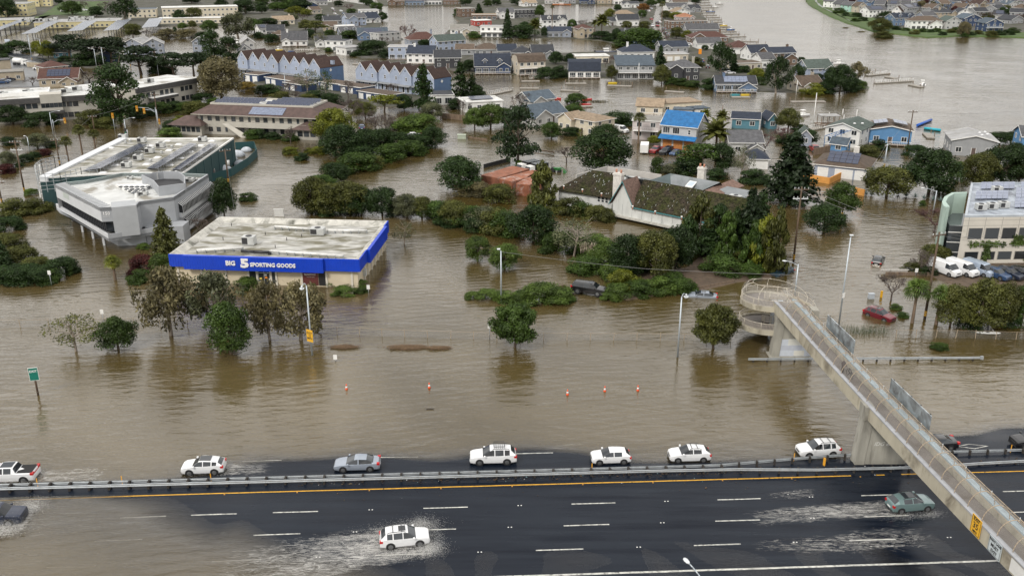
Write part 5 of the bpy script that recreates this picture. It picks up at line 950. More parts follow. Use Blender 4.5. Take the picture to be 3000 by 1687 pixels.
#  houses
HS=[('white house with steep grey roof and white chimney on the inner channel','B',265,472,515,468,9,3.2,'g',4.2,'white','grey','ckD'),('white flat roofed house with mint end wall by the channel','B',700,520,900,525,10,5.,'f',0,'white','darkgrey','b'),('low white glass fronted pavilion house beside a small lawn','B',905,562,1090,545,9,3.4,'f',0,'white','palegrey','bl'),('blue grey two-storey house with a flat pale roof and redwood deck','B',1335,603,1560,603,9,5.8,'f',0,'paleblue','palegrey','bD'),('white house with dark roofs and tall white chimney beside the redwood deck','B',1520,645,1790,650,10,4.6,'g',3.,'white','navy','cD'),('charcoal house with white rake boards on the channel','B',1800,693,2060,690,12,4.6,'g',2.6,'charcoal','darkgrey','t'),('navy house with two roof dormers facing the channel','B',2205,748,2560,745,10,3.3,'g',4.4,'navy','navy','rbDk'),('house with red brown hipped roof behind the pale blue house','B',1555,468,1840,455,10,3.2,'h',3.4,'bluegrey','redbrown','C'),('long pale blue house with dark green roof by the lagoon','B',1830,527,2110,508,9,5.2,'g',2.6,'paleblue','green','C'),('grey house with a dormered roof among the channel trees','B',855,388,1060,380,9,3.4,'g',2.6,'bluegrey','grey','rC'),('house with wide blue solar roof beside the bare tree','B',1030,412,1330,405,10,3.2,'g',3.2,'slateblue','bluegrey','s'),('grey flat roofed house beside the tall bare tree','B',1240,428,1460,410,9,4.4,'f',0,'palegrey','grey',''),('white gabled house with tall white chimney at the lagoon corner','B',925,268,1110,258,9,5.2,'g',2.4,'paleblue','grey','C'),('white modern house stepped above the lagoon','B',1060,197,1240,192,10,6.,'f',0,'white','palegrey','b'),('white house with steep navy roof at the lagoon edge','B',1105,238,1245,230,9,3.2,'g',3.4,'white','navy',''),('tan house with a brown roof beside the round green lawn','B',185,258,390,250,10,3.,'g',2.4,'cream','tan','C'),('navy gabled house near the upper street','B',500,100,625,95,9,3.2,'G',2.6,'navy','grey',''),('beige house beside the street of parked cars','B',565,147,660,142,9,3.,'g',2.2,'beige','brown',''),('dark house with chimney behind the tan roofs','B',690,258,915,252,10,3.,'g',2.6,'grey','darkgrey','c'),('tan shingled house with stepped gables','B',680,318,820,315,9,3.,'g',2.4,'tan','brown',''),('white flat roofed house behind the channel hedge','B',825,328,1015,320,8,3.4,'f',0,'white','white',''),('white house with grey roof half hidden by an olive tree','B',605,482,860,475,9,3.,'g',2.4,'white','grey',''),('small white cottage with a solar panel by the inner channel','B',40,348,130,343,8,3.2,'g',2.,'white','grey','s'),('black steep roofed cottage by the inner channel','B',115,372,290,368,9,3.2,'g',3.,'charcoal','darkgrey','k'),('low brown house with wide eaves by the inner channel','B',190,402,320,397,9,2.8,'h',2.,'brown','brown',''),('grey house near the top of the parked street','B',530,62,720,57,10,3.,'g',2.4,'palegrey','grey','c'),('white house at the very top beside the parked street','B',640,30,760,26,10,4.,'g',2.4,'white','grey',''),('brown house on the far bank, leftmost of its row','B',1330,62,1490,61,10,4.,'g',2.4,'brown','brown',''),('blue house with white porch on the far bank','B',1500,60,1690,59,10,4.,'g',2.6,'slateblue','navy','b'),('white porch house on the far bank, third of its row','B',1700,54,1870,52,10,4.,'g',2.4,'white','navy','b'),('dark brown house on the far bank nearest the palm','B',1885,54,2060,53,10,4.,'f',0,'brown','brown',''),('brown timber modern house at the tip of the spit','B',2065,178,2200,173,9,6.,'f',0,'brown','gravel','t'),('long flat brown house with large windows on the spit','B',2175,203,2420,202,9,3.4,'f',0,'brown','tan','bt'),('white rounded house with tan roof at the spit shore','B',1955,348,2130,348,9,3.,'g',2.4,'white','gravel',''),('beige house with brown grey hipped roof on the spit','B',2080,362,2250,363,10,3.,'h',2.6,'beige','gravel',''),('white two-level house with long white balconies on the spit','B',2255,380,2490,382,9,6.,'f',0,'white','palegrey','Bb'),('red house wall with white flat roof on the spit','B',2210,268,2370,262,9,3.4,'f',0,'red','white',''),('white gabled house behind the dark fir of the spit','B',2450,196,2600,192,9,4.6,'g',2.6,'white','grey',''),('brown roofed house behind the charcoal house','B',2010,562,2190,562,9,3.,'g',2.,'grey','brown',''),('grey brown hipped house behind the navy dormer house','B',2195,562,2470,560,10,3.,'h',2.4,'grey','brown','C'),('navy roofed house beside the navy dormer house','B',2435,585,2620,583,10,3.2,'g',2.6,'grey','navy',''),('low white house with dark flat roof beside the redwoods','B',1780,1058,1990,1052,9,3.2,'f',0,'white','darkgrey','b'),('white flat roofed house with black solar panels behind the orchard trees','B',2105,1135,2480,1115,10,3.2,'f',0,'white','white','s'),('lavender grey condo with round gable windows behind the stone pines, left gable','A',1250,545,1450,552,10,5.,'G',2.4,'bluegrey','palegrey',''),('lavender grey condo with round gable windows behind the stone pines, right gable','A',1450,552,1655,545,10,5.,'G',2.4,'bluegrey','palegrey',''),('narrow lavender grey condo gable by the marina water','A',1945,523,2075,523,8,5.,'G',2.2,'bluegrey','palegrey',''),('grey condo beside the first blue townhouse','A',2410,655,2545,650,10,6.,'G',2.2,'palegrey','grey','B'),('second grey condo beside the marina boats','A',2440,560,2570,555,10,6.,'G',2.2,'palegrey','palegrey',''),('teal garden hut beneath the stone pines','A',545,595,690,592,6,3.,'g',1.6,'teal','green',''),('dark timber pavilion under the clustered stone pines','A',1000,638,1190,632,7,3.6,'G',2.,'navy','green',''),('tan works office with red brown roof beside the yard','A',460,798,700,775,9,4.6,'h',2.,'tan','redbrown',''),('long tan works building with red brown gable roof and solar rows','A',400,880,790,868,11,3.2,'g',3.,'tan','redbrown','s'),('open tan storage shed at the top of the works yard','A',-60,712,118,700,7,4.,'f',0,'tan','grey','nl'),('long tan storage shed with grey roof at the left edge','A',-80,832,245,815,8,3.6,'f',0,'tan','gravel','l'),('tall pale yellow school hall at the top left corner','A',-150,178,285,172,22,9.,'f',0,'paleyellow','palegrey',''),('curved pale yellow hall with vaulted roof behind the school hall','A',290,75,520,70,18,8.6,'g',5,'paleyellow','bluegrey',''),('long low pale yellow classroom block with cluttered white roof','A',350,298,1205,278,22,4.,'f',0,'paleyellow','palegrey',''),('low cream classroom block at the left edge behind a solar canopy','A',-150,275,288,262,18,3.8,'f',0,'paleyellow','palegrey',''),('cream school gymnasium wing beside the red panel','A',1295,188,1580,182,14,6.,'f',0,'cream','bluegrey',''),('long cream two-level school wing at the top','A',1640,188,2400,168,16,7.,'f',0,'cream','white',''),('low cream school block with a white roof before the long wing','A',1590,248,2240,240,10,3.6,'f',0,'cream','white',''),('charcoal modern house with white windows on the spit','C',0,188,235,180,9,5.6,'f',0,'charcoal','grey','b'),('white two-storey farmhouse with dark gables on the spit','C',305,297,550,293,9,5.4,'g',2.6,'white','darkgrey','r'),('navy roofed cottage under the tall palm on the spit','C',355,380,595,380,9,3.2,'g',2.4,'bluegrey','navy','b'),('tan octagonal house with red brown roofs on the spit','C',655,392,815,388,9,5.6,'h',2.,'tan','redbrown','b'),('grey house with dark roof near the palm street','C',940,264,1085,262,9,3.,'g',2.2,'palegrey','darkgrey',''),('white gabled house near the flooded street','C',1065,268,1275,265,9,4.,'g',3.2,'white','darkgrey',''),('grey stepped house by the small dock corner','C',1115,440,1270,438,9,4.6,'s',2.,'grey','darkgrey','c'),('bright blue barn roofed house beside the flooded street','C',1240,458,1490,455,9,3.4,'m',2.8,'slateblue','bluegrey',''),('white house with tan hipped roof on the flooded street','C',1035,193,1240,190,10,3.,'h',2.6,'white','tan',''),('long white house near the top of the flooded street','C',1115,85,1275,83,9,3.4,'g',1.6,'white','darkgrey',''),('white house with tan roof at the top of the spit','C',110,72,250,68,9,3.,'g',2.4,'white','tan','c'),('dark hipped house behind the tan mansard house','C',0,605,200,605,10,3.2,'h',2.8,'navy','darkgrey',''),('black roofed house with white chimney on the channel bank','C',205,603,420,600,10,3.2,'g',3.,'grey','darkgrey','C'),('tan three-level house with brown mansard roof and deck','C',65,763,335,750,9,5.6,'m',2.8,'beige','brown','DBb'),('white house with black gambrel roof and white porch','C',570,790,885,790,9,3.,'m',4.2,'white','navy','Db'),('flat white roofed house behind the white gambrel house','C',640,645,975,640,9,3.2,'f',0,'cream','white','b'),('large grey house with curved metal roof and balconies','C',1050,803,1425,803,10,5.6,'s',2.6,'grey','bluegrey','Bbl'),('dark brown shingled two-storey house with hipped grey roof','C',1575,823,1880,823,10,5.6,'h',2.4,'charcoal','grey','C'),('blue single storey house with wide solar panel and dock','C',2050,928,2450,930,9,3.,'g',2.4,'slateblue','darkgrey','pDcb'),('white house with navy hipped roof behind the grey house','C',1110,597,1430,592,11,3.2,'h',3.,'white','navy','c'),('grey house with navy roof at the street corner','C',1500,540,1770,535,10,3.,'g',2.4,'grey','navy',''),('beige flat roofed house behind the dark shingled house','C',1550,622,1770,618,9,3.2,'f',0,'beige','palegrey','G'),('long brown flat roofed house right of the flooded street','C',1590,298,1960,290,10,4.6,'f',0,'brown','brown',''),('grey shingled house with chimney by the long piers','C',1755,358,2080,355,10,3.2,'g',3.,'grey','grey','C'),('brown house with wide red brown hipped roof by the piers','C',1795,438,2170,435,11,3.,'h',2.8,'brown','redbrown','C'),('white house with grey roof behind the white parked car','C',1865,498,2105,495,9,3.,'g',2.4,'white','grey','G'),('white house with red brown hipped roof near the orange toilet','C',2190,553,2420,550,11,3.2,'h',3.,'white','redbrown',''),('white house with navy roof beside the piers','C',2400,615,2600,608,10,3.6,'g',3.,'white','navy',''),('low beige house with brown flat roof behind the gum trees','C',2265,715,2510,705,9,3.,'f',0,'beige','brown',''),('white house with grey roof behind the yellow shrub','C',2505,695,2640,690,9,4.,'g',2.4,'white','grey',''),('white cottage with grey roof high on the pier street','C',1560,112,1760,108,9,3.,'g',2.4,'white','grey',''),('grey cottage at the top of the pier street','C',1620,62,1770,60,9,3.,'g',2.4,'palegrey','brown',''),('white house with tan gable on the pier street','C',1640,165,1790,160,9,3.,'G',2.4,'white','tan',''),('house with rust pink roofs on the pier street','C',1690,222,1830,218,9,3.,'h',2.4,'pink','rust',''),('white house at the top end of the flooded street','C',1580,30,1700,28,9,3.,'g',2.2,'white','grey',''),('grey house high above the first pier','C',1790,130,1900,126,9,3.,'g',2.4,'grey','darkgrey',''),('dark house on the far bank behind the orange excavator','C',520,42,640,41,9,4.,'g',2.2,'grey','navy',''),('navy house on the far bank left of the white villa','C',690,46,830,45,9,4.,'g',2.2,'navy','darkgrey','b'),('white villa on the far bank with tall windows','C',1030,48,1110,47,9,6.,'f',0,'white','palegrey','b'),('brown house on the far bank beside the white villa','C',860,44,1000,43,9,4.,'g',2.2,'tan','brown',''),('white boathouse on the far bank behind the barge','C',330,44,470,44,9,4.,'g',2.,'palegrey','grey',''),('pale house with slate blue roof beside the pine, front part','C',190,1275,545,1222,9,3.,'g',2.6,'palegrey','bluegrey',''),('pale house with slate blue roof behind its twin roof','C',180,1105,430,1075,8,3.,'g',2.2,'palegrey','bluegrey',''),('cream boxy house with a brown hipped roof standing in the flood','C',497,1322,828,1388,8.5,4.6,'h',1.3,'cream','tan',''),('cream floating home with steep brown front roof','C',1250,1158,1510,1168,8,3.,'g',1.8,'cream','tan','Dl'),('long cream floating home with flat tan roof','C',1510,1150,1900,1128,9,3.2,'f',0,'cream','tan','l'),('small white floating cabin with pale blue roof, left one','C',1620,1192,1810,1200,4.5,2.7,'f',0,'white','bluegrey','l'),('small white floating cabin with pale blue roof, right one','C',1832,1188,1980,1178,4.5,2.7,'f',0,'white','bluegrey','l'),('pinkish flat roofed house with a balcony beside the fan palm','G',1205,28,1480,42,8,5.2,'f',0,'pink','gravel','B'),('grey house with dark roof behind the date palm','G',2185,188,2512,190,9,3.4,'g',2.2,'palegrey','grey',''),('white garage with a navy hipped roof beside the flooded garden','G',2390,328,2570,332,7,2.6,'h',1.6,'white','navy','n'),('long teal cottage with white windows on pilings','C',2208,1290,2480,1302,6,3.,'g',1.4,'teal','navy',''),('teal cottage end with navy roof beside the round tree','D',0,1300,85,1298,6,3.,'G',1.6,'teal','navy',''),('white house with dark green roof and blue pergola stair','H',560,78,905,122,12,4.8,'G',1.5,'white','green',''),('sky blue house with brown roof and pale solar panels','H',1010,72,1430,95,11,4.,'G',1.1,'skyblue','brown','D'),('grey house with pale roof and white windows near the right edge','H',1830,188,2285,212,11,4.,'G',1.3,'grey','palegrey',''),('pale blue house with brown roof, dark solar panels and two garage doors','H',458,392,985,450,12,2.9,'h',2.6,'paleblue','brown','sG'),('bright blue garden shed behind the brown roofed house','H',622,158,775,178,3.6,2.5,'g',1.3,'skyblue','bluegrey',''),('small green roofed cottage gable behind the tall pine','H',300,98,432,104,6,2.8,'G',1.7,'bluegrey','green',''),('blue house at the far right edge behind the trees','H',2530,190,2760,200,8,5.,'g',2.,'skyblue','grey',''),('brown two-storey house with navy roof by the lagoon piers','D',0,662,268,655,9,5.4,'g',2.,'brown','navy','C'),('white low house under the navy roofed house','D',-60,690,100,685,8,3.,'g',2.,'white','brown',''),('pale blue split roofed house behind the gum trees','D',390,808,640,798,9,4.6,'g',2.8,'paleblue','green',''),('brown house with stone chimney at the tip of the bank','D',330,940,545,928,9,3.,'g',2.6,'beige','brown','C'),]
for r in HS:house(*r)
# blue-roofed house: two roof levels, three timber garage doors
house('grey house with bright blue metal roofs and timber garage doors','G',1495,105,1842,142,9,6.2,'g',3.,'palegrey','blue','n');g=[o for o in bpy.data.objects if o.get('label','').startswith('grey house with bright blue')][0]
_,_,w=frame_of('G',1495,105,'G',1842,142);TIM=mat('timber_door',(.42,.17,.05),.6,var=.2,scale=2.)
b=MB();b.slab((-w/2-.3,-1.7,2.75),(w/2+.3,-1.7,2.75),(w/2+.3,0,3.55),(-w/2-.3,0,3.55),.14,roofmat('blue'));b.build('porch_roof',g)
for i in range(3):b=MB();b.box(-1.25,1.25,-.06,.02,0,2.35,TIM);b.build('garage_door',g,(-w/2+1.8+i*3.0,0,0))
for x in(-w*.36,-w*.08):win(g,'b',x,0,3.9,0,.8,.9)
win(g,'n',w*.3,0,4,0);
for y,z in((2.5,3.9),(5.5,3.9),(4.5,6.6),(7.5,3.6)):win(g,'n',w/2,y,z,R(90))
for k in range(13):b=MB();b.slab((-.04,-.45,5.95),(.04,-.45,5.95),(.04,4.5,9.3),(-.04,4.5,9.3),.08,roofmat('blue'));b.build('standing_seam',g,(-w/2+.2+k*(w-.4)/12,0,.06))
# neighbourhood on the right shore: waterfront row, then rows behind
FR=(('white',650,88,720,84,'G','white','grey',''),('grey gabled',745,118,830,114,'G','palegrey','grey',''),('pale green',825,132,910,128,'G','mint','grey',''),('beige',900,138,985,135,'G','beige','brown',''),('long white solar roofed',1010,188,1190,182,'g','white','grey','s'),('slate blue',1265,272,1480,266,'g','slateblue','navy','r'),('large white',1435,303,1740,303,'h','white','brown','b'),('grey green',1780,307,1930,305,'G','palegrey','green',''),('navy',1960,278,2140,274,'G','navy','bluegrey',''),('deep blue balconied',2175,330,2355,328,'G','navy','bluegrey','B'))
for nm,x0,y0,x1,y1,kd,wc,rc,op in FR:house(nm+' house in the waterfront row on the far right shore','D',x0,y0,x1,y1,10,5.4,kd,2.6,wc,rc,op,'houses on the right shore')
rr=random.Random(11);_o=('first second third fourth fifth sixth seventh eighth ninth tenth eleventh twelfth thirteenth fourteenth fifteenth sixteenth seventeenth eighteenth nineteenth').split()
ordn=_o+[p+s_ for p,q in(('twenty','twentieth'),('thirty','thirtieth'),('forty','fortieth'),('fifty','fiftieth'),('sixty','sixtieth'))for s_ in['@']+['-'+z for z in _o[:9]]];ordn=[q.replace('twenty@','twentieth').replace('thirty@','thirtieth').replace('forty@','fortieth').replace('fifty@','fiftieth').replace('sixty@','sixtieth')for q in ordn]
for ri,(y,xa,xb,st)in enumerate(((248,2440,2640,170),(205,1560,2620,172),(158,1240,2620,150),(118,1060,2620,135),(84,880,2620,130),(54,760,2620,122),(27,640,2620,120),(4,600,2620,118))):
 x=xa;k=0
 while x<xb:
  wpx=rr.uniform(.62,.86)*st;dy=rr.uniform(-7,7);sl=rr.uniform(-5,5);wc=rr.choice(('palegrey','grey','bluegrey','grey','white','tan','bluegrey','grey','slateblue'));rc=rr.choice(('grey','brown','darkgrey','darkgrey','grey','bluegrey','darkbrown'))
  house('%s house with %s roof, %s in row %s behind the right waterfront'%({'palegrey':'pale grey','bluegrey':'blue grey','slateblue':'slate blue'}.get(wc,wc),{'darkgrey':'dark','bluegrey':'blue grey','darkbrown':'dark brown'}.get(rc,rc),ordn[k],('one','two','three','four','five','six','seven','eight')[ri]),'D',x,y+dy+sl,x+wpx,y+dy-sl,rr.uniform(9,12),rr.choice((5.2,5.4,3.2)),rr.choice('gGGgh'),rr.uniform(2.2,3.2),wc,rc,rr.choice(('','','c','C','s')),'houses on the right shore')
  x+=st;k+=1
  # school solar canopies
for i,(x0,y0,x1,y1,x2,y2,x3,y3)in enumerate(((-120,305,0,300,290,210,180,215),(205,338,365,328,625,222,470,232),(668,310,830,303,990,220,845,226),(1035,303,1190,296,1325,210,1180,216),(1420,273,1580,266,1645,195,1500,200))):
 z=4.2;P=[gp('A',*p,z)for p in((x0,y0),(x1,y1),(x2,y2),(x3,y3))];g=thing('solar_canopy','solar panel canopy over the school car park, %s from the left'%ordn[i],'canopy',v3(P[0]),0,'school solar canopies');o=P[0]
 zz=(3.6,3.9,5.0,4.7);Q=[(p.x-o.x,p.y-o.y,q)for p,q in zip(P,zz)];solar_panel(g,Q,mat('canopy_cells',(.11,.13,.17),.25,var=.15,scale=.3,spec=.8),6,10)
 for u in range(6):
  for w_ in(.25,.75):c=Vector(Q[0]).lerp(Vector(Q[3]),(u+.5)/6).lerp(Vector(Q[1]).lerp(Vector(Q[2]),(u+.5)/6),w_);b=MB();b.box(-.13,.13,-.13,.13,-.3,c.z,DARK);put('post',b.mesh('post'),g,(c.x,c.y,0))
rr=random.Random(4);UN=bpy.data.meshes.get('roof_unit')
for o in[o for o in bpy.data.objects if o.get('category')=='house' and 'classroom block with cluttered' in o['label']]:
 for k in range(34):put('roof_unit',UN,o,(rr.uniform(-34,34),rr.uniform(2,20),4.26),rr.choice((0,1.57)),(rr.uniform(.7,1.6),)*3)
 #  trees and shrubs
RS=np.random.RandomState(21)
TINT=dict(dark=(.023,.045,.014),mid=(.040,.072,.016),olive=(.070,.080,.022),lime=(.115,.135,.018),brown=(.115,.106,.058),grey=(.085,.098,.056),red=(.060,.018,.018),pine=(.017,.032,.013),fresh=(.066,.108,.024),gold=(.16,.12,.03),rust=(.20,.10,.03))
TWORD=dict(dark='dark green',mid='green',olive='olive green',lime='yellow green',brown='brownish',grey='grey green',red='dark red',pine='deep green',fresh='fresh green',gold='golden',rust='rust coloured')
def leafmat(k):
 nm='foliage_'+k
 if nm in MATS:return MATS[nm]
 m,n,l,b=nodes(nm);out=n['Material Output'];n.remove(b);c0=TINT[k];geo=n.new('ShaderNodeNewGeometry');oi=n.new('ShaderNodeObjectInfo');t=noise(n,l,.55,3,geo.outputs['Position']);t2=noise(n,l,3.5,2,geo.outputs['Position'])
 c=mixc(n,l,rng(n,l,t.outputs[0],.35,.65,0,1),tuple(x*.62 for x in c0),tuple(min(1,x*f_)for x,f_ in zip(c0,(1.6,1.5,1.3))));c=mixc(n,l,1.,c,rng(n,l,t2.outputs[0],.3,.7,.65,1.4),'MULTIPLY');c=mixc(n,l,1.,c,rng(n,l,oi.outputs['Random'],0,1,.78,1.25),'MULTIPLY')
 d=n.new('ShaderNodeBsdfDiffuse');tr=n.new('ShaderNodeBsdfTranslucent');gl=n.new('ShaderNodeBsdfGlossy');gl.inputs['Roughness'].default_value=.45;gl.inputs[0].default_value=(.5,.5,.5,1)
 for s_ in(d,tr):l.new(c,s_.inputs[0])
 mx=n.new('ShaderNodeMixShader');mx.inputs[0].default_value=.22;l.new(d.outputs[0],mx.inputs[1]);l.new(tr.outputs[0],mx.inputs[2]);m2=n.new('ShaderNodeMixShader');m2.inputs[0].default_value=.035;l.new(mx.outputs[0],m2.inputs[1]);l.new(gl.outputs[0],m2.inputs[2]);l.new(m2.outputs[0],out.inputs[0])
 MATS[nm]=m;return m
BARK=mat('bark',(.10,.075,.055),.9,var=.35,scale=4,stretch=(1,1,.25));BARKP=mat('pale_bark',(.26,.22,.18),.9,var=.3,scale=3,stretch=(1,1,.25));TWIG=mat('twig_bark',(.095,.075,.065),.9,var=.3,scale=3);TWIGR=mat('reddish_twigs',(.10,.055,.05),.9,var=.3,scale=3)
def unit(n):v=RS.normal(size=(n,3));return v/np.linalg.norm(v,axis=1)[:,None]
def leaves(C,N,size,asp=.55,jit=.55,droop=0.,up=None):
 """quads centred on C facing roughly N"""
 n=len(C);N=N+RS.normal(size=(n,3))*jit;N/=np.linalg.norm(N,axis=1)[:,None]+1e-9
 a=RS.normal(size=(n,3));
 if droop:a[:,2]-=droop*2
 if up is not None:a=a*.45+up
 a-=N*(a*N).sum(1)[:,None];a/=np.linalg.norm(a,axis=1)[:,None]+1e-9;b=np.cross(N,a);s=(size*RS.uniform(.6,1.4,n))[:,None]
 V=np.stack([C-a*s,C+b*s*asp,C+a*s,C-b*s*asp],1);return V.reshape(-1,3)
def leafmesh(nm,Vs):
 V=np.concatenate(Vs);return npmesh(nm,V,np.arange(len(V)).reshape(-1,4),[leafmat('mid')])
def clump_crown(nm,cc,rr_,per,size,jit=.5,droop=0.,asp=.6,flat=1.):
 Vs=[]
 for c,r in zip(cc,rr_):
  k=max(8,int(per*(r/.2)**2));d=unit(k);rad=r*RS.uniform(.62,1.05,k)[:,None];P=c+d*rad*np.array([1,1,flat]);keep=d[:,2]>-.75;Vs.append(leaves(P[keep],d[keep],size,asp,jit,droop))
 return leafmesh(nm,Vs)
def shell(n,z0,z1,prof,inner=.35):
 """clump centres inside a body of revolution: prof(h) radius at height 0..1"""
 C=[]
 while len(C)<n:
  h=RS.rand();a=RS.rand()*6.283;q=math.sqrt(RS.uniform(inner**2,1));r=prof(h)*q;C.append((r*math.cos(a),r*math.sin(a),z0+(z1-z0)*h))
 return np.array(C)
PROTO={}
def trunk(nm,h,r,limbs,spread,m,lean=.02,z0=0.):
 b=MB();p=Vector((0,0,-.03));t=Vector((RS.normal()*lean,RS.normal()*lean,h*.55));b.tube(p,t,r,r*.7,m,7,False);e=Vector((t.x+RS.normal()*lean,t.y+RS.normal()*lean,h));b.tube(t,e,r*.7,r*.3,m,6,False)
 for i in range(limbs):
  a=6.283*(i+RS.rand()*.5)/limbs;q=.35+.5*RS.rand();s=p.lerp(e,q);d=s+Vector((math.cos(a)*spread*RS.uniform(.6,1),math.sin(a)*spread*RS.uniform(.6,1),h*RS.uniform(.18,.42)));mid=s.lerp(d,.5)+Vector((0,0,-.02));b.tube(s,mid,r*.42,r*.3,m,5,False);b.tube(mid,d,r*.3,r*.12,m,4,False)
 return b.mesh(nm)
def reg(kind,tr,cr):PROTO.setdefault(kind,[]).append((tr,cr))
for v in range(3):
 prof=lambda h:.42*math.sin(math.pi*min(1,.12+h*.88))**.6
 C=shell(58,.17,.90,prof,.45);reg('round',trunk('trunk',.6,.03,6,.22,BARK),clump_crown('crown',C,RS.uniform(.10,.175,58),430,.0195))
 C=shell(40,.26,.92,lambda h:.42*math.sin(math.pi*min(1,.1+h*.88))**.7,.35);C2=C.copy();C2[:,2]-=.09;CC=np.concatenate([C,C2]);reg('euc',trunk('trunk',.75,.03,8,.26,BARKP,.03),clump_crown('crown',CC,RS.uniform(.07,.12,len(CC)),240,.029,.8,1.2,.45,1.25))
 C=shell(26,.0,.78,lambda h:.40*(1-h**2.2)**.5+.02,.4);reg('bush',None,clump_crown('crown',C,RS.uniform(.15,.24,26),330,.025))
 C=shell(40,.30,.93,lambda h:.44*math.sin(math.pi*min(1,.1+h*.9))**.8,.3);reg('loose',trunk('trunk',.85,.022,12,.36,BARKP,.03),clump_crown('crown',C,RS.uniform(.08,.13,40),120,.022,.9,0,.5))
for v in range(2):
 Vs=[]
 for i in range(250):
  h=RS.rand()**1.15;z=.08+.9*h;L=.46*(1-h)**.8*RS.uniform(.65,1.08)+.02;a=RS.rand()*6.283;k=int(8+40*L/.46);s=RS.uniform(.15,1,k);P=np.stack([np.cos(a)*L*s,np.sin(a)*L*s,z-.10*L*s**1.5+RS.normal(size=k)*.008],1)+RS.normal(size=(k,3))*np.array([.028,.028,.008]);Vs.append(leaves(P,np.tile([math.cos(a)*.5,math.sin(a)*.5,.8],(k,1)),.032,.55,.5))
 reg('conifer',trunk('trunk',.97,.026,4,.1,BARK,.004),leafmesh('crown',Vs))
 Vs=[]
 for i in range(74):
  h=RS.rand();z=.10+.88*h;L=.5*(1-h)**.65*RS.uniform(.45,1.05)+.03;a=RS.rand()*6.283;k=int(14+56*L/.5);s=RS.uniform(.1,1,k);P=np.stack([np.cos(a)*L*s,np.sin(a)*L*s,z-.07*s**1.6+RS.normal(size=k)*.012],1)+RS.normal(size=(k,3))*np.array([.035,.035,.01]);Vs.append(leaves(P,np.tile([0,0,1.],(k,1)),.034,.55,.6,.6))
 reg('redwood',trunk('trunk',.97,.024,6,.12,BARK,.004),leafmesh('crown',Vs))
 C=shell(34,.46,.88,lambda h:.44*(1-max(0,h*.98)**2.4)**.5,.2);reg('umbrella',trunk('trunk',.62,.03,9,.34,BARK,.02),clump_crown('crown',C,RS.uniform(.11,.17,34),150,.030,.5,0,.55,.62))
 C=shell(40,.03,.93,lambda h:.36*(min(1,(1-h)*2.2))**.7*(.75+.25*min(1,h*4)),.3);Vs=[]
 for c in C:
  k=90;d=unit(k);P=c+d*np.array([.10,.10,.10])*RS.uniform(.5,1.1,k)[:,None];Vs.append(leaves(P,d,.044,.45,.5,0,np.array([0,0,1.2])))
 reg('cypress',trunk('trunk',.8,.03,3,.1,BARK,.005),leafmesh('crown',Vs))
 C=shell(58,.13,.95,lambda h:.46*math.sin(math.pi*min(1,.15+h*.8))**.55*(1-.35*h),.25);reg('pine',trunk('trunk',.94,.026,12,.34,BARK,.01),clump_crown('crown',C,RS.uniform(.10,.165,58),210,.026,.7,0,.5,.65))
 b=MB();tw=[]
 def grow(p,d,L,r,dep):
  q=p+d*L;b.tube(p,q,r,r*.68,TWIG,5 if dep>3 else 3,False)
  if dep==0:return
  for i in range(3 if dep>1 else 4):
   nd=(d+Vector(RS.normal(size=3))*(.42 if dep>3 else.5)+Vector((0,0,.10))).normalized();grow(p.lerp(q,RS.uniform(.55,1)),nd,L*RS.uniform(.58,.82),max(r*.58,.0026),dep-1)
 for i in range(4):a=i*1.57+RS.rand();grow(Vector((0,0,.22)),Vector((math.cos(a)*.55,math.sin(a)*.55,.75)).normalized(),.24,.014,5)
 me_c=b.mesh('crown');b=MB();b.tube((0,0,-.03),(0,0,.23),.026,.02,TWIG,7,False);reg('bare',b.mesh('trunk'),me_c)
C=shell(64,.27,.90,lambda h:.40*math.sin(math.pi*min(1,.2+h*.8))**.5,.35);Vs=[]
for c in C:k=270;d=unit(k);P=c+d*.11*RS.uniform(.4,1.1,k)[:,None];Vs.append(leaves(P,d,.026,.4,.5,0,np.array([c[0]*2,c[1]*2,1.1])))
reg('tuft',trunk('trunk',.6,.028,5,.15,BARK),leafmesh('crown',Vs))
def ob_mat(o,m):
 if o.data.materials and o.data.materials[0]!=m:o.material_slots[0].link='OBJECT';o.material_slots[0].material=m
KW=dict(round='tree',tuft='tree',euc='gum tree',bush='shrub',loose='airy tree',conifer='conifer',redwood='redwood',umbrella='stone pine',cypress='cypress',pine='pine',bare='leafless tree')
ROT=random.Random(17)
def plant(kind,tint,t,x,y,w,t2,top,label,group=None,z=0.):
 p=gp(t,x,y);W=w*mpp(t,y);h=max(.6,hgt(t,x,y,t2,top))if t2 else top;v=ROT.randrange(len(PROTO[kind]));tr,cr=PROTO[kind][v];rz=ROT.random()*6.28;W*=1.38 if kind=='bush' else 1.16
 if kind=='bush':
  h=max(h*.92,W*.4);g=tag(put('shrub',cr,None,(p.x,p.y+W*.2,z-.05),rz,(W,W,h)),label,'shrub',group);ob_mat(g,leafmat(tint));return g
 g=thing('tree' if kind in('round','loose','bare','tuft')else kind if kind!='euc' else 'gum_tree',label,'tree',(p.x,p.y,z),rz,group);sc=(W,W,h)
 put('trunk',tr,g,None,0,sc);c=put('crown',cr,g,None,0,sc)
 if kind=='bare':
  if tint=='red':ob_mat(c,TWIGR)
 else:ob_mat(c,leafmat(tint))
 return g
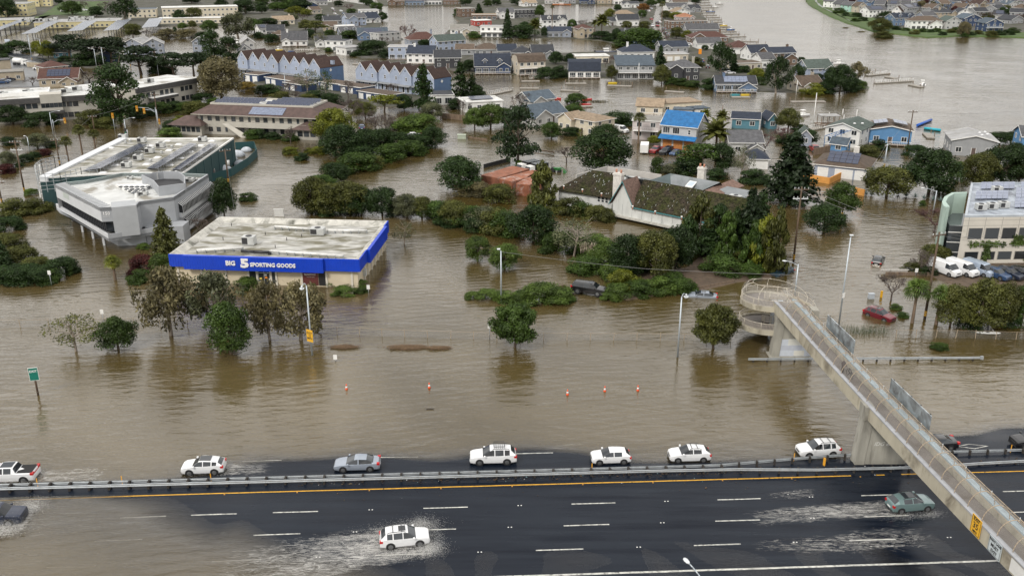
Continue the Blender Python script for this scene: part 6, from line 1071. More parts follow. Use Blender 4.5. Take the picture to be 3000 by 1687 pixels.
 # palms: trunk and single fronds
PALMM=leafmat('olive');b=MB()
def frond(kind):
 b=MB();N=11
 if kind=='date':
  pts=[Vector((s,0,.34*math.sin(s*2.0)-.42*s*s))for s in[i/N for i in range(N+1)]]
  for i in range(N):
   p,q=pts[i],pts[i+1];b.tube(p,q,.012,.010,leafmat('olive'),3,False)
   for sg in(-1,1):
    L=.26*math.sin(math.pi*(.12+.85*i/N));c=p.lerp(q,.5);b.face([tuple(p),tuple(q),(q.x+.13,sg*L,q.z-L*.45),(p.x+.10,sg*L,p.z-L*.45)],leafmat('olive'))
 else:
  b.tube((0,0,0),(.45,0,.12),.014,.01,leafmat('olive'),3,False)
  for i in range(11):
   a=R(-100+i*20);c=Vector((.45,0,.12));L=.52;d1,d2=a-R(8),a+R(8);b.face([tuple(c),(c.x+L*.6*math.cos(d1),L*.6*math.sin(d1),c.z+.03),(c.x+L*math.cos(a),L*math.sin(a),c.z-.22),(c.x+L*.6*math.cos(d2),L*.6*math.sin(d2),c.z+.03)],leafmat('olive'))
 return b.mesh('frond')
FROND={'date':frond('date'),'fan':frond('fan')};SKIRT=mat('dead_frond',(.13,.085,.045),.9)
def palm(kind,t,x,y,w,t2,top,label,tint='olive',nf=26):
 p=gp(t,x,y);W=w*mpp(t,y);h=hgt(t,x,y,t2,top)-W*.18;g=thing('palm_tree',label,'palm',v3(p));r=.28 if kind=='fan' else.38;b=MB();b.tube((0,0,-.3),(0,0,h*.6),r,r*.75,WOOD,8,False);b.tube((0,0,h*.6),(0,0,h),r*.75,r*.8,WOOD,8,False);b.tube((0,0,h-.8),(0,0,h+.1),r*1.1,r*1.6,SKIRT,8);b.build('trunk',g)
 for i in range(nf):
  a=i*2.4;el=R(75-105*(i/nf));o=put('frond',FROND[kind],g,(0,0,h));o.rotation_euler=(ROT.uniform(-.2,.2),-el,a);s=W*.55*ROT.uniform(.85,1.1);o.scale=(s,s,s);ob_mat(o,leafmat(tint))
 return g
 #  surveyed trees with their own words
for r in(('loose','olive','I',765,715,560,'I',355,'thin many-stemmed tree with pale bark, leftmost in the flooded verge'),('round','mid','I',1190,690,390,'I',385,'small bushy green tree second from the left in the flooded verge'),('euc','brown','I',1720,555,640,'E',1325,'tall drooping grey brown gum tree before the store, leftmost gum'),('euc','grey','I',2190,500,600,'E',1370,'grey green gum tree directly before the store wall'),('round','mid','I',2325,740,460,'I',215,'rounded bright green tree with white trunk before the gum trees'),('euc','brown','J',140,600,430,'J',5,'brown gum tree left of the bell headed street lamp'),('euc','brown','J',450,597,600,'J',40,'rusty brown gum tree spreading beside the bell headed street lamp'),('tuft','mid','K',28,675,470,'K',222,'compact deep green tree alone in the middle of the flood'),('tuft','olive','K',2025,685,450,'K',235,'rounded olive tree beside the spiral ramp'),('loose','grey','F',1490,1085,260,'F',850,'thin twiggy tree in the water right of the store corner'),('round','fresh','F',2230,1250,250,'F',1000,'small fresh green tree left of the slim lamp post in the flood'),('round','fresh','F',2500,1335,300,'F',1072,'small fresh green tree behind the slim lamp post in the flood'),('round','dark','F',2050,548,480,'F',190,'big dense dome shaped dark tree beside the rusty containers'),('pine','pine','G',60,290,450,'C',1075,'tall loose pine above the tipper trucks'),('round','dark','G',910,335,600,'C',1325,'very large dark spreading tree behind the restaurant'),('cypress','olive','G',300,725,330,'G',250,'tall pointed dark cypress beside the rusty containers'),('umbrella','mid','G',1890,335,450,'G',50,'flat topped green tree behind the restaurant chimney'),('loose','grey','G',2300,400,280,'G',90,'grey half bare tree behind the restaurant'),('conifer','pine','H',215,650,600,'D',1330,'tallest dark pine right of the restaurant'),('round','dark','H',560,955,400,'H',690,'dark rounded thicket standing in the flooded street, front part'),('round','mid','H',720,800,330,'H',465,'rounded thicket leaning over the flooded street, rear part'),('round','olive','H',1190,605,440,'H',290,'olive tree beside the orange gate wall'),('round','dark','H',1610,590,540,'H',135,'large dark tree above the agaves'),('round','olive','H',2100,540,360,'H',150,'olive tree left of the cream office roof'),('round','dark','H',2340,480,420,'H',90,'dark tree behind the cream office roof'),('round','grey','H',2520,470,300,'H',215,'grey green tree at the right edge behind the cream office'),('round','fresh','H',1900,430,210,'H',250,'small fresh green tree left of the cream office trees'),('bare','red','H',1670,965,430,'H',655,'reddish leafless tree left of the cream office'),('bare','dark','H',1545,1375,330,'H',1105,'leafless tree before the parked vans'),('bare','dark','L',1235,212,320,'H',1300,'leafless tree above the yellow hydrant'),('round','olive','L',1830,465,340,'L',60,'willowy shrub tree below the vans, leftmost of the mass'),('round','olive','L',2120,480,460,'L',0,'broad willowy tree behind the paddle boarder'),('round','olive','L',2350,470,330,'L',20,'willowy tree right of the paddle boarder'),('round','mid','L',2550,440,260,'L',40,'willowy tree at the right edge below the vans'),('conifer','olive','E',1690,1260,350,'E',715,'pointed olive conifer at the front of the grey office'),('round','dark','E',2260,815,250,'E',425,'dark ivy clad tree wrapped round the utility pole behind the store'),('bare','dark','E',2045,1010,280,'E',770,'leafless twiggy tree beside the grey office'),('bush','red','E',1430,1385,230,'E',1180,'dark red shrub left of the store'),('bush','mid','E',1380,1470,220,'E',1340,'round green shrub beneath the dark red shrub'),('bush','fresh','E',1600,1410,200,'E',1160,'green shrub at the foot of the pointed conifer'),('conifer','dark','E',40,1310,200,'E',1040,'dark conifer at the left edge above the olive hedge'),('umbrella','pine','A',700,600,400,'A',330,'stone pine, leftmost of the clustered pines'),('umbrella','pine','A',920,640,520,'A',370,'broad stone pine in the middle of the clustered pines'),('umbrella','pine','A',1120,640,380,'A',348,'stone pine, rightmost of the clustered pines'),('umbrella','pine','A',1420,745,480,'A',445,'broad stone pine before the lavender condos'),('umbrella','pine','A',1750,755,320,'A',515,'stone pine left of the two above the office roof'),('umbrella','pine','A',1950,755,340,'A',505,'stone pine right of the two above the office roof'),('pine','dark','A',1215,1235,540,'A',640,'huge dark tree before the grey office wings'),('round','brown','A',2230,1005,430,'A',570,'large brownish olive tree left of the blue townhouses'),('pine','dark','A',2140,660,260,'A',305,'tall dark tree left of the marina condos'),('pine','dark','A',2320,660,260,'A',365,'tall dark tree right of the marina condos'),('euc','grey','A',2400,395,350,'A',125,'large grey green gum tree beside the marina'),('euc','dark','A',1260,215,300,'A',-30,'large dark tree with forked trunk at the school wing'),('redwood','dark','B',1690,1110,300,'B',635,'tallest redwood before the second townhouse row'),('redwood','dark','B',2060,1010,240,'B',615,'redwood right of the second townhouse row'),('redwood','dark','B',2175,1010,180,'B',735,'shorter redwood beside the pale blue walls'),('umbrella','lime','B',1290,1125,310,'B',940,'bright yellow green acacia before the townhouses'),('bare','red','B',1530,435,200,'B',200,'tall leafless purple brown tree at the lagoon'),('bare','dark','B',1310,1388,280,'B',1085,'leafless tree beside the red barrier tape'),('round','lime','B',790,1430,420,'B',1100,'large lime green tree beside the hipped office'),('round','dark','F',870,215,430,'B',1260,'big dark green tree under the lime green tree'),('conifer','dark','B',2530,385,130,'B',88,'dark narrow fir on the spit'),('euc','dark','C',2090,745,260,'C',415,'tall dark gum tree with white limbs in the flooded street'),('conifer','dark','C',2230,730,110,'C',540,'dark pointed conifer beside the tall gum tree'),('conifer','dark','C',1490,660,130,'C',455,'dark pointed conifer behind the grey metal roofed house'),('bush','mid','C',655,1055,200,'C',950,'round green bush on the tiny island in the channel'),('round','rust','C',1320,112,120,'C',38,'rust coloured tree on the flooded street'),('round','lime','C',2460,805,170,'C',688,'yellow green shrub tree beside the blue solar house'),('euc','dark','D',80,940,280,'D',560,'dark gum tree at the bank tip, leftmost'),('euc','dark','D',280,905,210,'D',645,'dark gum tree at the bank tip, second from left'),('round','dark','D',720,935,260,'D',655,'dark rounded tree at the bank tip, rightmost large one'),('euc','brown','D',900,810,200,'D',620,'brownish airy tree at the end of the bank'),('round','olive','D',200,1310,250,'D',1095,'olive tree beside the teal cottage end'),('bare','red','D',150,1449,300,'D',1235,'brown leafless thicket below the olive tree'),('round','olive','D',1130,325,220,'D',185,'wide olive tree at the point of the right shore'),('round','dark','D',1180,240,200,'D',118,'dark tree behind the point of the right shore'),('round','brown','D',1960,372,130,'D',215,'dark brown tree before the navy house of the right shore'),('bush','olive','D',1175,388,140,'D',318,'drowned olive bush at the right shoreline'),('bare','dark','G',548,265,240,'G',55,'small leafless tree standing in the car yard water'),('bush','mid','E',2475,650,150,'E',572,'round trimmed shrub on the drowned car park island'),('round','dark','G',215,1050,470,'G',700,'dense round dark tree with twin trunks in the hedge bank')):plant(*r)
#  trees by area, named by their order from the left
def area(where,tint_default,rows,z=0.):
 rows=sorted(rows,key=lambda r:TO[r[2]][0]+r[3]*KZ);word=lambda k,tn:'leafless tree' if k=='bare' else TWORD[tn or tint_default]+' '+KW[k];ws=[word(r[0],r[1])for r in rows];seen={}
 for(k,tn,t,x,y,w,t2,top),wd in zip(rows,ws):
  seen[wd]=seen.get(wd,0)+1;plant(k,tn or tint_default,t,x,y,w,t2 or t,top,(wd if ws.count(wd)==1 else '%s %s from the left'%(ordn[seen[wd]-1],wd))+' '+where,'plants '+where,z)
B_,R_,L_,N_='bush','round','loose','bare'
area('in the upper hedge bank','dark',[(R_,0,'F',1110,190,290,'B',1295),(R_,0,'F',1270,170,280,'B',1285),(R_,0,'F',1430,150,280,'B',1325),(B_,0,'F',1600,140,280,'B',1370),(R_,0,'F',1770,100,280,'B',1280),(B_,'mid','F',1020,360,340,'F',225),(B_,'olive','F',1150,320,220,'F',225),(R_,0,'F',790,465,290,'F',260),(B_,'mid','F',1350,250,300,'F',110),(B_,'mid','F',1520,200,280,'F',70),(B_,0,'F',1000,250,300,'F',90),(B_,'lime','F',330,175,110,'F',100),(B_,'lime','F',385,180,90,'F',105),(B_,'lime','F',530,175,90,'F',112),(B_,'lime','F',625,182,140,'F',108),(B_,0,'F',450,238,130,'F',188),(N_,0,'F',465,180,120,'F',95)])
area('in the long hedge behind the store','mid',[(R_,'olive','F',560,770,360,'F',400),(R_,0,'F',640,540,330,'F',395),(R_,'olive','F',740,775,400,'F',480),(R_,'olive','F',950,775,420,'F',450),(R_,'dark','F',1060,785,300,'F',520),(R_,'dark','F',1270,790,330,'F',510),(R_,'grey','F',1520,810,300,'F',585),(R_,'olive','F',1670,810,280,'F',610),(B_,0,'F',1830,860,300,'F',650),(R_,'olive','F',1990,885,320,'F',645),(B_,0,'F',2140,910,280,'F',690),(B_,'grey','F',2280,940,280,'F',675),(B_,'olive','F',2420,985,310,'F',700),(B_,0,'F',2540,1005,280,'F',715),(L_,'grey','G',620,1200,500,'G',820),(B_,0,'G',500,1180,320,'G',960),(B_,'fresh','G',880,1130,260,'G',980),(B_,0,'G',400,1090,220,'G',960),(B_,0,'G',740,1200,240,'G',1010),(B_,'dark','F',840,790,300,'F',650),(B_,'dark','F',660,780,260,'F',640),(B_,'dark','F',1420,800,200,'F',680),(B_,'dark','F',1930,900,260,'F',790),(B_,'dark','F',2200,960,260,'F',830)])
area('on the cypress island','dark',[(R_,0,'G',1150,1400,380,'G',1000),(R_,'fresh','G',960,1310,380,'G',1090),(B_,'mid','G',760,1390,300,'G',1200),(R_,'olive','G',1440,1430,400,'G',940),(R_,0,'G',1640,1360,340,'G',890),('cypress','olive','G',1880,1160,380,'G',590),('cypress','dark','G',2060,1160,380,'G',690),('conifer','dark','G',1960,1190,380,'G',830),('cypress','dark','G',2220,1210,280,'G',720),('conifer','pine','G',2370,1200,420,'G',520),('cypress','lime','G',2540,1340,380,'G',790),('cypress','olive','H',60,1380,320,'H',720),(B_,'mid','G',2150,1400,330,'G',1210),(B_,'mid','G',1960,1340,110,'G',1270),(B_,'mid','G',2430,1420,220,'G',1320),(B_,'fresh','G',1010,1449,260,'G',1290),(B_,0,'G',1290,1400,240,'G',1200),(B_,'dark','G',2330,1240,240,'G',1080),(B_,'fresh','K',1070,195,240,'K',55),(B_,'fresh','K',985,215,150,'K',160),(B_,'lime','K',1120,120,300,'K',-80),(B_,'mid','K',1300,165,260,'K',40),(B_,'fresh','K',1490,150,280,'K',60),(B_,'mid','K',1680,130,260,'K',60),(B_,'mid','K',1600,70,260,'K',-60),(B_,'mid','K',1790,110,150,'K',70),(B_,'dark','G',2480,1160,260,'G',1000),(B_,'olive','G',1800,1200,220,'G',1090),(B_,'olive','G',2290,1300,200,'G',1150),('cypress','dark','G',1760,1230,300,'G',800),('cypress','mid','G',2140,1260,300,'G',760),('conifer','dark','G',2470,1150,360,'G',560),('cypress','mid','G',2420,1330,300,'G',850),(R_,'mid','G',1300,1330,300,'G',1000)],.1)
area('in the ivy strip by the black car','fresh',[(B_,0,'K',300,225,330,'K',95),(B_,0,'K',470,230,280,'K',90),(B_,'red','K',510,150,130,'K',60),(B_,0,'K',90,215,190,'K',145),(B_,0,'J',2500,225,200,'J',155),(B_,0,'J',2330,205,190,'J',160),(B_,0,'J',2180,192,130,'J',158),(B_,'mid','K',600,225,90,'K',185)])
area('in the restaurant shrub bed','olive',[(B_,0,'G',430,765,190,'G',640),(B_,0,'G',590,795,240,'G',600),(B_,'mid','G',710,805,210,'G',635),(B_,0,'G',870,840,240,'G',690),(B_,0,'G',965,865,140,'G',745),(B_,'brown','F',2080,590,220,'F',455),(B_,'brown','F',2260,605,220,'F',440),(B_,'olive','F',2430,655,300,'F',480),(B_,'dark','G',2070,440,180,'G',320),(B_,'mid','G',1460,360,120,'G',190),(R_,'dark','G',2110,350,240,'G',60),(B_,'grey','G',1600,370,180,'G',280),(B_,'dark','G',1800,380,300,'G',270),(B_,'dark','G',2450,480,260,'G',380),(B_,'fresh','G',70,310,70,'G',230)])
area('in the flooded beds at the left edge','olive',[(B_,0,'E',120,800,300,'E',665),(B_,0,'E',320,780,260,'E',668),(B_,'dark','E',60,960,240,'E',805),(B_,0,'E',40,1130,260,'E',1000),(B_,0,'E',170,1270,280,'E',1120),(B_,'olive','E',310,1380,280,'E',1230),(B_,'dark','E',600,1410,260,'E',1215),(B_,'mid','E',450,1470,220,'E',1330),(B_,'mid','E',720,1385,110,'E',1290),(B_,'dark','E',180,1470,320,'E',1300),(B_,'dark','I',350,40,300,'E',1370),(B_,'dark','I',80,40,320,'E',1360),(R_,'grey','E',90,305,190,'E',145),(B_,'red','E',40,370,160,'E',275),(B_,'dark','E',340,215,100,'E',145),(B_,'red','E',425,190,120,'E',125),(B_,'dark','E',240,260,140,'E',175),(R_,'grey','E',380,120,240,'A',1345),(B_,'dark','E',500,110,130,'E',40),(B_,'dark','E',60,90,150,'E',45),(B_,'dark','E',180,310,80,'E',265),(B_,'fresh','E',300,585,110,'E',525),(B_,'fresh','E',1440,1135,110,'E',1075),(B_,'fresh','J',880,165,180,'J',115),(B_,'fresh','J',1060,135,120,'J',100),(B_,'fresh','J',900,60,130,'J',15),(B_,'fresh','J',1030,68,130,'J',28),(B_,'fresh','J',620,55,130,'J',22),(B_,'fresh','J',740,60,120,'J',26),(B_,'fresh','I',2470,90,200,'I',40)])
area('around the upper left offices','dark',[(R_,0,'A',130,1245,300,'A',1055),(B_,0,'A',380,1275,260,'A',1225),(B_,'olive','A',900,1255,260,'A',1190),(B_,'olive','A',1040,1295,200,'A',1240),(B_,'mid','A',1600,1140,200,'A',1075),(B_,'dark','A',1750,1110,160,'A',1035),(B_,'mid','A',1860,1115,160,'A',1025),(B_,'dark','A',2040,1040,190,'A',955),(B_,'mid','A',2150,1060,130,'A',990),(B_,'olive','A',1960,1140,220,'A',1055),(B_,'dark','A',1710,1350,140,'A',1195),(B_,'lime','A',1790,1225,110,'A',1165),(B_,'fresh','A',1700,1400,200,'A',1330),(B_,'gold','A',2480,920,170,'A',830),(N_,0,'A',900,835,360,'A',680),(N_,0,'A',330,865,200,'A',755),(N_,0,'A',2150,1340,190,'A',1215),(B_,'dark','B',30,1395,100,'B',1285),(B_,'dark','B',170,1405,140,'B',1325),(B_,'mid','B',330,1420,140,'B',1350),(N_,0,'B',350,1449,160,'B',1230),(B_,'mid','A',2540,1400,150,'A',1295),(B_,'dark','A',1000,1235,200,'A',1170),(B_,'dark','A',1420,1180,220,'A',1110)])
area('on the school side of the marina','mid',[(R_,'olive','A',1340,380,180,'A',240),(R_,'olive','A',1960,230,160,'A',75),(R_,'dark','A',1810,235,140,'A',105),(R_,'dark','A',2170,165,150,'A',88),(R_,'dark','A',2470,145,210,'A',-10),(R_,'dark','A',2230,85,130,'A',-5),(R_,'dark','A',975,175,160,'A',65),(R_,0,'A',730,155,210,'A',15),(R_,'dark','A',80,185,220,'A',-20),(R_,'dark','A',590,42,90,'A',-20),(N_,0,'A',850,105,140,'A',-5),(N_,0,'A',1060,130,180,'A',-10),(R_,0,'A',2110,325,170,'A',210),(R_,'fresh','A',1840,300,100,'A',235),(R_,'olive','A',1940,285,90,'A',210),(B_,'brown','A',1670,398,180,'A',345),(B_,'brown','A',1860,392,170,'A',345),(B_,'dark','A',2040,395,130,'A',325),(R_,'lime','A',400,565,150,'A',415),(R_,'lime','A',490,595,140,'A',415),(R_,'dark','A',10,570,130,'A',435),(B_,'dark','A',150,540,220,'A',480),(B_,'dark','A',30,620,120,'A',540),(N_,0,'A',1470,375,130,'A',290),(R_,'dark','A',1690,350,40,'A',285),(R_,'dark','A',1760,335,40,'A',275),(R_,'dark','A',150,445,40,'A',405),(B_,'dark','A',640,630,110,'A',570),(B_,'dark','A',850,670,260,'A',600),(B_,'dark','A',1600,740,250,'A',690),(R_,0,'A',2560,330,160,'A',190),(R_,'dark','A',1930,40,170,'A',-30)],.2)
area('before the blue townhouses','grey',[(L_,'grey','B',520,945,250,'B',695),(L_,'mid','B',710,1005,210,'B',700),(N_,0,'B',930,1010,180,'B',760),(R_,'dark','B',1490,1110,170,'B',950),(R_,'fresh','B',1650,1335,330,'B',1145),(B_,'fresh','B',1590,1355,330,'B',1215),(R_,'grey','B',1770,1210,220,'B',1030),(N_,0,'B',1860,1170,230,'B',1020),(R_,'fresh','B',2200,1300,220,'B',1090),(R_,'fresh','B',2360,1290,280,'B',1040),(R_,'mid','B',2500,1260,220,'B',1080),(N_,0,'B',960,1220,290,'B',930),(R_,'olive','B',1100,1190,220,'B',1030),(R_,'olive','B',1010,1110,160,'B',1010),(B_,'dark','B',50,950,110,'B',850),(B_,'dark','B',140,940,170,'B',850),(B_,'olive','B',240,1010,170,'B',920),(N_,0,'B',330,985,200,'B',790),(B_,'dark','B',600,1020,200,'B',920),(N_,0,'B',420,1030,180,'B',880),(B_,'olive','B',500,1040,170,'B',940),(B_,'dark','B',740,1060,190,'B',930),(B_,'lime','B',560,1010,120,'B',950),(N_,0,'B',1360,960,170,'B',810),(N_,0,'B',1120,1240,190,'B',1080),(B_,'dark','B',2050,1100,200,'B',1010),(N_,0,'B',1200,1330,280,'B',1110),(N_,0,'B',2080,1130,170,'B',970),(B_,'dark','B',1400,1310,150,'B',1240),(R_,'dark','B',2230,1010,150,'B',860)])
area('among the inner channel houses','mid',[(B_,'dark','B',1170,555,260,'B',405),(B_,'dark','B',1000,572,90,'B',515),('umbrella','olive','B',600,340,220,'B',205),(R_,'olive','B',500,310,140,'B',205),(R_,'dark','B',540,400,130,'B',295),(L_,'olive','B',640,475,170,'B',330),(R_,'dark','B',60,145,120,'B',25),(R_,'lime','B',400,155,180,'B',68),(R_,'lime','B',510,165,130,'B',95),(R_,0,'B',220,110,200,'B',25),(R_,'dark','B',120,265,200,'B',185),(B_,'dark','B',30,390,100,'B',315),(B_,'dark','B',140,430,150,'B',345),(N_,0,'B',470,210,110,'B',135),(N_,'red','B',940,115,120,'B',25),(R_,0,'B',1215,115,130,'B',28),(R_,'dark','B',1140,65,110,'B',0),(R_,0,'B',380,65,240,'B',0),(R_,'dark','B',1275,215,100,'B',125),(B_,'lime','B',880,340,120,'B',268),(R_,'dark','B',650,215,110,'B',145),(R_,'dark','B',830,70,100,'B',10),(B_,'mid','B',730,360,100,'B',310),(R_,'grey','B',380,215,90,'B',140),(B_,'dark','B',1290,590,110,'B',530),(N_,0,'B',1290,450,120,'B',355),(B_,'mid','B',940,400,160,'B',345),(R_,'dark','B',300,280,80,'B',215),(B_,'mid','B',250,90,230,'B',60),(R_,'mid','B',960,150,100,'B',90),(B_,'dark','B',1690,475,130,'B',435),(B_,'mid','B',2090,520,120,'B',450),(R_,'dark','B',2150,720,200,'B',610),(B_,'mid','B',2540,540,100,'B',470),(B_,'dark','B',450,110,200,'B',70),(R_,'mid','B',60,60,150,'B',-10),(R_,'dark','B',1080,40,110,'B',-15),(B_,'fresh','B',720,525,70,'B',490)],.2)
area('on the spit between the lagoons','mid',[('conifer','dark','B',2240,160,110,'B',38),(R_,'dark','B',2110,60,120,'B',-20),(R_,'dark','B',2420,60,100,'B',-5),(R_,'mid','B',2330,70,100,'B',0),(B_,'mid','B',2060,160,130,'B',100),(B_,'mid','B',2200,385,110,'B',310),(R_,0,'C',600,305,90,'C',195),(N_,0,'C',715,295,170,'C',180),('cypress','dark','C',638,300,45,'C',215),(R_,'olive','C',625,375,80,'C',275),(R_,'dark','C',1050,440,110,'C',285),(R_,'olive','C',1150,295,110,'C',215),(R_,'olive','C',1330,305,130,'C',215),(R_,0,'C',1310,185,90,'C',105),(R_,'lime','C',980,195,110,'C',88),(R_,'dark','C',1060,112,80,'C',48),(B_,'dark','C',1000,420,150,'C',370),(R_,0,'C',280,185,100,'C',55),(B_,'dark','C',130,290,90,'C',215),(R_,'dark','C',325,380,70,'C',270),(B_,'dark','C',120,385,240,'C',330),(B_,'mid','C',270,265,140,'C',230),(B_,'dark','C',900,405,160,'C',350),(R_,'dark','C',60,60,150,'C',-20),(R_,'mid','C',1400,70,120,'C',0),(B_,'dark','C',1130,465,140,'C',420),(B_,'mid','C',1290,500,380,'C',435),(R_,'dark','C',1260,30,150,'C',-40),(R_,'lime','C',930,230,90,'C',170)],.2)
area('along the pier street','mid',[(R_,'olive','C',1650,395,140,'C',275),(R_,'lime','C',1760,405,120,'C',312),(R_,'lime','C',1650,205,150,'C',125),(R_,'olive','C',1540,195,100,'C',110),(N_,'red','C',1490,360,80,'C',280),(N_,'red','C',1550,430,100,'C',345),(R_,'dark','C',440,650,150,'C',525),(R_,'dark','C',580,650,120,'C',545),(B_,'dark','C',345,795,160,'C',665),(B_,'dark','C',480,785,140,'C',650),(R_,'olive','C',1000,805,110,'C',665),(R_,'olive','C',1505,845,180,'C',665),(B_,'dark','C',1990,905,150,'C',780),(B_,'mid','C',2490,865,120,'C',770),(R_,'olive','C',1850,710,150,'C',585),(R_,'mid','C',1705,500,80,'C',425),(R_,'dark','C',1940,515,70,'C',458),(N_,0,'C',820,640,130,'C',560),(N_,'red','C',1040,640,150,'C',545),(B_,'dark','C',2340,740,130,'C',680),(B_,'mid','C',1600,850,130,'C',815),(B_,'mid','C',1720,865,130,'C',830),(B_,'mid','C',1830,880,120,'C',845),(R_,'dark','C',2330,680,90,'C',600),(N_,0,'C',940,680,100,'C',590),(R_,'mid','C',1500,50,90,'C',-10),(R_,'dark','C',1850,40,110,'C',-20),(R_,'dark','C',1790,330,90,'C',260),(B_,'dark','D',600,940,200,'D',840),(R_,'dark','D',620,900,150,'D',680),(B_,'fresh','D',930,900,120,'D',810),(R_,'dark','D',330,645,80,'D',578),(B_,'dark','D',860,925,160,'D',780),(B_,'lime','D',440,950,200,'D',900),(R_,'dark','D',480,900,130,'D',740)],.2)
area('on the near side of the channel','mid',[(R_,'mid','C',395,1395,220,'C',1225),(R_,'mid','C',620,1175,200,'C',1055),(R_,'dark','C',285,1010,200,'C',932),(N_,0,'C',95,1090,210,'C',890),(B_,'dark','C',1080,1270,280,'C',1200),(L_,'lime','C',690,1400,90,'C',1295),(R_,'dark','G',930,60,300,'C',1245),(R_,'lime','G',1420,85,120,'C',1365),(R_,'olive','C',1500,1449,110,'C',1305),(N_,'red','G',2540,170,230,'C',1280),(B_,'dark','C',590,1370,160,'C',1320),(B_,'dark','D',220,1449,190,'D',1350),(R_,'dark','H',400,80,190,'D',1300),(B_,'dark','D',330,1340,160,'D',1260),(B_,'dark','H',1130,140,150,'H',20),(B_,'olive','H',1040,210,220,'H',130),(B_,'dark','H',1500,200,200,'H',90),(B_,'mid','H',1560,700,60,'H',640),(B_,'mid','H',520,380,110,'H',315),(B_,'mid','H',650,400,110,'H',345),(N_,'red','H',705,390,120,'H',260),(B_,'olive','H',1790,600,160,'H',500),(B_,'gold','H',1875,660,70,'H',605),(B_,'red','H',1935,660,60,'H',570),(R_,'dark','D',2330,1440,260,'D',1330),(R_,'dark','D',2440,1430,140,'D',1325),(B_,'dark','H',1780,210,120,'H',150),(R_,'dark','H',2470,250,200,'H',60),(B_,'olive','H',1700,1260,240,'H',1080),(B_,'olive','H',1500,1370,180,'H',1270),(B_,'dark','H',1620,1400,160,'H',1340),(B_,'fresh','L',1295,300,100,'L',250),(B_,'mid','L',1370,380,100,'L',330),(B_,'mid','L',1745,705,140,'L',660),(B_,'dark','L',2060,490,260,'L',380),(B_,'dark','L',2420,470,240,'L',360)])
rq=random.Random(6);rows=[]
for i in range(90):
 x=rq.uniform(640,2600);lo=10+max(0,(x-640))*.11;y=rq.uniform(8,min(250,lo+30));s=mpp('D',0)/mpp('D',y);rows.append((rq.choice((N_,N_,R_,N_,R_,B_)),rq.choice(('red','red','brown','dark','olive')),'D',x,y,rq.uniform(60,95)*s,'D',y-rq.uniform(50,85)*s))
for x,y in((1300,300),(1390,310),(1560,322),(1640,325),(1700,320),(1850,330),(1910,325),(1990,365),(2050,355),(2120,345),(2250,362),(2330,355),(2420,350),(2480,330),(1760,355),(1480,345),(720,130),(790,160),(900,170),(960,210),(1050,250),(880,215)):rows.append((B_,rq.choice(('dark','olive','mid')),'D',x,y+14,rq.uniform(60,110),'D',y-12))
area('among the right shore houses','dark',rows,.5)
rows=[]
for k in range(46):x=rq.uniform(0,2560);rows.append((rq.choice((R_,R_,N_)),rq.choice(('dark','mid','olive')),'B' if k%2 else 'A',x,rq.uniform(-14,6),rq.uniform(70,130),'A',rq.uniform(-55,-35)))
area('along the far top edge','dark',rows,.2)
for i,r in enumerate((('fan','E',690,258,150,'E',38,'fan palm nearest the gym corner'),('fan','E',832,195,160,'A',1300,'tallest fan palm behind the gym roof edge'),('fan','E',962,135,130,'A',1335,'right hand fan palm behind the gym roof edge'),('fan','G',1270,70,150,'C',1170,'tall fan palm before the pinkish house'),('date','G',2050,140,290,'C',1300,'wide date palm beside the blue roofed house'),('date','C',900,385,160,'C',195,'stout date palm on the spit shore'),('date','C',230,365,140,'C',240,'date palm left of the tall palm on the spit'),('fan','C',402,375,50,'C',68,'very tall thin palm on the spit'),('fan','C',1505,215,80,'C',40,'palm beside the flooded street'),('date','C',2100,1330,140,'C',1155,'ragged palm left of the teal cottage'),('date','C',1940,1310,110,'C',1135,'ragged yellowing palm behind the blue roof'),('fan','L',1450,430,300,'L',70,'low fan palm left of the two beside the flooded fence'),('fan','L',1690,445,230,'L',120,'low fan palm right of the two beside the flooded fence'),('fan','E',1160,1440,190,'E',1250,'small bright fan palm in the bed left of the store'),('date','C',830,370,90,'C',225,'small palm beside the tan octagonal house'))):palm(*r,tint='fresh' if i in(11,12)else('lime' if i in(10,13)else 'olive'),nf=18 if r[4]<100 else 28)
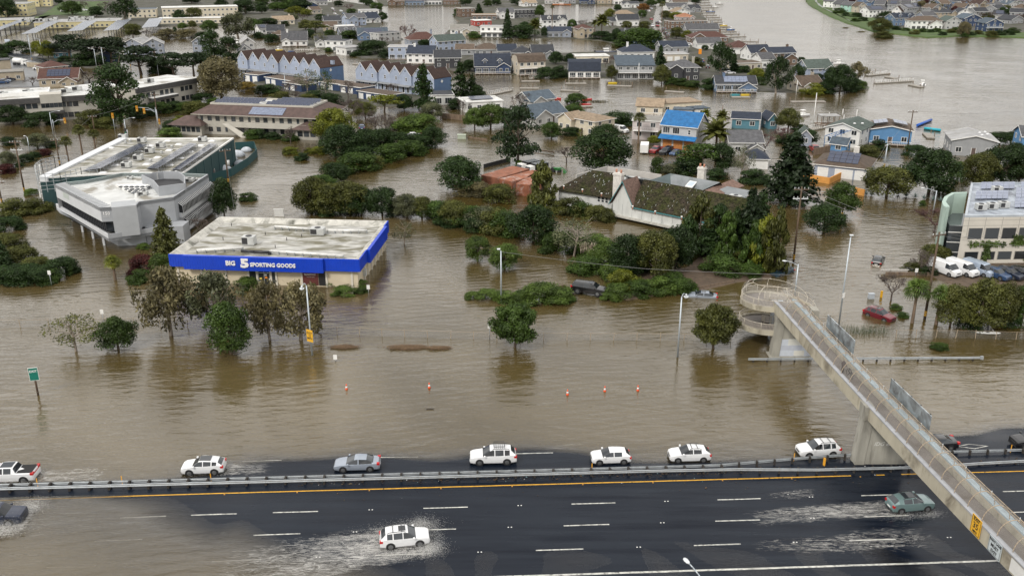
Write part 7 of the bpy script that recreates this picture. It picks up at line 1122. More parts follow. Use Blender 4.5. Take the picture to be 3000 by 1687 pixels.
#  vehicles
# stations front to back: x, top height, belt height, half width, top half width, what the strip to the next station carries (top, side)
CARS={'suv':(4.62,2.68,.36,[(2.31,.62,.60,.70,.60,'',''),(2.22,.88,.85,.82,.72,'',''),(1.9,.98,.94,.89,.8,'',''),(1.02,1.10,1.04,.92,.82,'w','g'),(.32,1.58,1.07,.92,.66,'','g'),(.2,1.63,1.07,.92,.66,'','g'),(-.12,1.665,1.07,.92,.66,'',''),(-.2,1.668,1.07,.92,.66,'','g'),(-1.02,1.65,1.09,.92,.65,'',''),(-1.12,1.645,1.09,.92,.65,'','g'),(-1.62,1.60,1.12,.91,.62,'',''),(-1.74,1.57,1.13,.9,.61,'r',''),(-2.14,1.17,1.10,.86,.70,'',''),(-2.24,.98,.95,.84,.74,'',''),(-2.31,.6,.58,.78,.7,'','')]),'hatch':(4.26,2.62,.32,[(2.13,.58,.56,.68,.58,'',''),(2.04,.80,.77,.80,.7,'',''),(1.75,.90,.87,.87,.78,'',''),(.98,1.00,.95,.9,.78,'w','g'),(.2,1.42,.98,.9,.63,'','g'),(.1,1.45,.98,.9,.63,'','g'),(-.2,1.47,.98,.9,.63,'',''),(-.28,1.47,.98,.9,.63,'','g'),(-1.1,1.44,1.0,.89,.61,'',''),(-1.55,1.38,1.03,.87,.59,'r',''),(-1.98,1.02,.97,.83,.68,'',''),(-2.07,.85,.82,.8,.7,'',''),(-2.13,.55,.53,.75,.68,'','')]),'sedan':(4.86,2.83,.33,[(2.43,.56,.54,.66,.56,'',''),(2.32,.74,.71,.82,.7,'',''),(1.95,.86,.83,.89,.78,'',''),(1.08,.98,.92,.92,.78,'w','g'),(.22,1.38,.95,.92,.62,'','g'),(.1,1.41,.95,.92,.62,'','g'),(-.16,1.44,.95,.92,.62,'',''),(-.24,1.44,.95,.92,.62,'','g'),(-1.05,1.38,.96,.91,.60,'r','g'),(-1.62,1.10,.98,.9,.66,'r',''),(-1.75,1.05,.99,.89,.72,'',''),(-2.3,1.0,.97,.84,.74,'',''),(-2.43,.6,.58,.76,.68,'','')]),'pickup':(5.5,3.4,.40,[(2.75,.78,.75,.80,.72,'',''),(2.66,1.08,1.05,.92,.84,'',''),(2.3,1.16,1.12,.97,.88,'',''),(1.5,1.22,1.17,.99,.88,'w','g'),(.85,1.72,1.2,.99,.72,'','g'),(.7,1.78,1.2,.99,.72,'','g'),(.3,1.80,1.2,.99,.72,'',''),(.2,1.80,1.2,.99,.72,'','g'),(-.55,1.78,1.2,.99,.72,'',''),(-.72,1.74,1.2,.98,.7,'r',''),(-.98,1.24,1.18,.98,.86,'',''),(-2.65,1.22,1.18,.97,.88,'',''),(-2.75,.8,.78,.92,.85,'','')]),'big':(5.65,3.3,.42,[(2.82,.72,.70,.82,.74,'',''),(2.74,1.08,1.05,.93,.84,'',''),(2.4,1.16,1.12,.98,.9,'',''),(1.45,1.24,1.19,1.0,.9,'w','g'),(.85,1.76,1.22,1.0,.76,'','g'),(.7,1.83,1.22,1.0,.76,'','g'),(.3,1.86,1.22,1.0,.76,'',''),(.22,1.86,1.22,1.0,.76,'','g'),(-.65,1.86,1.22,1.0,.76,'',''),(-.75,1.86,1.22,1.0,.76,'','g'),(-2.3,1.82,1.24,.98,.74,'',''),(-2.5,1.76,1.24,.97,.73,'r',''),(-2.72,1.28,1.2,.96,.84,'',''),(-2.82,.7,.68,.9,.84,'','')]),'van':(5.6,3.4,.36,[(2.8,.75,.72,.84,.76,'',''),(2.68,1.08,1.05,.93,.84,'',''),(2.1,1.26,1.22,.98,.88,'w','g'),(1.4,2.0,1.26,1.0,.80,'','g'),(1.2,2.1,1.28,1.0,.8,'','g'),(.75,2.15,1.3,1.0,.8,'',''),(-2.5,2.15,1.3,.99,.8,'',''),(-2.7,2.08,1.3,.97,.78,'r',''),(-2.78,1.3,1.2,.96,.86,'',''),(-2.8,.7,.68,.93,.88,'','')])}
def vary(src,dst,fx,fz_,slope,belt):
 L,wb_,wr,st=CARS[src];CARS[dst]=(L*fx,wb_*fx,wr,[(x*fx,z*fz_-(max(0,.2-x)*slope if z>1.3 else 0),b_*fz_+(belt if 1.3>b_>.9 else 0),w,wt,a,c)for x,z,b_,w,wt,a,c in st])
vary('suv','coupe',.96,.97,.055,.05);vary('suv','tall',1.09,1.06,0,-.02);vary('hatch','cross',1.05,1.07,.03,.03)
PAINT={}
def paint(k,c):
 if k not in PAINT:
  m=plain('car_paint_'+k,c,.28,.0 if k in('white','black')else.25,.03,coat=.7);PAINT[k]=m
 return PAINT[k]
PC=dict(white=(.72,.73,.74),silver=(.30,.34,.40),teal=(.17,.25,.25),navy=(.012,.02,.045),black=(.008,.008,.010),maroon=(.15,.008,.018),dteal=(.02,.05,.075),paleblue=(.38,.45,.55),red=(.30,.02,.02),blue=(.03,.07,.16),grey=(.16,.17,.18))
TAIL=plain('tail_lamp',(.45,.012,.012),.25);HEAD=plain('head_lamp',(.55,.58,.60),.12);RIM=plain('alloy_rim',(.20,.205,.21),.4,.6);PLATE=plain('number_plate',(.7,.7,.68),.5)
CM={}
def car_parts(kind):
 if kind in CM:return CM[kind]
 L,wbs,wr,st=CARS[kind];body,front,rear=MB(),MB(),MB();sides=[];pm=paint('white',PC['white']);zb=wr*.62
 def sec(s):
  x,zt,be,w,wt=s[:5];lo=zb if abs(x)<L*.44 else zb+.06;k=.97
  h=[(w*.9,lo),(w*k,lo+.12),(w,(lo+be)/2+.05),(w*.985,be-.02),(w*.97 if zt-be>.12 else wt+.04,be+.02 if zt-be>.12 else be),(wt,zt-.045 if zt-be>.12 else zt-.02),(wt*.72,zt),(0,zt+.012)]
  return[(x,y,z)for y,z in h]+[(x,-y,z)for y,z in reversed(h[:-1])]
 S=[sec(s)for s in st];n=len(S[0])
 for i in range(len(st)-1):
  top,side=st[i][5],st[i][6]
  for a in range(n-1):
   q=[S[i][a],S[i][a+1],S[i+1][a+1],S[i+1][a]]
   if a in(4,9)and side=='g':sides.append((1 if a==4 else-1,i,q));continue
   if a in(5,6,7,8)and top:(front if top=='w' else rear).face(q,CARGLASS,True);continue
   body.face(q,pm,True)
  body.face([S[i][0],S[i][-1],S[i+1][-1],S[i+1][0]],BLACK)
 body.face(S[0][::-1],pm);body.face(S[-1],pm)
 x0=L/2
 for x,s in((x0-.12,1),(-x0+.02,-1)):body.box(x-.02 if s>0 else x-.02,x+.13 if s>0 else x+.1,-.72,.72,zb+.02,zb+.2,DARK)
 body.box(x0-.12,x0+.005,-.42,.42,st[0][1]-.06,st[0][1]+.1,DARK)
 bm=body.mesh('body');bl=bm;sw={}
 for sg,i,q in sides:
  key=(sg,sum(1 for j in range(i)if st[j][6]==''));sw.setdefault(key,MB()).face(q,CARGLASS)
 parts=[('body',bm),('windscreen',front.mesh('windscreen')),('rear_window',rear.mesh('rear_window'))]+[('side_window',m.mesh('side_window'))for m in sw.values()]
 hz=st[1][2]-.1
 for sg in(1,-1):
  b=MB();b.hexa([(x0-.42,sg*st[2][3]*.97,hz),(x0-.12,sg*st[1][3]*.98,hz-.04),(x0-.06,sg*.52,hz-.05),(x0-.2,sg*.5,hz)]+[(x0-.45,sg*st[2][3]*.95,hz+.12),(x0-.13,sg*st[1][3]*.93,hz+.1),(x0-.08,sg*.54,hz+.09),(x0-.25,sg*.5,hz+.13)],HEAD);parts.append(('headlight',b.mesh('headlight')))
  b=MB();tz=st[-2][2]-.08;b.box(-x0-.005,-x0+.3,*sorted((sg*.58,sg*(st[-2][3]+.03))),tz-.08,tz+.14,TAIL);parts.append(('tail_light',b.mesh('tail_light')))
  b=MB();xm=[s for s in st if s[5]=='w'][0];b.box(xm[0]-.28,xm[0]-.1,*sorted((sg*(xm[3]-.02),sg*(xm[3]+.2))),xm[2]-.02,xm[2]+.15,pm);parts.append(('wing_mirror',b.mesh('wing_mirror')))
 b=MB();b.box(-x0-.02,-x0,-.26,.26,zb+.25,zb+.4,PLATE);parts.append(('number_plate',b.mesh('number_plate')))
 W=max(s[3]for s in st);b=MB();b.tube((0,-.11,0),(0,.11,0),wr,wr,BLACK,16);ty=b.mesh('wheel');b=MB()
 b.tube((0,-.005,0),(0,.005,0),wr*.66,wr*.62,RIM,14)
 for a in range(5):t=a*1.2566;b.tube((0,.02,0),(wr*.6*math.cos(t),.01,wr*.6*math.sin(t)),.045,.035,RIM,4)
 rm=b.mesh('rim');b=MB();b.tube((0,-.02,0),(0,.02,0),wr+.07,wr+.07,BLACK,18);am=b.mesh('wheel_arch');CM[kind]=(parts,ty,rm,am,W,wbs,wr);return CM[kind]
def car(kind,col,lab,p,ang,z=0.,pitch=0.,group=None,name='car',cat='car',opts=''):
 parts,ty,rm,am,W,wbs,wr=car_parts(kind);g=thing(name,lab,cat,(p[0],p[1],z),0,group);g.rotation_euler=(pitch*.5,pitch,ang);pm=paint(col,PC[col])
 for nm,me in parts:
  o=put(nm,me,g)
  if nm in('body','wing_mirror'):ob_mat(o,pm)
 if z>-.55:
  for x in(wbs/2,-wbs/2):
   for sg in(1,-1):
    put('wheel_arch',am,g,(x,sg*(W-.012),wr+.02));o=put('wheel',ty,g,(x,sg*(W-.09),wr));put('rim',rm,o,(0,sg*.112,0),0 if sg>0 else math.pi)
 st=CARS[kind][3];roof=max(s[1]for s in st);top=[s for s in st if s[1]>roof-.08];xa,xb=top[0][0],top[-1][0];wt=top[0][4]
 if 'r' in opts:
  for sg in(1,-1):b=MB();b.path([(xa-.1,sg*wt*.92,roof-.03),(xa-.3,sg*wt*.92,roof+.07),(xb+.2,sg*wt*.92,roof+.06),(xb,sg*wt*.9,roof-.06)],.025,DARK,4);b.build('roof_rail',g)
 if 'x' in opts:
  for q in(.25,.7):x=xa+(xb-xa)*q;b=MB();b.box(x-.03,x+.03,-wt*.92,wt*.92,roof+.06,roof+.09,DARK);b.build('cross_bar',g)
 if 's' in opts:b=MB();b.slab((xa-.75,-wt*.6,roof+.024),(xa-.1,-wt*.6,roof+.016),(xa-.1,wt*.6,roof+.016),(xa-.75,wt*.6,roof+.024),.01,CARGLASS);b.build('sunroof',g)
 if 'S' in opts:b=MB();b.slab((xb+.15,-wt*.75,roof+.014),(xa-.05,-wt*.75,roof+.016),(xa-.05,wt*.75,roof+.016),(xb+.15,wt*.75,roof+.014),.01,CARGLASS);b.build('glass_roof',g)
 if 'b' in opts:
  for i in range(6):b=MB();x=xa-.35-i*.22;b.box(x,x+.04,-.55,.55,roof+.1,roof+.14,DARK);b.build('basket_slat',g)
  b=MB();b.path([(xa-.3,-.55,roof+.3),(xa-.3,.55,roof+.3),(xa-1.45,.55,roof+.3),(xa-1.45,-.55,roof+.3),(xa-.3,-.55,roof+.3)],.03,DARK,4);b.build('basket_rim',g)
 if 'p' in opts:b=MB();b.box(-2.6,-1.05,-.82,.82,1.2,1.245,BLACK);b.build('bed_cover',g);b=MB();b.box(-2.72,-2.66,-.9,.9,.95,1.05,TAIL);b.build('light_bar',g)
 if 't' in opts:b=MB();b.box(-2.6,-1.0,-.84,.84,1.2,1.78,pm);b.build('bed_topper',g)
 return g
def by_wheels(kind,col,lab,t,rx,ry,fx,fy,z=0.,opts='',wet=0.):
 r,f_=gp(t,rx,ry),gp(t,fx,fy);d=(f_-r).normalized();W=max(s[3]for s in CARS[kind][3]);nrm=Vector((-d.y,d.x));nrm=nrm if nrm.y>0 else-nrm;p=(r+f_)/2+nrm*W;n=(p-F0).dot(FN);tt=(p-F0).dot(FT)
 return car(kind,col,lab,p,math.atan2(d.y,d.x),fz(tt,n)if n<12 else z,0,'cars on the freeway',opts=opts)
for r in(('suv','white','white car with sunroof throwing spray in the near lanes','N',1352,1192,1655,1160,0,'srx'),('cross','teal','sage green crossover leaving a white wake beside the footbridge','Q',1340,832,1600,808,0,'Sr'),('big','navy','dark blue car ploughing through water at the left edge','M',-290,965,110,945,0,''),('pickup','white','white pickup with black bed cover at the left edge','M',245,505,-110,520,0,'pS'),('coupe','white','white car with black glass roof, second from the left behind the rail','M',2165,432,1900,442,0,'S'),('sedan','silver','silver sedan behind the median rail','N',1155,408,870,416,0,''),('tall','white','white car with black roof basket behind the rail','N',2525,338,2250,345,0,'rb'),('hatch','white','plain white hatchback behind the rail','O',1130,332,875,340,0,''),('cross','white','white crossover with black roof rails behind the rail','O',1925,305,1670,311,0,'rx'),('suv','white','white crossover left of the median pier','Q',655,248,410,262,0,'rx'),('sedan','black','black sedan half hidden by the footbridge','Q',1850,208,1560,220,0,''),('suv','black','black car entering at the right edge','Q',2830,192,2560,203,0,'S')):by_wheels(*r)
G_=lambda t,x,y:gp(t,x,y)
car('big','black','large black car parked on the ivy strip with water at its wheels',G_('K',775,145),R(-22),.2,0,opts='rs');car('sedan','silver','silver sedan sunk to its windows beside the muddy island',G_('K',1910,160),R(171),-.62,-.03,opts='s');car('hatch','black','black hatchback stranded in the flooded street, seen from behind',G_('H',1105,1255),R(62),-.42,-.02,opts='S');car('suv','dteal','dark teal wagon sinking beside the utility pole',G_('H',140,1375),R(216),-.5,0,opts='rx');car('suv','maroon','maroon car stranded with headlights above the water',G_('L',1118,370),R(-52),-.35,0,opts='rs')
for i,(x,y,c,k)in enumerate(((1765,1385,'white','van'),(1940,1385,'white','van'),(2110,1390,'paleblue','van'),(2290,1430,'blue','suv'),(2420,1425,'navy','suv'),(2545,1420,'black','suv'))):car(k,c,('small white van, leftmost before the cream office','long white van beside the small van','pale blue white van, third before the cream office','blue car right of the vans','dark blue car, second right of the vans','black car at the right edge of the office row')[i],G_('H',x,y),R(-62),.2,0,'vehicles before the cream office','van' if k=='van' else 'car',k if k=='van' else 'car')
for x,y,c,k,l_,o_ in((1450,158,'red','pickup','red pickup before the blue roofed house',''),(1550,172,'black','pickup','black pickup with a bed topper before the blue roofed house','t'),(1645,180,'blue','sedan','blue car right of the black pickup','')):car(k,c,l_,G_('G',x,y),R(-125),-.15,opts=o_)
for t,x,y,a,c,k,l_ in(('A',398,712,160,'white','pickup','white pickup in the works yard'),('A',440,735,120,'white','pickup','second white pickup behind the tan works office'),('A',50,835,20,'paleblue','sedan','pale blue car before the storage shed'),('A',100,820,20,'navy','suv','dark car before the storage shed'),('A',30,850,20,'blue','suv','blue car at the left edge of the works yard'),('B',770,95,115,'white','sedan','white car parked highest on the upper street'),('B',785,118,115,'grey','suv','grey car parked second on the upper street'),('B',793,148,115,'white','sedan','white car parked third on the upper street'),('B',855,122,-65,'white','suv','white car driving down the upper street'),('B',880,148,-65,'blue','suv','blue car lowest on the upper street'),('B',818,175,115,'silver','suv','silver car at the foot of the upper street'),('C',1400,205,95,'red','suv','red car in the middle of the flooded street'),('C',1410,270,-85,'white','suv','white car in the middle of the flooded street'),('C',1375,118,95,'white','sedan','white car parked left on the flooded street'),('C',1402,95,95,'silver','sedan','silver car parked left on the flooded street'),('C',1460,238,95,'navy','suv','dark car parked right on the flooded street'),('C',1483,232,95,'white','suv','white van-like car parked right on the flooded street'),('C',1462,268,95,'red','sedan','red car parked right on the flooded street'),('C',1545,345,100,'black','suv','black car under the bare street tree'),('C',1572,362,100,'grey','suv','grey car under the bare street tree'),('C',1532,305,100,'grey','pickup','grey pickup at the street bend'),('C',1608,342,60,'silver','suv','silver car at the street bend'),('C',1768,462,170,'white','suv','white car in the flooded driveway'),('C',1910,630,80,'blue','pickup','blue pickup in the flooded lane'),('C',1967,690,80,'black','suv','black car in the flooded lane'),('C',2190,745,5,'white','sedan','white car behind the gum tree'),('C',2150,715,5,'black','sedan','black car behind the gum tree'),('B',1065,1300,100,'blue','hatch','dark blue car under the bare trees near the red tape'),('B',1580,1395,200,'white','pickup','white pickup behind the upper hedge bank'),('C',1080,1330,-40,'white','van','white van behind the cream boxy house'),('B',740,880,20,'silver','sedan','silver car before the townhouse end wall'),('H',470,150,90,'red','pickup','red pickup beside the brown fence'),('A',640,125,10,'white','suv','white car in the school car park'),('A',690,120,10,'red','sedan','red car in the school car park'),('A',850,115,10,'white','suv','second white car in the school car park')):
 car(k,c,l_,G_(t,x,y),R(a),-.1 if t in 'CH' else.25 if t=='A' else 0)
 # box trailer, tipper trucks, tractor, tank truck
g=thing('box_trailer','white enclosed box trailer beside the red pickup','trailer',v3(G_('G',1330,160),-.1),R(-100));b=MB();b.box(-2.3,2.3,-1.05,1.05,.45,2.5,WHITE);b.build('box',g);b=MB();b.box(2.3,3.4,-.06,.06,.45,.55,DARK);b.build('tow_bar',g)
for sg in(1,-1):b=MB();b.tube((0,sg*1.05,.35),(0,sg*1.2,.35),.35,.35,BLACK,12);b.build('wheel',g)
for i,(x,y)in enumerate(((150,350),(235,372))):
 g=thing('tipper_truck',('white cabbed tipper truck with black slatted bed, left of the pair','white cabbed tipper truck, right of the pair behind the cypress')[i],'truck',v3(G_('G',x,y),-.2),R(218));b=MB();b.hexa([(.9,-1,.5),(2.6,-1,.5),(2.6,1,.5),(.9,1,.5),(.9,-.95,2.3),(2.2,-.95,2.3),(2.2,.95,2.3),(.9,.95,2.3)],WHITE);b.build('cab',g);b=MB();b.slab((2.64,-.85,1.35),(2.64,.85,1.35),(2.3,.85,2.15),(2.3,-.85,2.15),.03,CARGLASS);b.build('windscreen',g);b=MB();b.box(-3.2,.7,-1.1,1.1,.9,2.6,BLACK);b.build('bed',g)
 for k in range(7):b=MB();b.box(-3.15+k*.55,-2.95+k*.55,-1.1,1.1,2.6,2.66,STEEL);b.build('slat',g)
 for xw in(1.8,-2.1):
  for sg in(1,-1):b=MB();b.tube((xw,sg*.8,.42),(xw,sg*1.05,.42),.42,.42,BLACK,12);b.build('wheel',g)
GRT=plain('tractor_green',(.02,.16,.03),.4);g=thing('tractor','green compact tractor with a loader in the car yard','tractor',v3(G_('G',440,355),-.2),R(-15));b=MB();b.box(-.6,1.2,-.35,.35,.6,1.2,GRT);b.build('bonnet',g);b=MB();b.path([(-1.0,-.5,.9),(-1.0,-.5,2.3),(-1.0,.5,2.3),(-1.0,.5,.9)],.05,DARK,5);b.build('roll_bar',g);b=MB();b.path([(-.2,-.55,1.1),(1.6,-.55,1.2),(2.2,-.5,.5)],.08,GRT,5);b.build('loader_arm',g);b=MB();b.path([(-.2,.55,1.1),(1.6,.55,1.2),(2.2,.5,.5)],.08,GRT,5);b.build('loader_arm',g);b=MB();b.hexa([(2.0,-.8,.1),(2.8,-.8,.1),(2.8,.8,.1),(2.0,.8,.1),(2.0,-.8,.7),(2.2,-.8,.7),(2.2,.8,.7),(2.0,.8,.7)],GRT);b.build('bucket',g);b=MB();b.box(-.95,-.5,-.3,.3,.95,1.1,BLACK);b.build('seat',g)
for xw,r in((-.7,.6),(.9,.4)):
 for sg in(1,-1):b=MB();b.tube((xw,sg*.5,r),(xw,sg*.8,r),r,r,BLACK,12);b.build('wheel',g)
g=thing('tank_truck','white tank truck parked in the works yard','truck',v3(G_('A',215,665),.3),R(-25));b=MB();b.tube((-4,0,1.9),(1.2,0,1.9),1.15,1.15,WHITE,12);b.build('tank',g);b=MB();b.box(1.4,3,-1.1,1.1,.6,2.6,WHITE);b.build('cab',g);b=MB();b.box(3,4.4,-.9,.9,.6,1.7,WHITE);b.build('bonnet',g);b=MB();b.box(-4,4.3,-.5,.5,.5,.75,DARK);b.build('chassis',g);b=MB();b.slab((3.03,-.95,1.75),(3.03,.95,1.75),(2.95,.95,2.45),(2.95,-.95,2.45),.03,CARGLASS);b.build('windscreen',g)
for xw in(3.4,-2.4,-3.4):
 for sg in(1,-1):b=MB();b.tube((xw,sg*.8,.5),(xw,sg*1.15,.5),.5,.5,BLACK,12);b.build('wheel',g)
 #  poles, wires, signs, docks, boats, people, foam
WIRE=plain('cable_grey',(.20,.20,.20),.6);POLEW=mat('pole_timber',(.10,.068,.045),.9,var=.3,scale=3,stretch=(1,1,.2));INS=plain('insulator',(.55,.57,.58),.4)
def sag(p,q,s,n=10):p,q=Vector(p),Vector(q);return[p.lerp(q,i/n)-Vector((0,0,s*4*(i/n)*(1-i/n)))for i in range(n+1)]
def wire(lab,p,q,s,r=.022):b=MB();b.path(sag(p,q,s),r,WIRE,3);tag(b.build('overhead_cable'),lab,'cable','overhead cables')
PT={}
def upole(key,lab,t,x,y,t2,top,arms=1,tf=False,ang=0.,pale=False):
 p=gp(t,x,y);h=hgt(t,x,y,t2,top);g=thing('utility_pole',lab,'utility pole',v3(p),ang,'timber utility poles');b=MB();b.tube((0,0,-.3),(0,0,h),.2,.13,GALV if pale else POLEW,8);b.build('pole',g)
 for k in range(arms):
  z=h-.5-k*1.6;b=MB();b.box(-1.3,1.3,-.08,.08,z-.08,z+.08,INS if k else POLEW);b.build('cross_arm',g)
  for xx in(-1.15,-.5,.5,1.15):b=MB();b.tube((xx,0,z+.08),(xx,0,z+.38),.07,.05,INS,6);b.build('insulator',g)
 if tf:b=MB();b.tube((.45,0,h-4.0),(.45,0,h-2.7),.32,.32,UNIT,10);b.build('transformer',g)
 b=MB();[b.tube((0,0,z),(0,0,z+.12),.21,.21,YSIGN,8)for z in(.6,.9,1.2)];b.build('hazard_bands',g);PT[key]=(p.x,p.y,h,ang)
def top(k,dx=0.,dz=0.):x,y,h,a=PT[k];return(x+dx*math.cos(a),y+dx*math.sin(a),h-.15+dz)
upole('big','tall dark timber utility pole beside the yellow green cypress','H',255,1262,'H',505,2);upole('mid','brown utility pole before the bare trees near the vans','L',1575,395,'H',960,1,ang=.4);upole('lag','timber utility pole before the sky blue house','H',1395,170,'D',1110,1);upole('str','pale utility pole behind the brown roofed house','H',1165,330,'H',75,1,pale=True,ang=.8);upole('gap','short utility pole with a transformer in the dark thicket','H',740,830,'H',700,0,True)
upole('ivy','utility pole with transformers behind the gym yard','E',2300,480,'E',125,1,True,.5);upole('l1','dark utility pole with twin arms left of the gym','E',250,575,'E',40,2);upole('l2','utility pole behind the gym palms','E',605,300,'A',1395,1);upole('a1','utility pole at the road bend by the stone pines','A',325,615,'A',355,1,pale=True);upole('a2','pale utility pole left of the two behind the offices','A',1050,692,'A',478,1,pale=True);upole('a3','leaning pale utility pole right of the two behind the offices','A',1315,682,'A',500,1,pale=True);upole('a4','utility pole carrying a traffic signal at the crossing','A',1600,1305,'A',935,1);upole('a5','utility pole at the crossing before the office lawn','A',955,1350,'A',1160,1);upole('l0','utility pole cut by the left edge','E',25,690,'E',440,1)
rv=gp('H',3050,1700)
for i,(a,c,s,l_)in enumerate(((top('big',-1),top('mid',-1),.9,'cable from the tall timber pole to the van pole, outer'),(top('big',1),top('mid',1),.9,'cable from the tall timber pole to the van pole, inner'),(top('mid',-1),(rv.x,rv.y,8.6),.6,'cable from the van pole off the right edge, outer'),(top('mid',1),(rv.x+2,rv.y,8.6),.6,'cable from the van pole off the right edge, inner'),(top('big',-1),top('gap',0),.8,'cable from the tall timber pole to the thicket pole'),(top('gap',0),top('str',-.8),.8,'upper cable from the thicket pole to the pale pole'),(top('gap',.5,-.6),top('str',.8),.9,'lower cable from the thicket pole to the pale pole'),(top('str',0),top('lag',0),.5,'cable from the pale pole to the lagoon pole'),(top('lag',.5),tuple(gp('D',2560,1430))+(9.,),1.,'cable from the lagoon pole to the right edge'),(top('a1',0),top('a2',0),1.2,'cable from the road bend pole to the pale poles'),(top('a2',0),top('a3',0),.6,'cable between the two pale poles'),(top('a4',0),top('a5',0),.8,'cable across the crossing'),(top('a5',0),top('l2',0),.8,'cable from the crossing to the palm pole'),(top('l1',.8),top('l2',0),.9,'cable from the twin arm pole to the palm pole'),(top('l1',0),tuple(gp('E',-300,420))+(9.,),.6,'cable from the twin arm pole off the left edge'),(top('ivy',0),tuple(gp('E',2365,790,5.))+(5.,),.1,'drop cable from the gym pole to the store roof'))):wire(l_,a,c,s)
lp=gp('J',2466,225);hl=hgt('J',2466,225,'F',1160);wire('long low cable from the slim lamp post across the hedge to the right',(lp.x,lp.y,hl),(*gp('G',1340,1330,5.),5.),.15,.03);wire('long low cable over the ivy island to the spiral ramp',(*gp('G',1340,1330,5.),5.),(*gp('H',260,1392,5.),5.),.1,.03)
# traffic signals
SIGY=plain('signal_amber_housing',(.75,.33,.01),.5);GREENL=plain('signal_green_lens',(.02,.35,.2),.3)
def signal(lab,x,y,yt,arm=0.,lit=True):
 p=gp('A',x,y);h=hgt('A',x,y,'A',yt);g=thing('traffic_signal',lab,'traffic light',v3(p),0,'traffic lights at the flooded crossing');b=MB();b.tube((0,0,-.3),(0,0,h-.4),.11,.08,GALV,7);b.build('pole',g)
 if arm:b=MB();b.path([(0,0,h-1.4),(arm*.4,0,h-.6),(arm,0,h-.4)],.07,GALV,6);b.build('mast_arm',g)
 m=SIGY if lit else DARK;b=MB();b.box(arm-.22,arm+.22,-.2,.1,h-1.5,h,m);b.box(arm-.3,arm-.22,-.1,-.05,h-1.6,h+.1,SIGY if lit else DARK);b.box(arm+.22,arm+.3,-.1,-.05,h-1.6,h+.1,m);b.build('signal_head',g)
 for k in range(3):b=MB();b.tube((arm,-.2,h-.28-k*.46),(arm,-.24,h-.28-k*.46),.15,.15,GREENL if k==2 else DARK,8);b.build('lens',g)
for r in(('amber cased signal on the mast arm left of the crossing',545,1300,1190,3.6),('amber cased signal on a bare pole before the big dark tree',1155,1310,1140,0),('amber cased signal on the arm of the utility pole, left head',1590,1300,1068,-5.4),('amber cased signal on the arm of the utility pole, right head',1600,1310,1090,-3.6),('amber cased signal low on the utility pole',1612,1305,1200,0)):signal(*r)
signal('dark backed signal facing away at the crossing',1290,1385,1290,-.5,False);light_pole('curved arm street lamp at the flooded crossing',gp('A',1275,1385),5.2,(2.2,.5));light_pole('tall pale lamp mast at the left of the crossing',gp('A',540,1370),hgt('A',540,1370,'A',1130),(2.2,.3))
# EXIT sign, small signs, posts, cones
SGREEN=plain('sign_green',(.005,.16,.12),.45);p=gp('I',385,1158);g=thing('exit_sign','green EXIT sign on a timber post in the flood','sign',v3(p),R(15));zt=hgt('I',385,1158,'I',875);b=MB();b.tube((0,0,-.3),(0,0,zt-.2),.13,.12,POLEW,7);b.build('post',g);b=MB();b.box(-.55,.55,-.2,-.15,zt-1.75,zt,WHITE);b.box(-.5,.5,-.21,-.2,zt-1.69,zt-.06,SGREEN);b.build('panel',g);font('EXIT',.42,SIGNW,g,(0,-.215,zt-.5),(R(90),0,0),.003,bold=.008)
ROOTS=[('J',1135,165,50,'small green and white sign post right of the store'),('I',1048,455,295,'thin sign post behind the two small trees'),('J',2350,600,440,'thin post left of the lone round tree'),('F',545,760,680,'small white no parking sign before the hedge'),('I',520,60,-95,'sign post before the left hedge'),('H',1485,1400,1325,'small white lot sign beside the van wall'),('J',800,820,750,'short white marker post near the street lamp'),('E',190,670,625,'short blue post above the olive hedge')]
for t,x,y,yt,l_ in ROOTS:
 h=hgt(t,x,y,t,yt);g=thing('sign_post',l_,'sign',v3(gp(t,x,y)));b=MB();b.tube((0,0,-.3),(0,0,h),.05,.05,STEEL,5);b.build('post',g);b=MB();b.box(-.25,.25,-.07,-.05,h-.7,h,WHITE);b.build('plate',g)
ORANGE=plain('cone_orange',(.75,.09,.02),.5)
for i,(t,x,y)in enumerate((('J',911,1098),('J',1743,1083),('K',558,1152),('K',933,1118),('K',1266,1110))):
 g=thing('traffic_cone','orange and white traffic cone afloat, %s from the left'%ordn[i],'traffic cone',v3(gp(t,x,y),-.1),0,'traffic cones in the flood');b=MB()
 for z0,z1,m in((0,.3,ORANGE),(.3,.55,WHITE),(.55,.8,ORANGE)):b.tube((0,0,z0),(0,0,z1),.2-z0*.18,.2-z1*.18,m,8)
 b.build('cone',g);b=MB();b.box(-.2,.2,-.2,.2,-.02,.03,ORANGE);b.build('base',g)
 # drowned chain link fences
def fence(lab,pts,n,h,mesh=True,z0=0.):
 P=[gp(*p)for p in pts];g=thing('chain_link_fence',lab,'fence',v3(P[0]));o=P[0];L=[0]
 for a,c in zip(P,P[1:]):L.append(L[-1]+(c-a).length)
 at=lambda s:next(P[i].lerp(P[i+1],(s-L[i])/(L[i+1]-L[i]))for i in range(len(P)-1)if s<=L[i+1]+1e-6)
 for i in range(n):q=at(L[-1]*i/(n-1))-o;b=MB();b.tube((0,0,-.3),(ROT.uniform(-.12,.12),0,h+ROT.uniform(-.1,.15)),.05,.045,CAGE,4);put('post',b.mesh('post'),g,v3(q))
 if mesh:
  b=MB();pr=[v3(at(L[-1]*i/40)-o)for i in range(41)];b.loft([[(p[0],p[1],-.1),(p[0],p[1],h-.1)]for p in pr],CHAIN2,closed=False,caps=False,sm=False);b.build('wire_mesh',g);b=MB();b.path([(p[0],p[1],h-.05)for p in pr],.02,CAGE,3);b.build('top_wire',g)
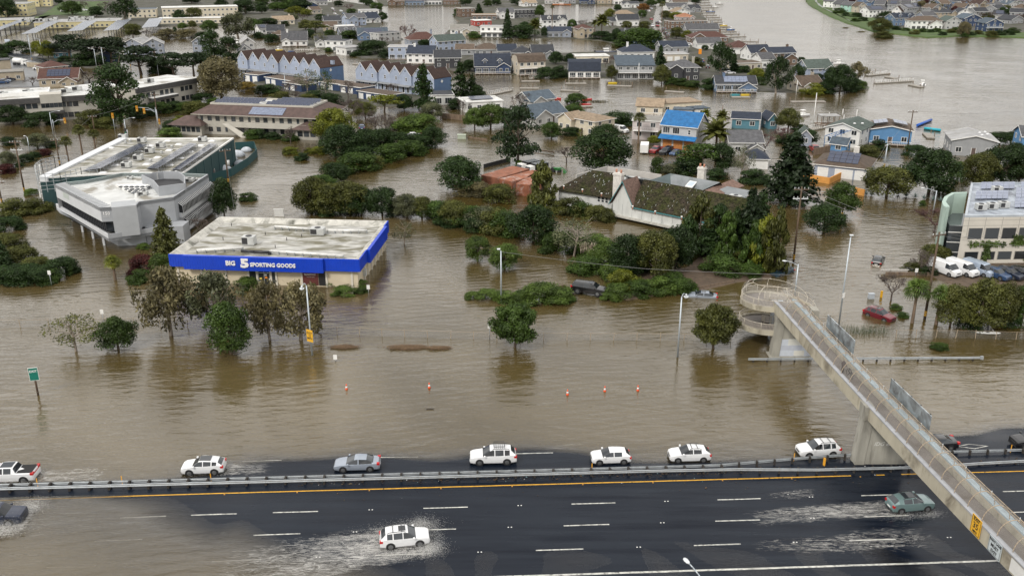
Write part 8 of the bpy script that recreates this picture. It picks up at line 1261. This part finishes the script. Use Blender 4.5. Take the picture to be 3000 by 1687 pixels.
fence('leaning chain link fence along the drowned verge, left part',[('I',-80,480),('I',1350,460),('J',130,520)],11,1.2);fence('sunken chain link fence across the middle of the flood',[('J',590,535),('J',870,545),('J',1525,575),('J',2390,600),('K',475,605),('K',1780,610),('K',2200,620)],19,1.1);fence('chain link fence before the paddle boarder',[('L',1290,580),('L',2020,585),('L',2700,605)],8,1.2)
# reeds and floating mats
STRAW=mat('dead_reed',(.16,.105,.06),.9,var=.3,scale=4)
for t,x,y,w,n,l_ in(('J',890,680,240,500,'mat of floating brown reeds nearest the street lamp'),('J',1530,685,350,800,'longest mat of floating brown reeds'),('J',1830,690,190,420,'mat of floating brown reeds at its right end')):
 c=gp(t,x,y);W=w*mpp(t,y);b=MB()
 for i in range(n):a=ROT.gauss(0,.5);L_=ROT.uniform(.3,.9);X=ROT.gauss(0,W*.22);Y=ROT.gauss(0,W*.06);z=.02+ROT.random()*.18;b.tube((X-L_*math.cos(a),Y-L_*math.sin(a),z),(X+L_*math.cos(a),Y+L_*math.sin(a),z+ROT.uniform(-.05,.1)),.018,.012,STRAW,3,False)
 tag(b.build('reed_mat',None,v3(c)),l_,'reeds',kind='stuff')
REED=plain('reed_green',(.07,.09,.045),.8);b=MB();c=gp('L',950,530)
for i in range(420):X,Y=ROT.gauss(0,2.3),ROT.gauss(0,.8);b.tube((X,Y,-.1),(X+ROT.gauss(0,.12),Y,ROT.uniform(.4,1.3)),.014,.008,REED,3,False)
tag(b.build('reeds',None,v3(c)),'thin green reeds standing in water behind the footbridge','reeds',kind='stuff')
PAMP=plain('pampas_plume',(.55,.46,.36),.9);g=thing('pampas_grass','pampas grass with pale plumes on the cypress island','grass',v3(gp('G',760,1230)),0)
for i in range(12):b=MB();x=(i-5.5)*.22;b.tube((0,0,1.0),(0,0,2.0),.03,.07,PAMP,5);b.tube((0,0,2.0),(.05*i-.3,0,3.0),.13,.02,PAMP,6);b.build('plume',g,(x,ROT.uniform(-.3,.3),ROT.uniform(-.3,.3)))
# docks, gangways and boats
def dock(lab,t,x0,y0,x1,y1,w=2.2,rail=False,m=None):
 o,a,L_=frame_of(t,x0,y0,t,x1,y1);g=thing('dock',lab,'dock',v3(o),a,'docks on the lagoon');k=max(2,int(L_/2.2))
 for i in range(k):b=MB();b.box(-L_/2+L_*i/k,-L_/2+L_*(i+.96)/k,-w/2,w/2,.05,.38,m or DOCK);b.build('dock_board',g)
 for i in range(0,k+1,2):b=MB();b.tube((-L_/2+L_*i/k,w/2+.15,-.3),(-L_/2+L_*i/k,w/2+.15,1.6),.12,.12,WOOD,6);b.build('pile',g)
 if rail:
  for s in(-1,1):
   b=MB();b.box(-L_/2,L_/2,s*w/2-.03,s*w/2+.03,1.2,1.27,WHITE)
   for i in range(int(L_/1.1)+1):x=-L_/2+i*1.1;b.box(x,x+.06,s*w/2-.03,s*w/2+.03,.38,1.2,WHITE)
   b.build('railing',g)
for i,r in enumerate((('C',95,826,280,824),('C',540,848,750,848),('C',960,868,1205,876),('C',490,915,680,925),('C',80,895,270,897),('C',1540,925,1735,938),('C',2210,985,2395,985),('D',1430,860,1545,885),('D',980,725,1060,735),('D',230,1032,575,1030),('D',1190,780,1290,798),('B',980,650,1135,660),('C',700,1080,805,1075),('B',400,505,640,512),('D',1590,1350,1640,1400))):dock('floating dock with grey boards, %s in the channel survey from the left bank'%ordn[i],*r)
for i,(x0,y0,x1,y1)in enumerate(((1830,35,1990,28),(1850,60,2010,55),(1870,85,2040,80),(1890,110,2030,105),(1850,135,2040,132),(1900,160,2060,158),(1960,182,2090,180),(1980,205,2110,203),(2000,228,2120,226),(2010,252,2140,250),(2030,278,2200,275),(2080,325,2260,322),(2150,380,2350,372),(2230,420,2480,425),(2380,458,2560,452),(2120,350,2290,346),(2050,302,2240,298))):dock('long pier reaching into the lagoon, %s from the top'%ordn[i],'C',x0,y0,x1,y1,1.8)
for r in(('white railed gangway reaching the spit of blue townhouses','B',2340,965,2570,915,1.8,True),('white railed gangway below the floating homes','C',1345,1215,1600,1165,1.6,True),('white railed gangway before the tan mansard house','C',185,800,290,780,1.4,True),('grey gangway reaching the dock of the small motorboat','D',1080,845,1450,822,1.4,True),('upper grey gangway beside the bank tip','D',985,770,1220,745,1.4,True),('timber walkway left of the teal cottage','C',1975,1240,2210,1175,1.6,True),('timber walkway behind the white house with green roof','D',400,1320,550,1290,1.8,True),('white dock rail along the inner channel','B',390,525,590,522,1.2,True)):dock(*r)
def boat(lab,t,x,y,L_,a,col,cab=True):
 g=thing('boat',lab,'boat',v3(gp(t,x,y)),R(a),'boats and kayaks');b=MB();w=L_*.19;m=plain('hull_'+col,dict(white=(.7,.7,.7),blue=(.03,.12,.35),yellow=(.7,.5,.04),red=(.5,.04,.04),teal=(.05,.3,.35),navy=(.02,.03,.08),orange=(.7,.2,.03))[col],.35)
 b.loft([[(x_*L_,s*w*q,z)for s,z in((-1,.55),(-.8,0),(.8,0),(1,.55))]for x_,q in((-.5,.9),(-.2,1),(.2,.85),(.4,.5),(.5,.06))],m,caps=True,sm=False);b.build('hull',g)
 if cab:b=MB();b.box(-.12*L_,.1*L_,-w*.6,w*.6,.5,1.2,WHITE);b.build('console',g);b=MB();b.box(-.15*L_,.1*L_,-w*.7,w*.7,1.9,1.98,WHITE);b.build('canopy',g);b=MB();b.box(-.56*L_,-.49*L_,-.2,.2,.2,1.1,DARK);b.build('outboard_motor',g)
for r in(('small white motorboat at the end of the gangway','D',1550,860,5,80,'white'),('white motorboat behind the olive tree','D',350,1170,5.5,20,'white'),('boat with blue cover by the bank tip','D',610,650,5,10,'blue'),('white boat at the bank tip pier','D',710,650,6,5,'white'),('yellow kayak on the channel dock','C',1010,845,3.6,5,'yellow',False),('teal kayak on the solar house dock','C',2245,965,3.4,5,'teal',False),('yellow kayaks on the solar house dock','C',2350,965,3.4,5,'yellow',False),('red kayak by the tiny island','C',760,1010,3.6,25,'red',False),('red and teal kayak on the small float','C',740,1062,4,0,'red',False),('purple red kayak near the slate roofed house','C',440,1000,4,-20,'red',False),('white boat at the top pier','C',2090,45,7,10,'white'),('blue covered boat at the pier street','C',2000,125,7,10,'blue'),('white boat at the third pier','C',2045,80,6,10,'white'),('teal boat near the pier heads','C',2130,265,5,10,'yellow'),('blue boat near the pier heads','C',2200,305,5,10,'blue'),('yellow inflatable boat in the inner channel','B',225,512,4.5,10,'yellow'),('blue covered boat in the inner channel','B',355,528,3,10,'blue',False),('marina boat with white cabin, left','A',2390,440,8,70,'white'),('marina boat with white cabin, right','A',2500,465,9,70,'white'),('long blue pontoon barge in the channel','C',950,530,11,2,'navy'),('orange work barge on the far lagoon','C',500,52,16,0,'orange')):boat(*r)
b=MB();
for i,(p,q)in enumerate((((1500,1275),(1640,1220)),((1570,1305),(1735,1325)))):
 P=[gp('D',*p),gp('D',*q)];b=MB();b.tube(v3(P[0],.4),v3(P[1],.4),.4,.4,plain('blue_cover_%d'%i,((.02,.10,.42),(.02,.35,.45))[i],.5),8);tag(b.build('covered_pontoon'),('rolled bright blue cover on the lagoon float','long teal pontoon beside the sky blue house')[i],'pontoon')
 # containers, walls, yard odds
RUST=mat('rusty_container',(.24,.095,.055),.8,var=.3,scale=.8,stain=((.34,.30,.27),.5,.55,.7));RUST2=mat('orange_container',(.26,.095,.05),.8,var=.3,scale=.8,stain=((.40,.33,.30),.6,.5,.66))
for i,(x0,y0,x1,y1,t0,m)in enumerate((('F',0,0,0,0,0),)*0+((2265,500,2440,535,'F',RUST),(2445,540,2575,570,'F',RUST2),(40,590,175,605,'G',RUST2))):
 o,a,L_=frame_of(t0,x0,y0,t0,x1,y1);g=thing('shipping_container',('rust brown shipping container, leftmost beside the domed tree','orange rust shipping container in the middle','orange rust shipping container beside the cypress')[i],'container',v3(o),a,'rusty shipping containers');b=MB();b.box(-L_/2,L_/2,0,11.5,-.3,2.6,m);b.build('box',g)
 for k in range(int(L_/.35)):b=MB();b.box(-.08,.08,-.05,0,0,2.45,m);b.build('corrugation',g,(-L_/2+(k+.5)*.35,0,0))
OWALL=mat('orange_stucco',(.62,.29,.07),.8,var=.1,scale=.8)
for i,(p,q)in enumerate((((330,428),(612,478)),((612,478),(742,415)),((870,575),(965,600)))):P=[gp('H',*p),gp('H',*q)];o=(P[0]+P[1])/2;d=P[1]-P[0];b=MB();b.box(-d.length/2,d.length/2,-.12,.12,-.3,1.45,OWALL);tag(b.build('garden_wall',None,v3(o),math.atan2(d.y,d.x)),('long orange stucco wall before the brown roofed house','orange stucco wall running back to the garage','short orange wall at the driveway entrance')[i],'wall')
TARP=mat('grey_tarp',(.42,.45,.49),.6,var=.25,scale=1.);GFEN=plain('green_screen',(.012,.06,.065),.7);P=[gp('E',*p)for p in((2115,460),(2330,400),(2500,290),(2590,200),(2560,120),(2370,130))];g=thing('screened_fence','dark green screened yard fence curving behind the gym','fence',v3(P[0]))
for i,(a,c)in enumerate(zip(P,P[1:])):d=c-a;b=MB();b.box(0,d.length,-.05,.05,-.2,1.9,GFEN);put('fence_panel',b.mesh('fence_panel'),g,v3(a-P[0]),math.atan2(d.y,d.x))
for i,(x,y,s)in enumerate(((2380,200,2.2),(2480,150,1.6),(2250,360,2.4),(2170,320,1.4),(2420,290,1.8),(2110,390,1.2),(2330,240,1.6))):
 b=MB();rg=[[(s*q*math.cos(t)*ROT.uniform(.8,1.15),s*q*.7*math.sin(t)*ROT.uniform(.8,1.15),z*s)for t in[k*.785 for k in range(8)]]for q,z in((1,-.1),(.95,.3),(.6,.65),(.15,.75))];b.loft(rg,TARP);tag(b.build('tarped_heap',None,v3(gp('E',x,y))),'grey tarpaulin covered heap in the gym yard, %s of seven'%ordn[i],'tarpaulin','tarpaulin heaps')
for t,x,y,nm,cat,l_,col,sz in(('L',1137,175,'hydrant','hydrant','yellow fire hydrant standing in the flood',(.7,.38,.02),(.3,.3,1.0)),('L',1035,185,'utility_cabinet','cabinet','grey utility cabinet with blue panel in the flooded street',(.42,.46,.5),(.9,.6,.8)),('C',1890,550,'portable_toilet','toilet','orange portable toilet in the flooded lane',(.75,.26,.01),(1.3,1.3,2.4)),('B',2070,1395,'utility_box','cabinet','pale green utility box in the flooded lot',(.40,.45,.36),(2.4,1.4,1.1)),('F',235,805,'drowned_sign','sign','white framed monument sign standing in water behind the store',(.6,.6,.58),(2.0,.3,1.5)),('H',1270,1380,'low_wall','wall','low concrete wall stub before the vans',(.38,.36,.33),(4.5,.4,.7)),('J',1750,1300,'driftwood','driftwood','dark driftwood log near the dashes',(.05,.04,.03),(.9,.15,.1)),('A',75,425,'notice_board','sign','blue and white notice board in the school water',(.5,.56,.66),(3,.2,1.4))):
 m=plain('finish_'+nm,col,.55);b=MB();w,d,h=sz;b.hexa([(-w/2,-d/2,-.2),(w/2,-d/2,-.2),(w/2,d/2,-.2),(-w/2,d/2,-.2),(-w/2*.92,-d/2*.92,h),(w/2*.92,-d/2*.92,h),(w/2*.92,d/2*.92,h),(-w/2*.92,d/2*.92,h)],m);b.box(-w/2*1.05,w/2*1.05,-d/2*1.05,d/2*1.05,h,h+.06*h,m);tag(b.build(nm,None,v3(gp(t,x,y))),l_,cat)
 # black inflatable figure-like tarp, people
def person(lab,p,ang,cloth,joints,rad,hd=(.11,.12,.14),skin=(.30,.17,.11)):
 g=thing('person',lab,'person',p,ang);me=bpy.data.meshes.new('body');V=[j[0]for j in joints];E=[(j[1],i)for i,j in enumerate(joints)if j[1]is not None];me.from_pydata(V,E,[]);o=put('body',me,g);sk=o.modifiers.new('skin','SKIN');me.skin_vertices.new()if not me.skin_vertices else None
 for i,v in enumerate(me.skin_vertices[0].data):v.radius=(rad[i],rad[i]);v.use_root=i==0
 sb=o.modifiers.new('sub','SUBSURF');sb.levels=sb.render_levels=1;me.materials.append(cloth);bpy.context.view_layer.update();ev=o.evaluated_get(bpy.context.evaluated_depsgraph_get());nm=bpy.data.meshes.new_from_object(ev);o.modifiers.clear();o.data=nm
 if not nm.materials:nm.materials.append(cloth)
 return g
J=[((0,0,.95),None),((0,.02,1.2),0),((.02,.03,1.42),1),((.03,.03,1.52),2),((.05,.03,1.66),3),((.02,.2,1.4),2),((.18,.24,1.16),5),((.38,.2,1.02),6),((.02,-.18,1.4),2),((.16,-.22,1.14),8),((.36,-.18,1.0),9),((.05,.1,.5),0),((-.08,.1,.08),11),((.08,.1,.04),12),((.12,-.1,.5),0),((.2,-.1,.08),14),((.36,-.1,.04),15)]
RD=[.15,.16,.15,.06,.11,.08,.06,.045,.08,.06,.045,.085,.06,.05,.085,.06,.05]
q=bp_(16.6,1.0,-.85);person('person in dark clothes pushing a bicycle along the footbridge',q,math.atan2(BD.y,BD.x),plain('brown_clothes',(.045,.03,.028),.9),J,RD)
g=thing('bicycle','bicycle being pushed along the footbridge','bicycle',bp_(17.4,1.5,-.85),math.atan2(BD.y,BD.x))
for x in(-.5,.55):b=MB();b.path([(x+.33*math.cos(t),0,.34+.33*math.sin(t))for t in[k*.524 for k in range(13)]],.025,BLACK,4);b.build('wheel',g)
b=MB();b.path([(-.5,0,.34),(-.15,0,.85),(.4,0,.88),(.55,0,.34)],.025,DARK,4);b.path([(-.15,0,.85),(.0,0,.35),(.4,0,.88)],.025,DARK,4);b.build('frame',g);b=MB();b.path([(.42,-.28,1.05),(.42,.28,1.05)],.02,DARK,4);b.build('handlebar',g);b=MB();b.box(-.28,-.02,-.07,.07,.88,.94,BLACK);b.build('saddle',g)
q=gp('L',2210,540);b=MB();b.loft([[(x,s*w,.08+z)for s,z in((-1,.08),(-.7,0),(.7,0),(1,.08),(.6,.14),(-.6,.14))]for x,w in((-1.75,.08),(-1.1,.36),(0,.42),(1.1,.36),(1.75,.06))],WHITE,sm=False);tag(b.build('paddle_board',None,v3(q),-.08),'white paddle board afloat behind the drowned fence','paddle board')
person('paddler in dark clothes kneeling on the white paddle board',(q.x-.1,q.y,-.32),R(180),plain('dark_wetsuit',(.02,.02,.022),.8),[(v,p_)if i<11 else(((.1,v[1],.55)if i in(11,14)else((-.25,v[1],.52)if i in(12,15)else(-.4,v[1],.5))),p_)for i,(v,p_)in enumerate(J)],RD)
b=MB();b.tube((q.x+.25,q.y-.5,.9),(q.x+.9,q.y-.7,.05),.02,.02,WHITE,4);tag(b.build('paddle'),'paddle in the hands of the paddle boarder','paddle')
TB=plain('black_tarp',(.008,.008,.01),.6);q=gp('J',610,520);b=MB();pts=[(-.5,0,0),(.1,0,.12),(.55,0,.6),(.7,0,1.1),(.45,0,1.5),(.15,0,1.45)];b.loft([[(p[0]+r*math.cos(t)*(.4 if k>1 else 1),r*math.sin(t),p[2]+r*math.cos(t)*.8)for t in[i*.785 for i in range(8)]]for k,(p,r)in enumerate(zip(pts,(.12,.3,.33,.3,.26,.12)))],TB);tag(b.build('snagged_tarp',None,v3(q)),'black plastic tarp snagged upright on the sunken fence','tarp')
#  spray and wakes
def mk_foam():
 m,n,l,b=nodes('foam');geo=n.new('ShaderNodeNewGeometry');q=n.new('ShaderNodeMapping');q.inputs['Scale'].default_value=(.32,1.2,1);l.new(geo.outputs['Position'],q.inputs[0]);t=noise(n,l,2.6,8,q.outputs[0],.68,1.6);at=n.new('ShaderNodeAttribute');at.attribute_name='dens'
 b.inputs['Base Color'].default_value=(.60,.59,.56,1);b.inputs['Roughness'].default_value=.6;a=math_(n,l,'ADD',math_(n,l,'MULTIPLY',at.outputs['Fac'],.40),math_(n,l,'SUBTRACT',t.outputs[0],.5));l.new(rng(n,l,a,.2,.62,0,.85),b.inputs['Alpha']);return m
FOAM=mk_foam();DROP=plain('water_drop',(.66,.66,.64),.3)
def wake(lab,origin,ang,pts,spray,seed):
 """pts: (x, y0, y1, density) behind the car in its own frame; spray: (x, y, z, spread, count)"""
 rs=np.random.RandomState(seed);nx,ny=len(pts),18;V,D=[],[];ca,sa=math.cos(ang),math.sin(ang)
 for i in range(nx):
  x,y0,y1,d=pts[i]
  for j in range(ny):u=j/(ny-1);y=y0+(y1-y0)*u;ed=min(u,1-u)*2;V.append((origin[0]+x*ca-y*sa,origin[1]+x*sa+y*ca,.035+.05*d*rs.rand()));D.append(d*(.35+.65*min(1,ed*2.2))*rs.uniform(.8,1.15)if 0<i<nx-1 and 0<j<ny-1 else 0)
 Fq=[(i*ny+j,i*ny+j+1,(i+1)*ny+j+1,(i+1)*ny+j)for i in range(nx-1)for j in range(ny-1)];me=npmesh('foam',V,Fq,[FOAM],True);a=me.attributes.new('dens','FLOAT','POINT');a.data.foreach_set('value',np.array(D,'f'));tag(put('wake_foam',me),lab+' foam',None,kind='stuff')
 C=[]
 for x,y,z,sx,sy,sz,n in spray:C.append(np.stack([rs.normal(x,sx,n),rs.normal(y,sy,n),np.abs(rs.normal(0,sz,n))+z],1))
 if not C:return
 C=np.concatenate(C);s=rs.uniform(.004,.02,len(C))[:,None];T=np.array([(1,0,-.5),(-.6,.8,-.5),(-.6,-.8,-.5),(0,0,.9)]);W=np.stack([origin[0]+C[:,0]*ca-C[:,1]*sa,origin[1]+C[:,0]*sa+C[:,1]*ca,C[:,2]],1);VV=(W[:,None]+T[None]*s[:,None]).reshape(-1,3);k=np.arange(len(C))[:,None]*4;FF=np.concatenate([k+np.array(f_)for f_ in((0,1,3),(1,2,3),(2,0,3),(0,2,1))]);tag(put('spray',npmesh('spray',VV,FF,[DROP])),lab+' spray',None,kind='stuff')
def cpos(sub):o=next(o for o in bpy.data.objects if sub in o.get('label',''));return o.location,o.rotation_euler[2]
o,a=cpos('throwing spray');wake('white churned wake behind the near white car,',o,a,[(3.2,-2.6,2.4,.5),(2.2,-2.8,2.6,.95),(0,-3.2,2.8,1.),(-2,-3.4,3.0,1.),(-4,-3.6,3.0,.95),(-7,-4.6,3.2,.85),(-10,-5.4,3.2,.72),(-13,-6.,3.,.6),(-16,-6.5,2.6,.5),(-19,-6.6,2.,.35)],[(1.6,1.9,.05,.8,.6,.42,5200),(2.2,-1.7,.05,.7,.5,.35,4400),(0,2.2,.05,1.6,.5,.25,3000),(0,-1.9,.05,1.6,.5,.22,3000),(-3.5,0,.05,1.6,1.2,.15,3200),(3.0,0,.03,.4,1.3,.2,1200)],1)
o,a=cpos('sage green crossover');wake('thin white wake behind the sage green crossover,',o,a,[(2,-1.8,1.8,.4),(0,-2,1.9,.62),(-3,-1.5,1.9,.8),(-6,-1.2,2.0,.85),(-9,-1.,2.2,.85),(-12,-.9,2.2,.75),(-15,-.9,2.,.6),(-18,-.8,1.8,.4)],[(1.5,-1.4,.03,.8,.3,.12,1000),(-1,-1.3,.03,1.2,.4,.1,1000)],2);wake('broad scatter of spray drops on the wet lanes,',(o[0]-3,o[1]-4.6),a,[(5,-2.4,1.4,.45),(2,-2.6,1.8,.55),(-1,-2.4,1.8,.62),(-4,-2.2,1.6,.66),(-7,-1.8,1.4,.66),(-10,-1.2,1.4,.6),(-13,-.8,1.4,.5),(-15,-.6,1.2,.4)],[],7);wake('small patch of spray drops near the yellow line,',(o[0]-9,o[1]+2.6),a,[(1.5,-.6,.8,.4),(0,-.8,1.,.58),(-2,-.9,1.,.58),(-4,-.6,.8,.5),(-6,-.5,.6,.3)],[],8)
o,a=cpos('dark blue car ploughing');wake('white bow wave round the dark blue car,',o,a,[(4.2,-2.4,2.4,.5),(3,-3,3,.95),(1.5,-3.4,3.,1.),(-1,-3.6,2.6,.95),(-4,-3.6,2.6,.9),(-7,-4,2.6,.7)],[(2.6,1.8,.05,.8,.6,.4,4800),(1.4,-1.9,.05,1.2,.6,.45,6000)],3)
for i,(lb,L0)in enumerate((('second from the left behind the rail',6),('white pickup with black bed',9))):o,a=cpos(lb);wake('low wake foam behind the %s,'%('white car','white pickup')[i],o,a,[(2.2,-1.4,1.4,.3),(1,-1.5,1.5,.62),(-1.5,-1.5,1.5,.6),(-3.4,-1.4,1.4,.78),(-L0,-1.6,1.6,.62),(-L0-2,-1.6,1.6,.3)],[(-2.2,0,.03,.6,.8,.12,800)],4+i)
#  waterfront and garden details
def bylab(s):return next(o for o in bpy.data.objects if o.get('label','').startswith(s))
BLUET=plain('pergola_blue',(.03,.13,.33),.5)
p=gp('H',700,110);g=thing('pergola_stair','blue pergola roofed stair before the white house','pergola',v3(p),R(18))
for i in range(9):b=MB();b.box(i*.8-3.6,i*.8-3.5,-1.1,1.1,3.2+i*.18,3.3+i*.18,BLUET);b.build('slat',g)
for s in(-1.1,1.1):
 b=MB();b.tube((-3.7,s,3.15),(3.2,s,4.75),.07,.07,BLUET,4);b.build('beam',g);b=MB();b.tube((-3.7,s,1.2),(3.2,s,2.8),.05,.05,BLUET,4);b.build('handrail',g)
 for x,z in((-3.6,3.15),(-.2,3.95),(3.1,4.75)):b=MB();b.box(x-.06,x+.06,s-.06,s+.06,-.2,z,BLUET);b.build('post',g)
b=MB();b.slab((-3.6,-1,.4),(3.2,-1,2.0),(3.2,1,2.0),(-3.6,1,.4),.15,WOOD);b.build('steps',g)
p=gp('D',600,1262);g=thing('boathouse_pavilion','brown timber pavilion with pale roof on the lagoon pier','pavilion',v3(p),.05);b=MB();b.box(-3.4,3.4,-2.2,2.2,.2,.5,WOOD);b.build('deck',g);b=MB();b.box(-2.9,2.9,-1.9,1.9,3.0,3.2,roofmat('palegrey'));b.build('roof',g)
for x in(-2.7,-.9,.9,2.7):
 for y in(-1.7,1.7):b=MB();b.box(x-.08,x+.08,y-.08,y+.08,.5,3.,WOOD);b.build('post',g)
for i,(t,x,y,yt,l_)in enumerate((('D',613,1170,1135,'short white mooring post left of the pavilion pier'),('D',748,1165,1102,'white mooring post behind the green roof, left'),('D',760,1210,1160,'low white mooring post beside the green roof'),('D',888,1185,1110,'white mooring post behind the green roof, right'),('D',452,1275,940,'tall white flagpole on the lagoon walkway'),('D',282,955,812,'white flagpole among the gum trees of the bank tip'),('C',2112,1180,1052,'dark mooring pile beside the floating homes'),('C',1270,825,640,'white drain post on the large grey house front'))):b=MB();h=hgt(t,x,y,t,yt);b.tube((0,0,-.3),(0,0,h),.13,.1,WOOD if i==6 else WHITE,7);b.tube((0,0,h),(0,0,h+.12),.16,.1,WHITE,7);tag(b.build('mooring_post',None,v3(gp(t,x,y))),l_,'post')
g=bylab('sky blue house');solar_panel(g,[(-4.4,1.5,5.3),(-.9,1.5,5.9),(-.9,6.5,5.9),(-4.4,6.5,5.3)],SOLARL,3,3);solar_panel(g,[(.6,1.5,5.9),(4.2,1.5,5.3),(4.2,6.5,5.3),(.6,6.5,5.9)],SOLARL,3,3)
for s,n in(('grey house with pale roof',4),('white house with dark green roof',2)):
 g=bylab(s)
 for i in range(n):b=MB();b.tube((0,0,0),(0,0,.25),.45,.28,plain('skylight_dome_white',(.66,.67,.68),.3),9);b.build('roof_dome',g,(2+(i%2)*1.6,3+i*1.6,5.0 if n==4 else 5.9))
g=bylab('pale blue house with brown roof');b=MB();b.box(-.6,.6,-.5,.5,3.5,6.6,WCH);b.build('chimney',g,(2.2,6.2,0));w_=frame_of('H',458,392,'H',985,450)[2]
for i in range(2):put('garage_door',GAR,g,(w_/2-4.4+i*3.0,-.02,0),0,(1.05,1,1))
IVY=leafmat('fresh')
g=bylab('cream concrete office');P=[]
for x0,z0,x1,z1,n in((1.5,ZT-4.9,8,ZT-4.6,260),(4.6,1,5.2,ZT-4.6,320),(9,ZT-4.8,20,ZT-4.4,700),(12.2,.6,13.2,ZT-.6,620),(9.4,ZT-4.9,11,ZT-3.4,200),(18.5,ZT-5,21,ZT-.5,700)):u=RS.rand(n);P.append(np.stack([x0+(x1-x0)*u+RS.normal(size=n)*.25,np.full(n,-.14)-RS.rand(n)*.15,z0+(z1-z0)*u*0+(z1-z0)*RS.rand(n)+z0*0+RS.normal(size=n)*.25],1))
P=np.concatenate(P);me=leafmesh('ivy',[leaves(P,np.tile([0,-1.,.2],(len(P),1)),.17,.7,.5)]);me.materials.clear();me.materials.append(IVY);o=put('ivy',me,g);o['kind']='stuff'
AG=plain('agave_blue',(.16,.22,.21),.6);b=MB()
for i in range(16):a=i*.39;el=.5+.5*(i%3);d=Vector((math.cos(a)*math.cos(el),math.sin(a)*math.cos(el),math.sin(el)));n_=Vector((-math.sin(a),math.cos(a),0))*.09;q=d*.45;b.face([tuple(-n_*.6),tuple(q-n_),tuple(d*1.05),tuple(q+n_),tuple(n_*.6)],AG)
agm=b.mesh('agave')
for i,(x,y)in enumerate(((985,590),(1040,595),(1310,585),(1390,605),(1480,615),(1570,630),(1660,645),(1735,655))):tag(put('agave',agm,None,v3(gp('H',x,y),.05),i*.7,(1.2,1.2,1.1)),'blue grey agave at the water edge, %s from the left'%ordn[i],'agave','agaves along the drowned verge')
for i,(t,x0,y0,x1,y1,l_)in enumerate((('F',2290,320,2560,250,'low black barrier wall behind the rusty containers'),('F',2130,15,2330,45,'floating timber fence in the flooded lot'),('G',230,150,430,180,'timber rail fence in the car yard water'),('H',455,190,620,160,'dark timber fence beside the blue shed'),('K',1830,100,2240,20,'timber edging along the muddy island'),('B',1870,1190,2110,1215,'dark paling fence behind the flooded lot'),('A',275,680,470,690,'tan yard wall beside the white tank truck'),('H',1180,1395,1700,1400,'low timber wall before the vans'),('D',600,920,660,930,'timber steps at the bank tip'))):
 o,a,L_=frame_of(t,x0,y0,t,x1,y1);h=(1.,.5,.7,1.8,.35,1.6,2.2,.6,.8)[i];m=(DARK,WOOD,WOOD,WOOD,WOOD,WOOD,wallmat('tan'),WOOD,WOOD)[i];g=thing('yard_fence',l_,'fence',v3(o),a);k=max(2,int(L_/1.6))
 for j in range(k):b=MB();b.box(-L_/2+L_*j/k,-L_/2+L_*(j+.95)/k,-.06,.06,-.1 if i!=2 else.35,h,m);b.build('fence_board',g)
for t,x,y,w,l_ in(('C',870,1028,220,'low drowned brush beside the tiny channel island'),('D',780,285,60,'small drowned shoal of brush by the shore path'),('D',940,325,90,'drowned shoal of brush at the right shoreline')):
 c=gp(t,x,y);W=w*mpp(t,y);n=700;P=np.stack([RS.normal(0,W*.25,n),RS.normal(0,W*.05,n),RS.rand(n)*.5],1);me=leafmesh('brush',[leaves(P,unit(n),.14,.4,.8)]);o=tag(put('drowned_brush',me,None,v3(c)),l_,'brush',kind='stuff');ob_mat(o,leafmat('brown'))
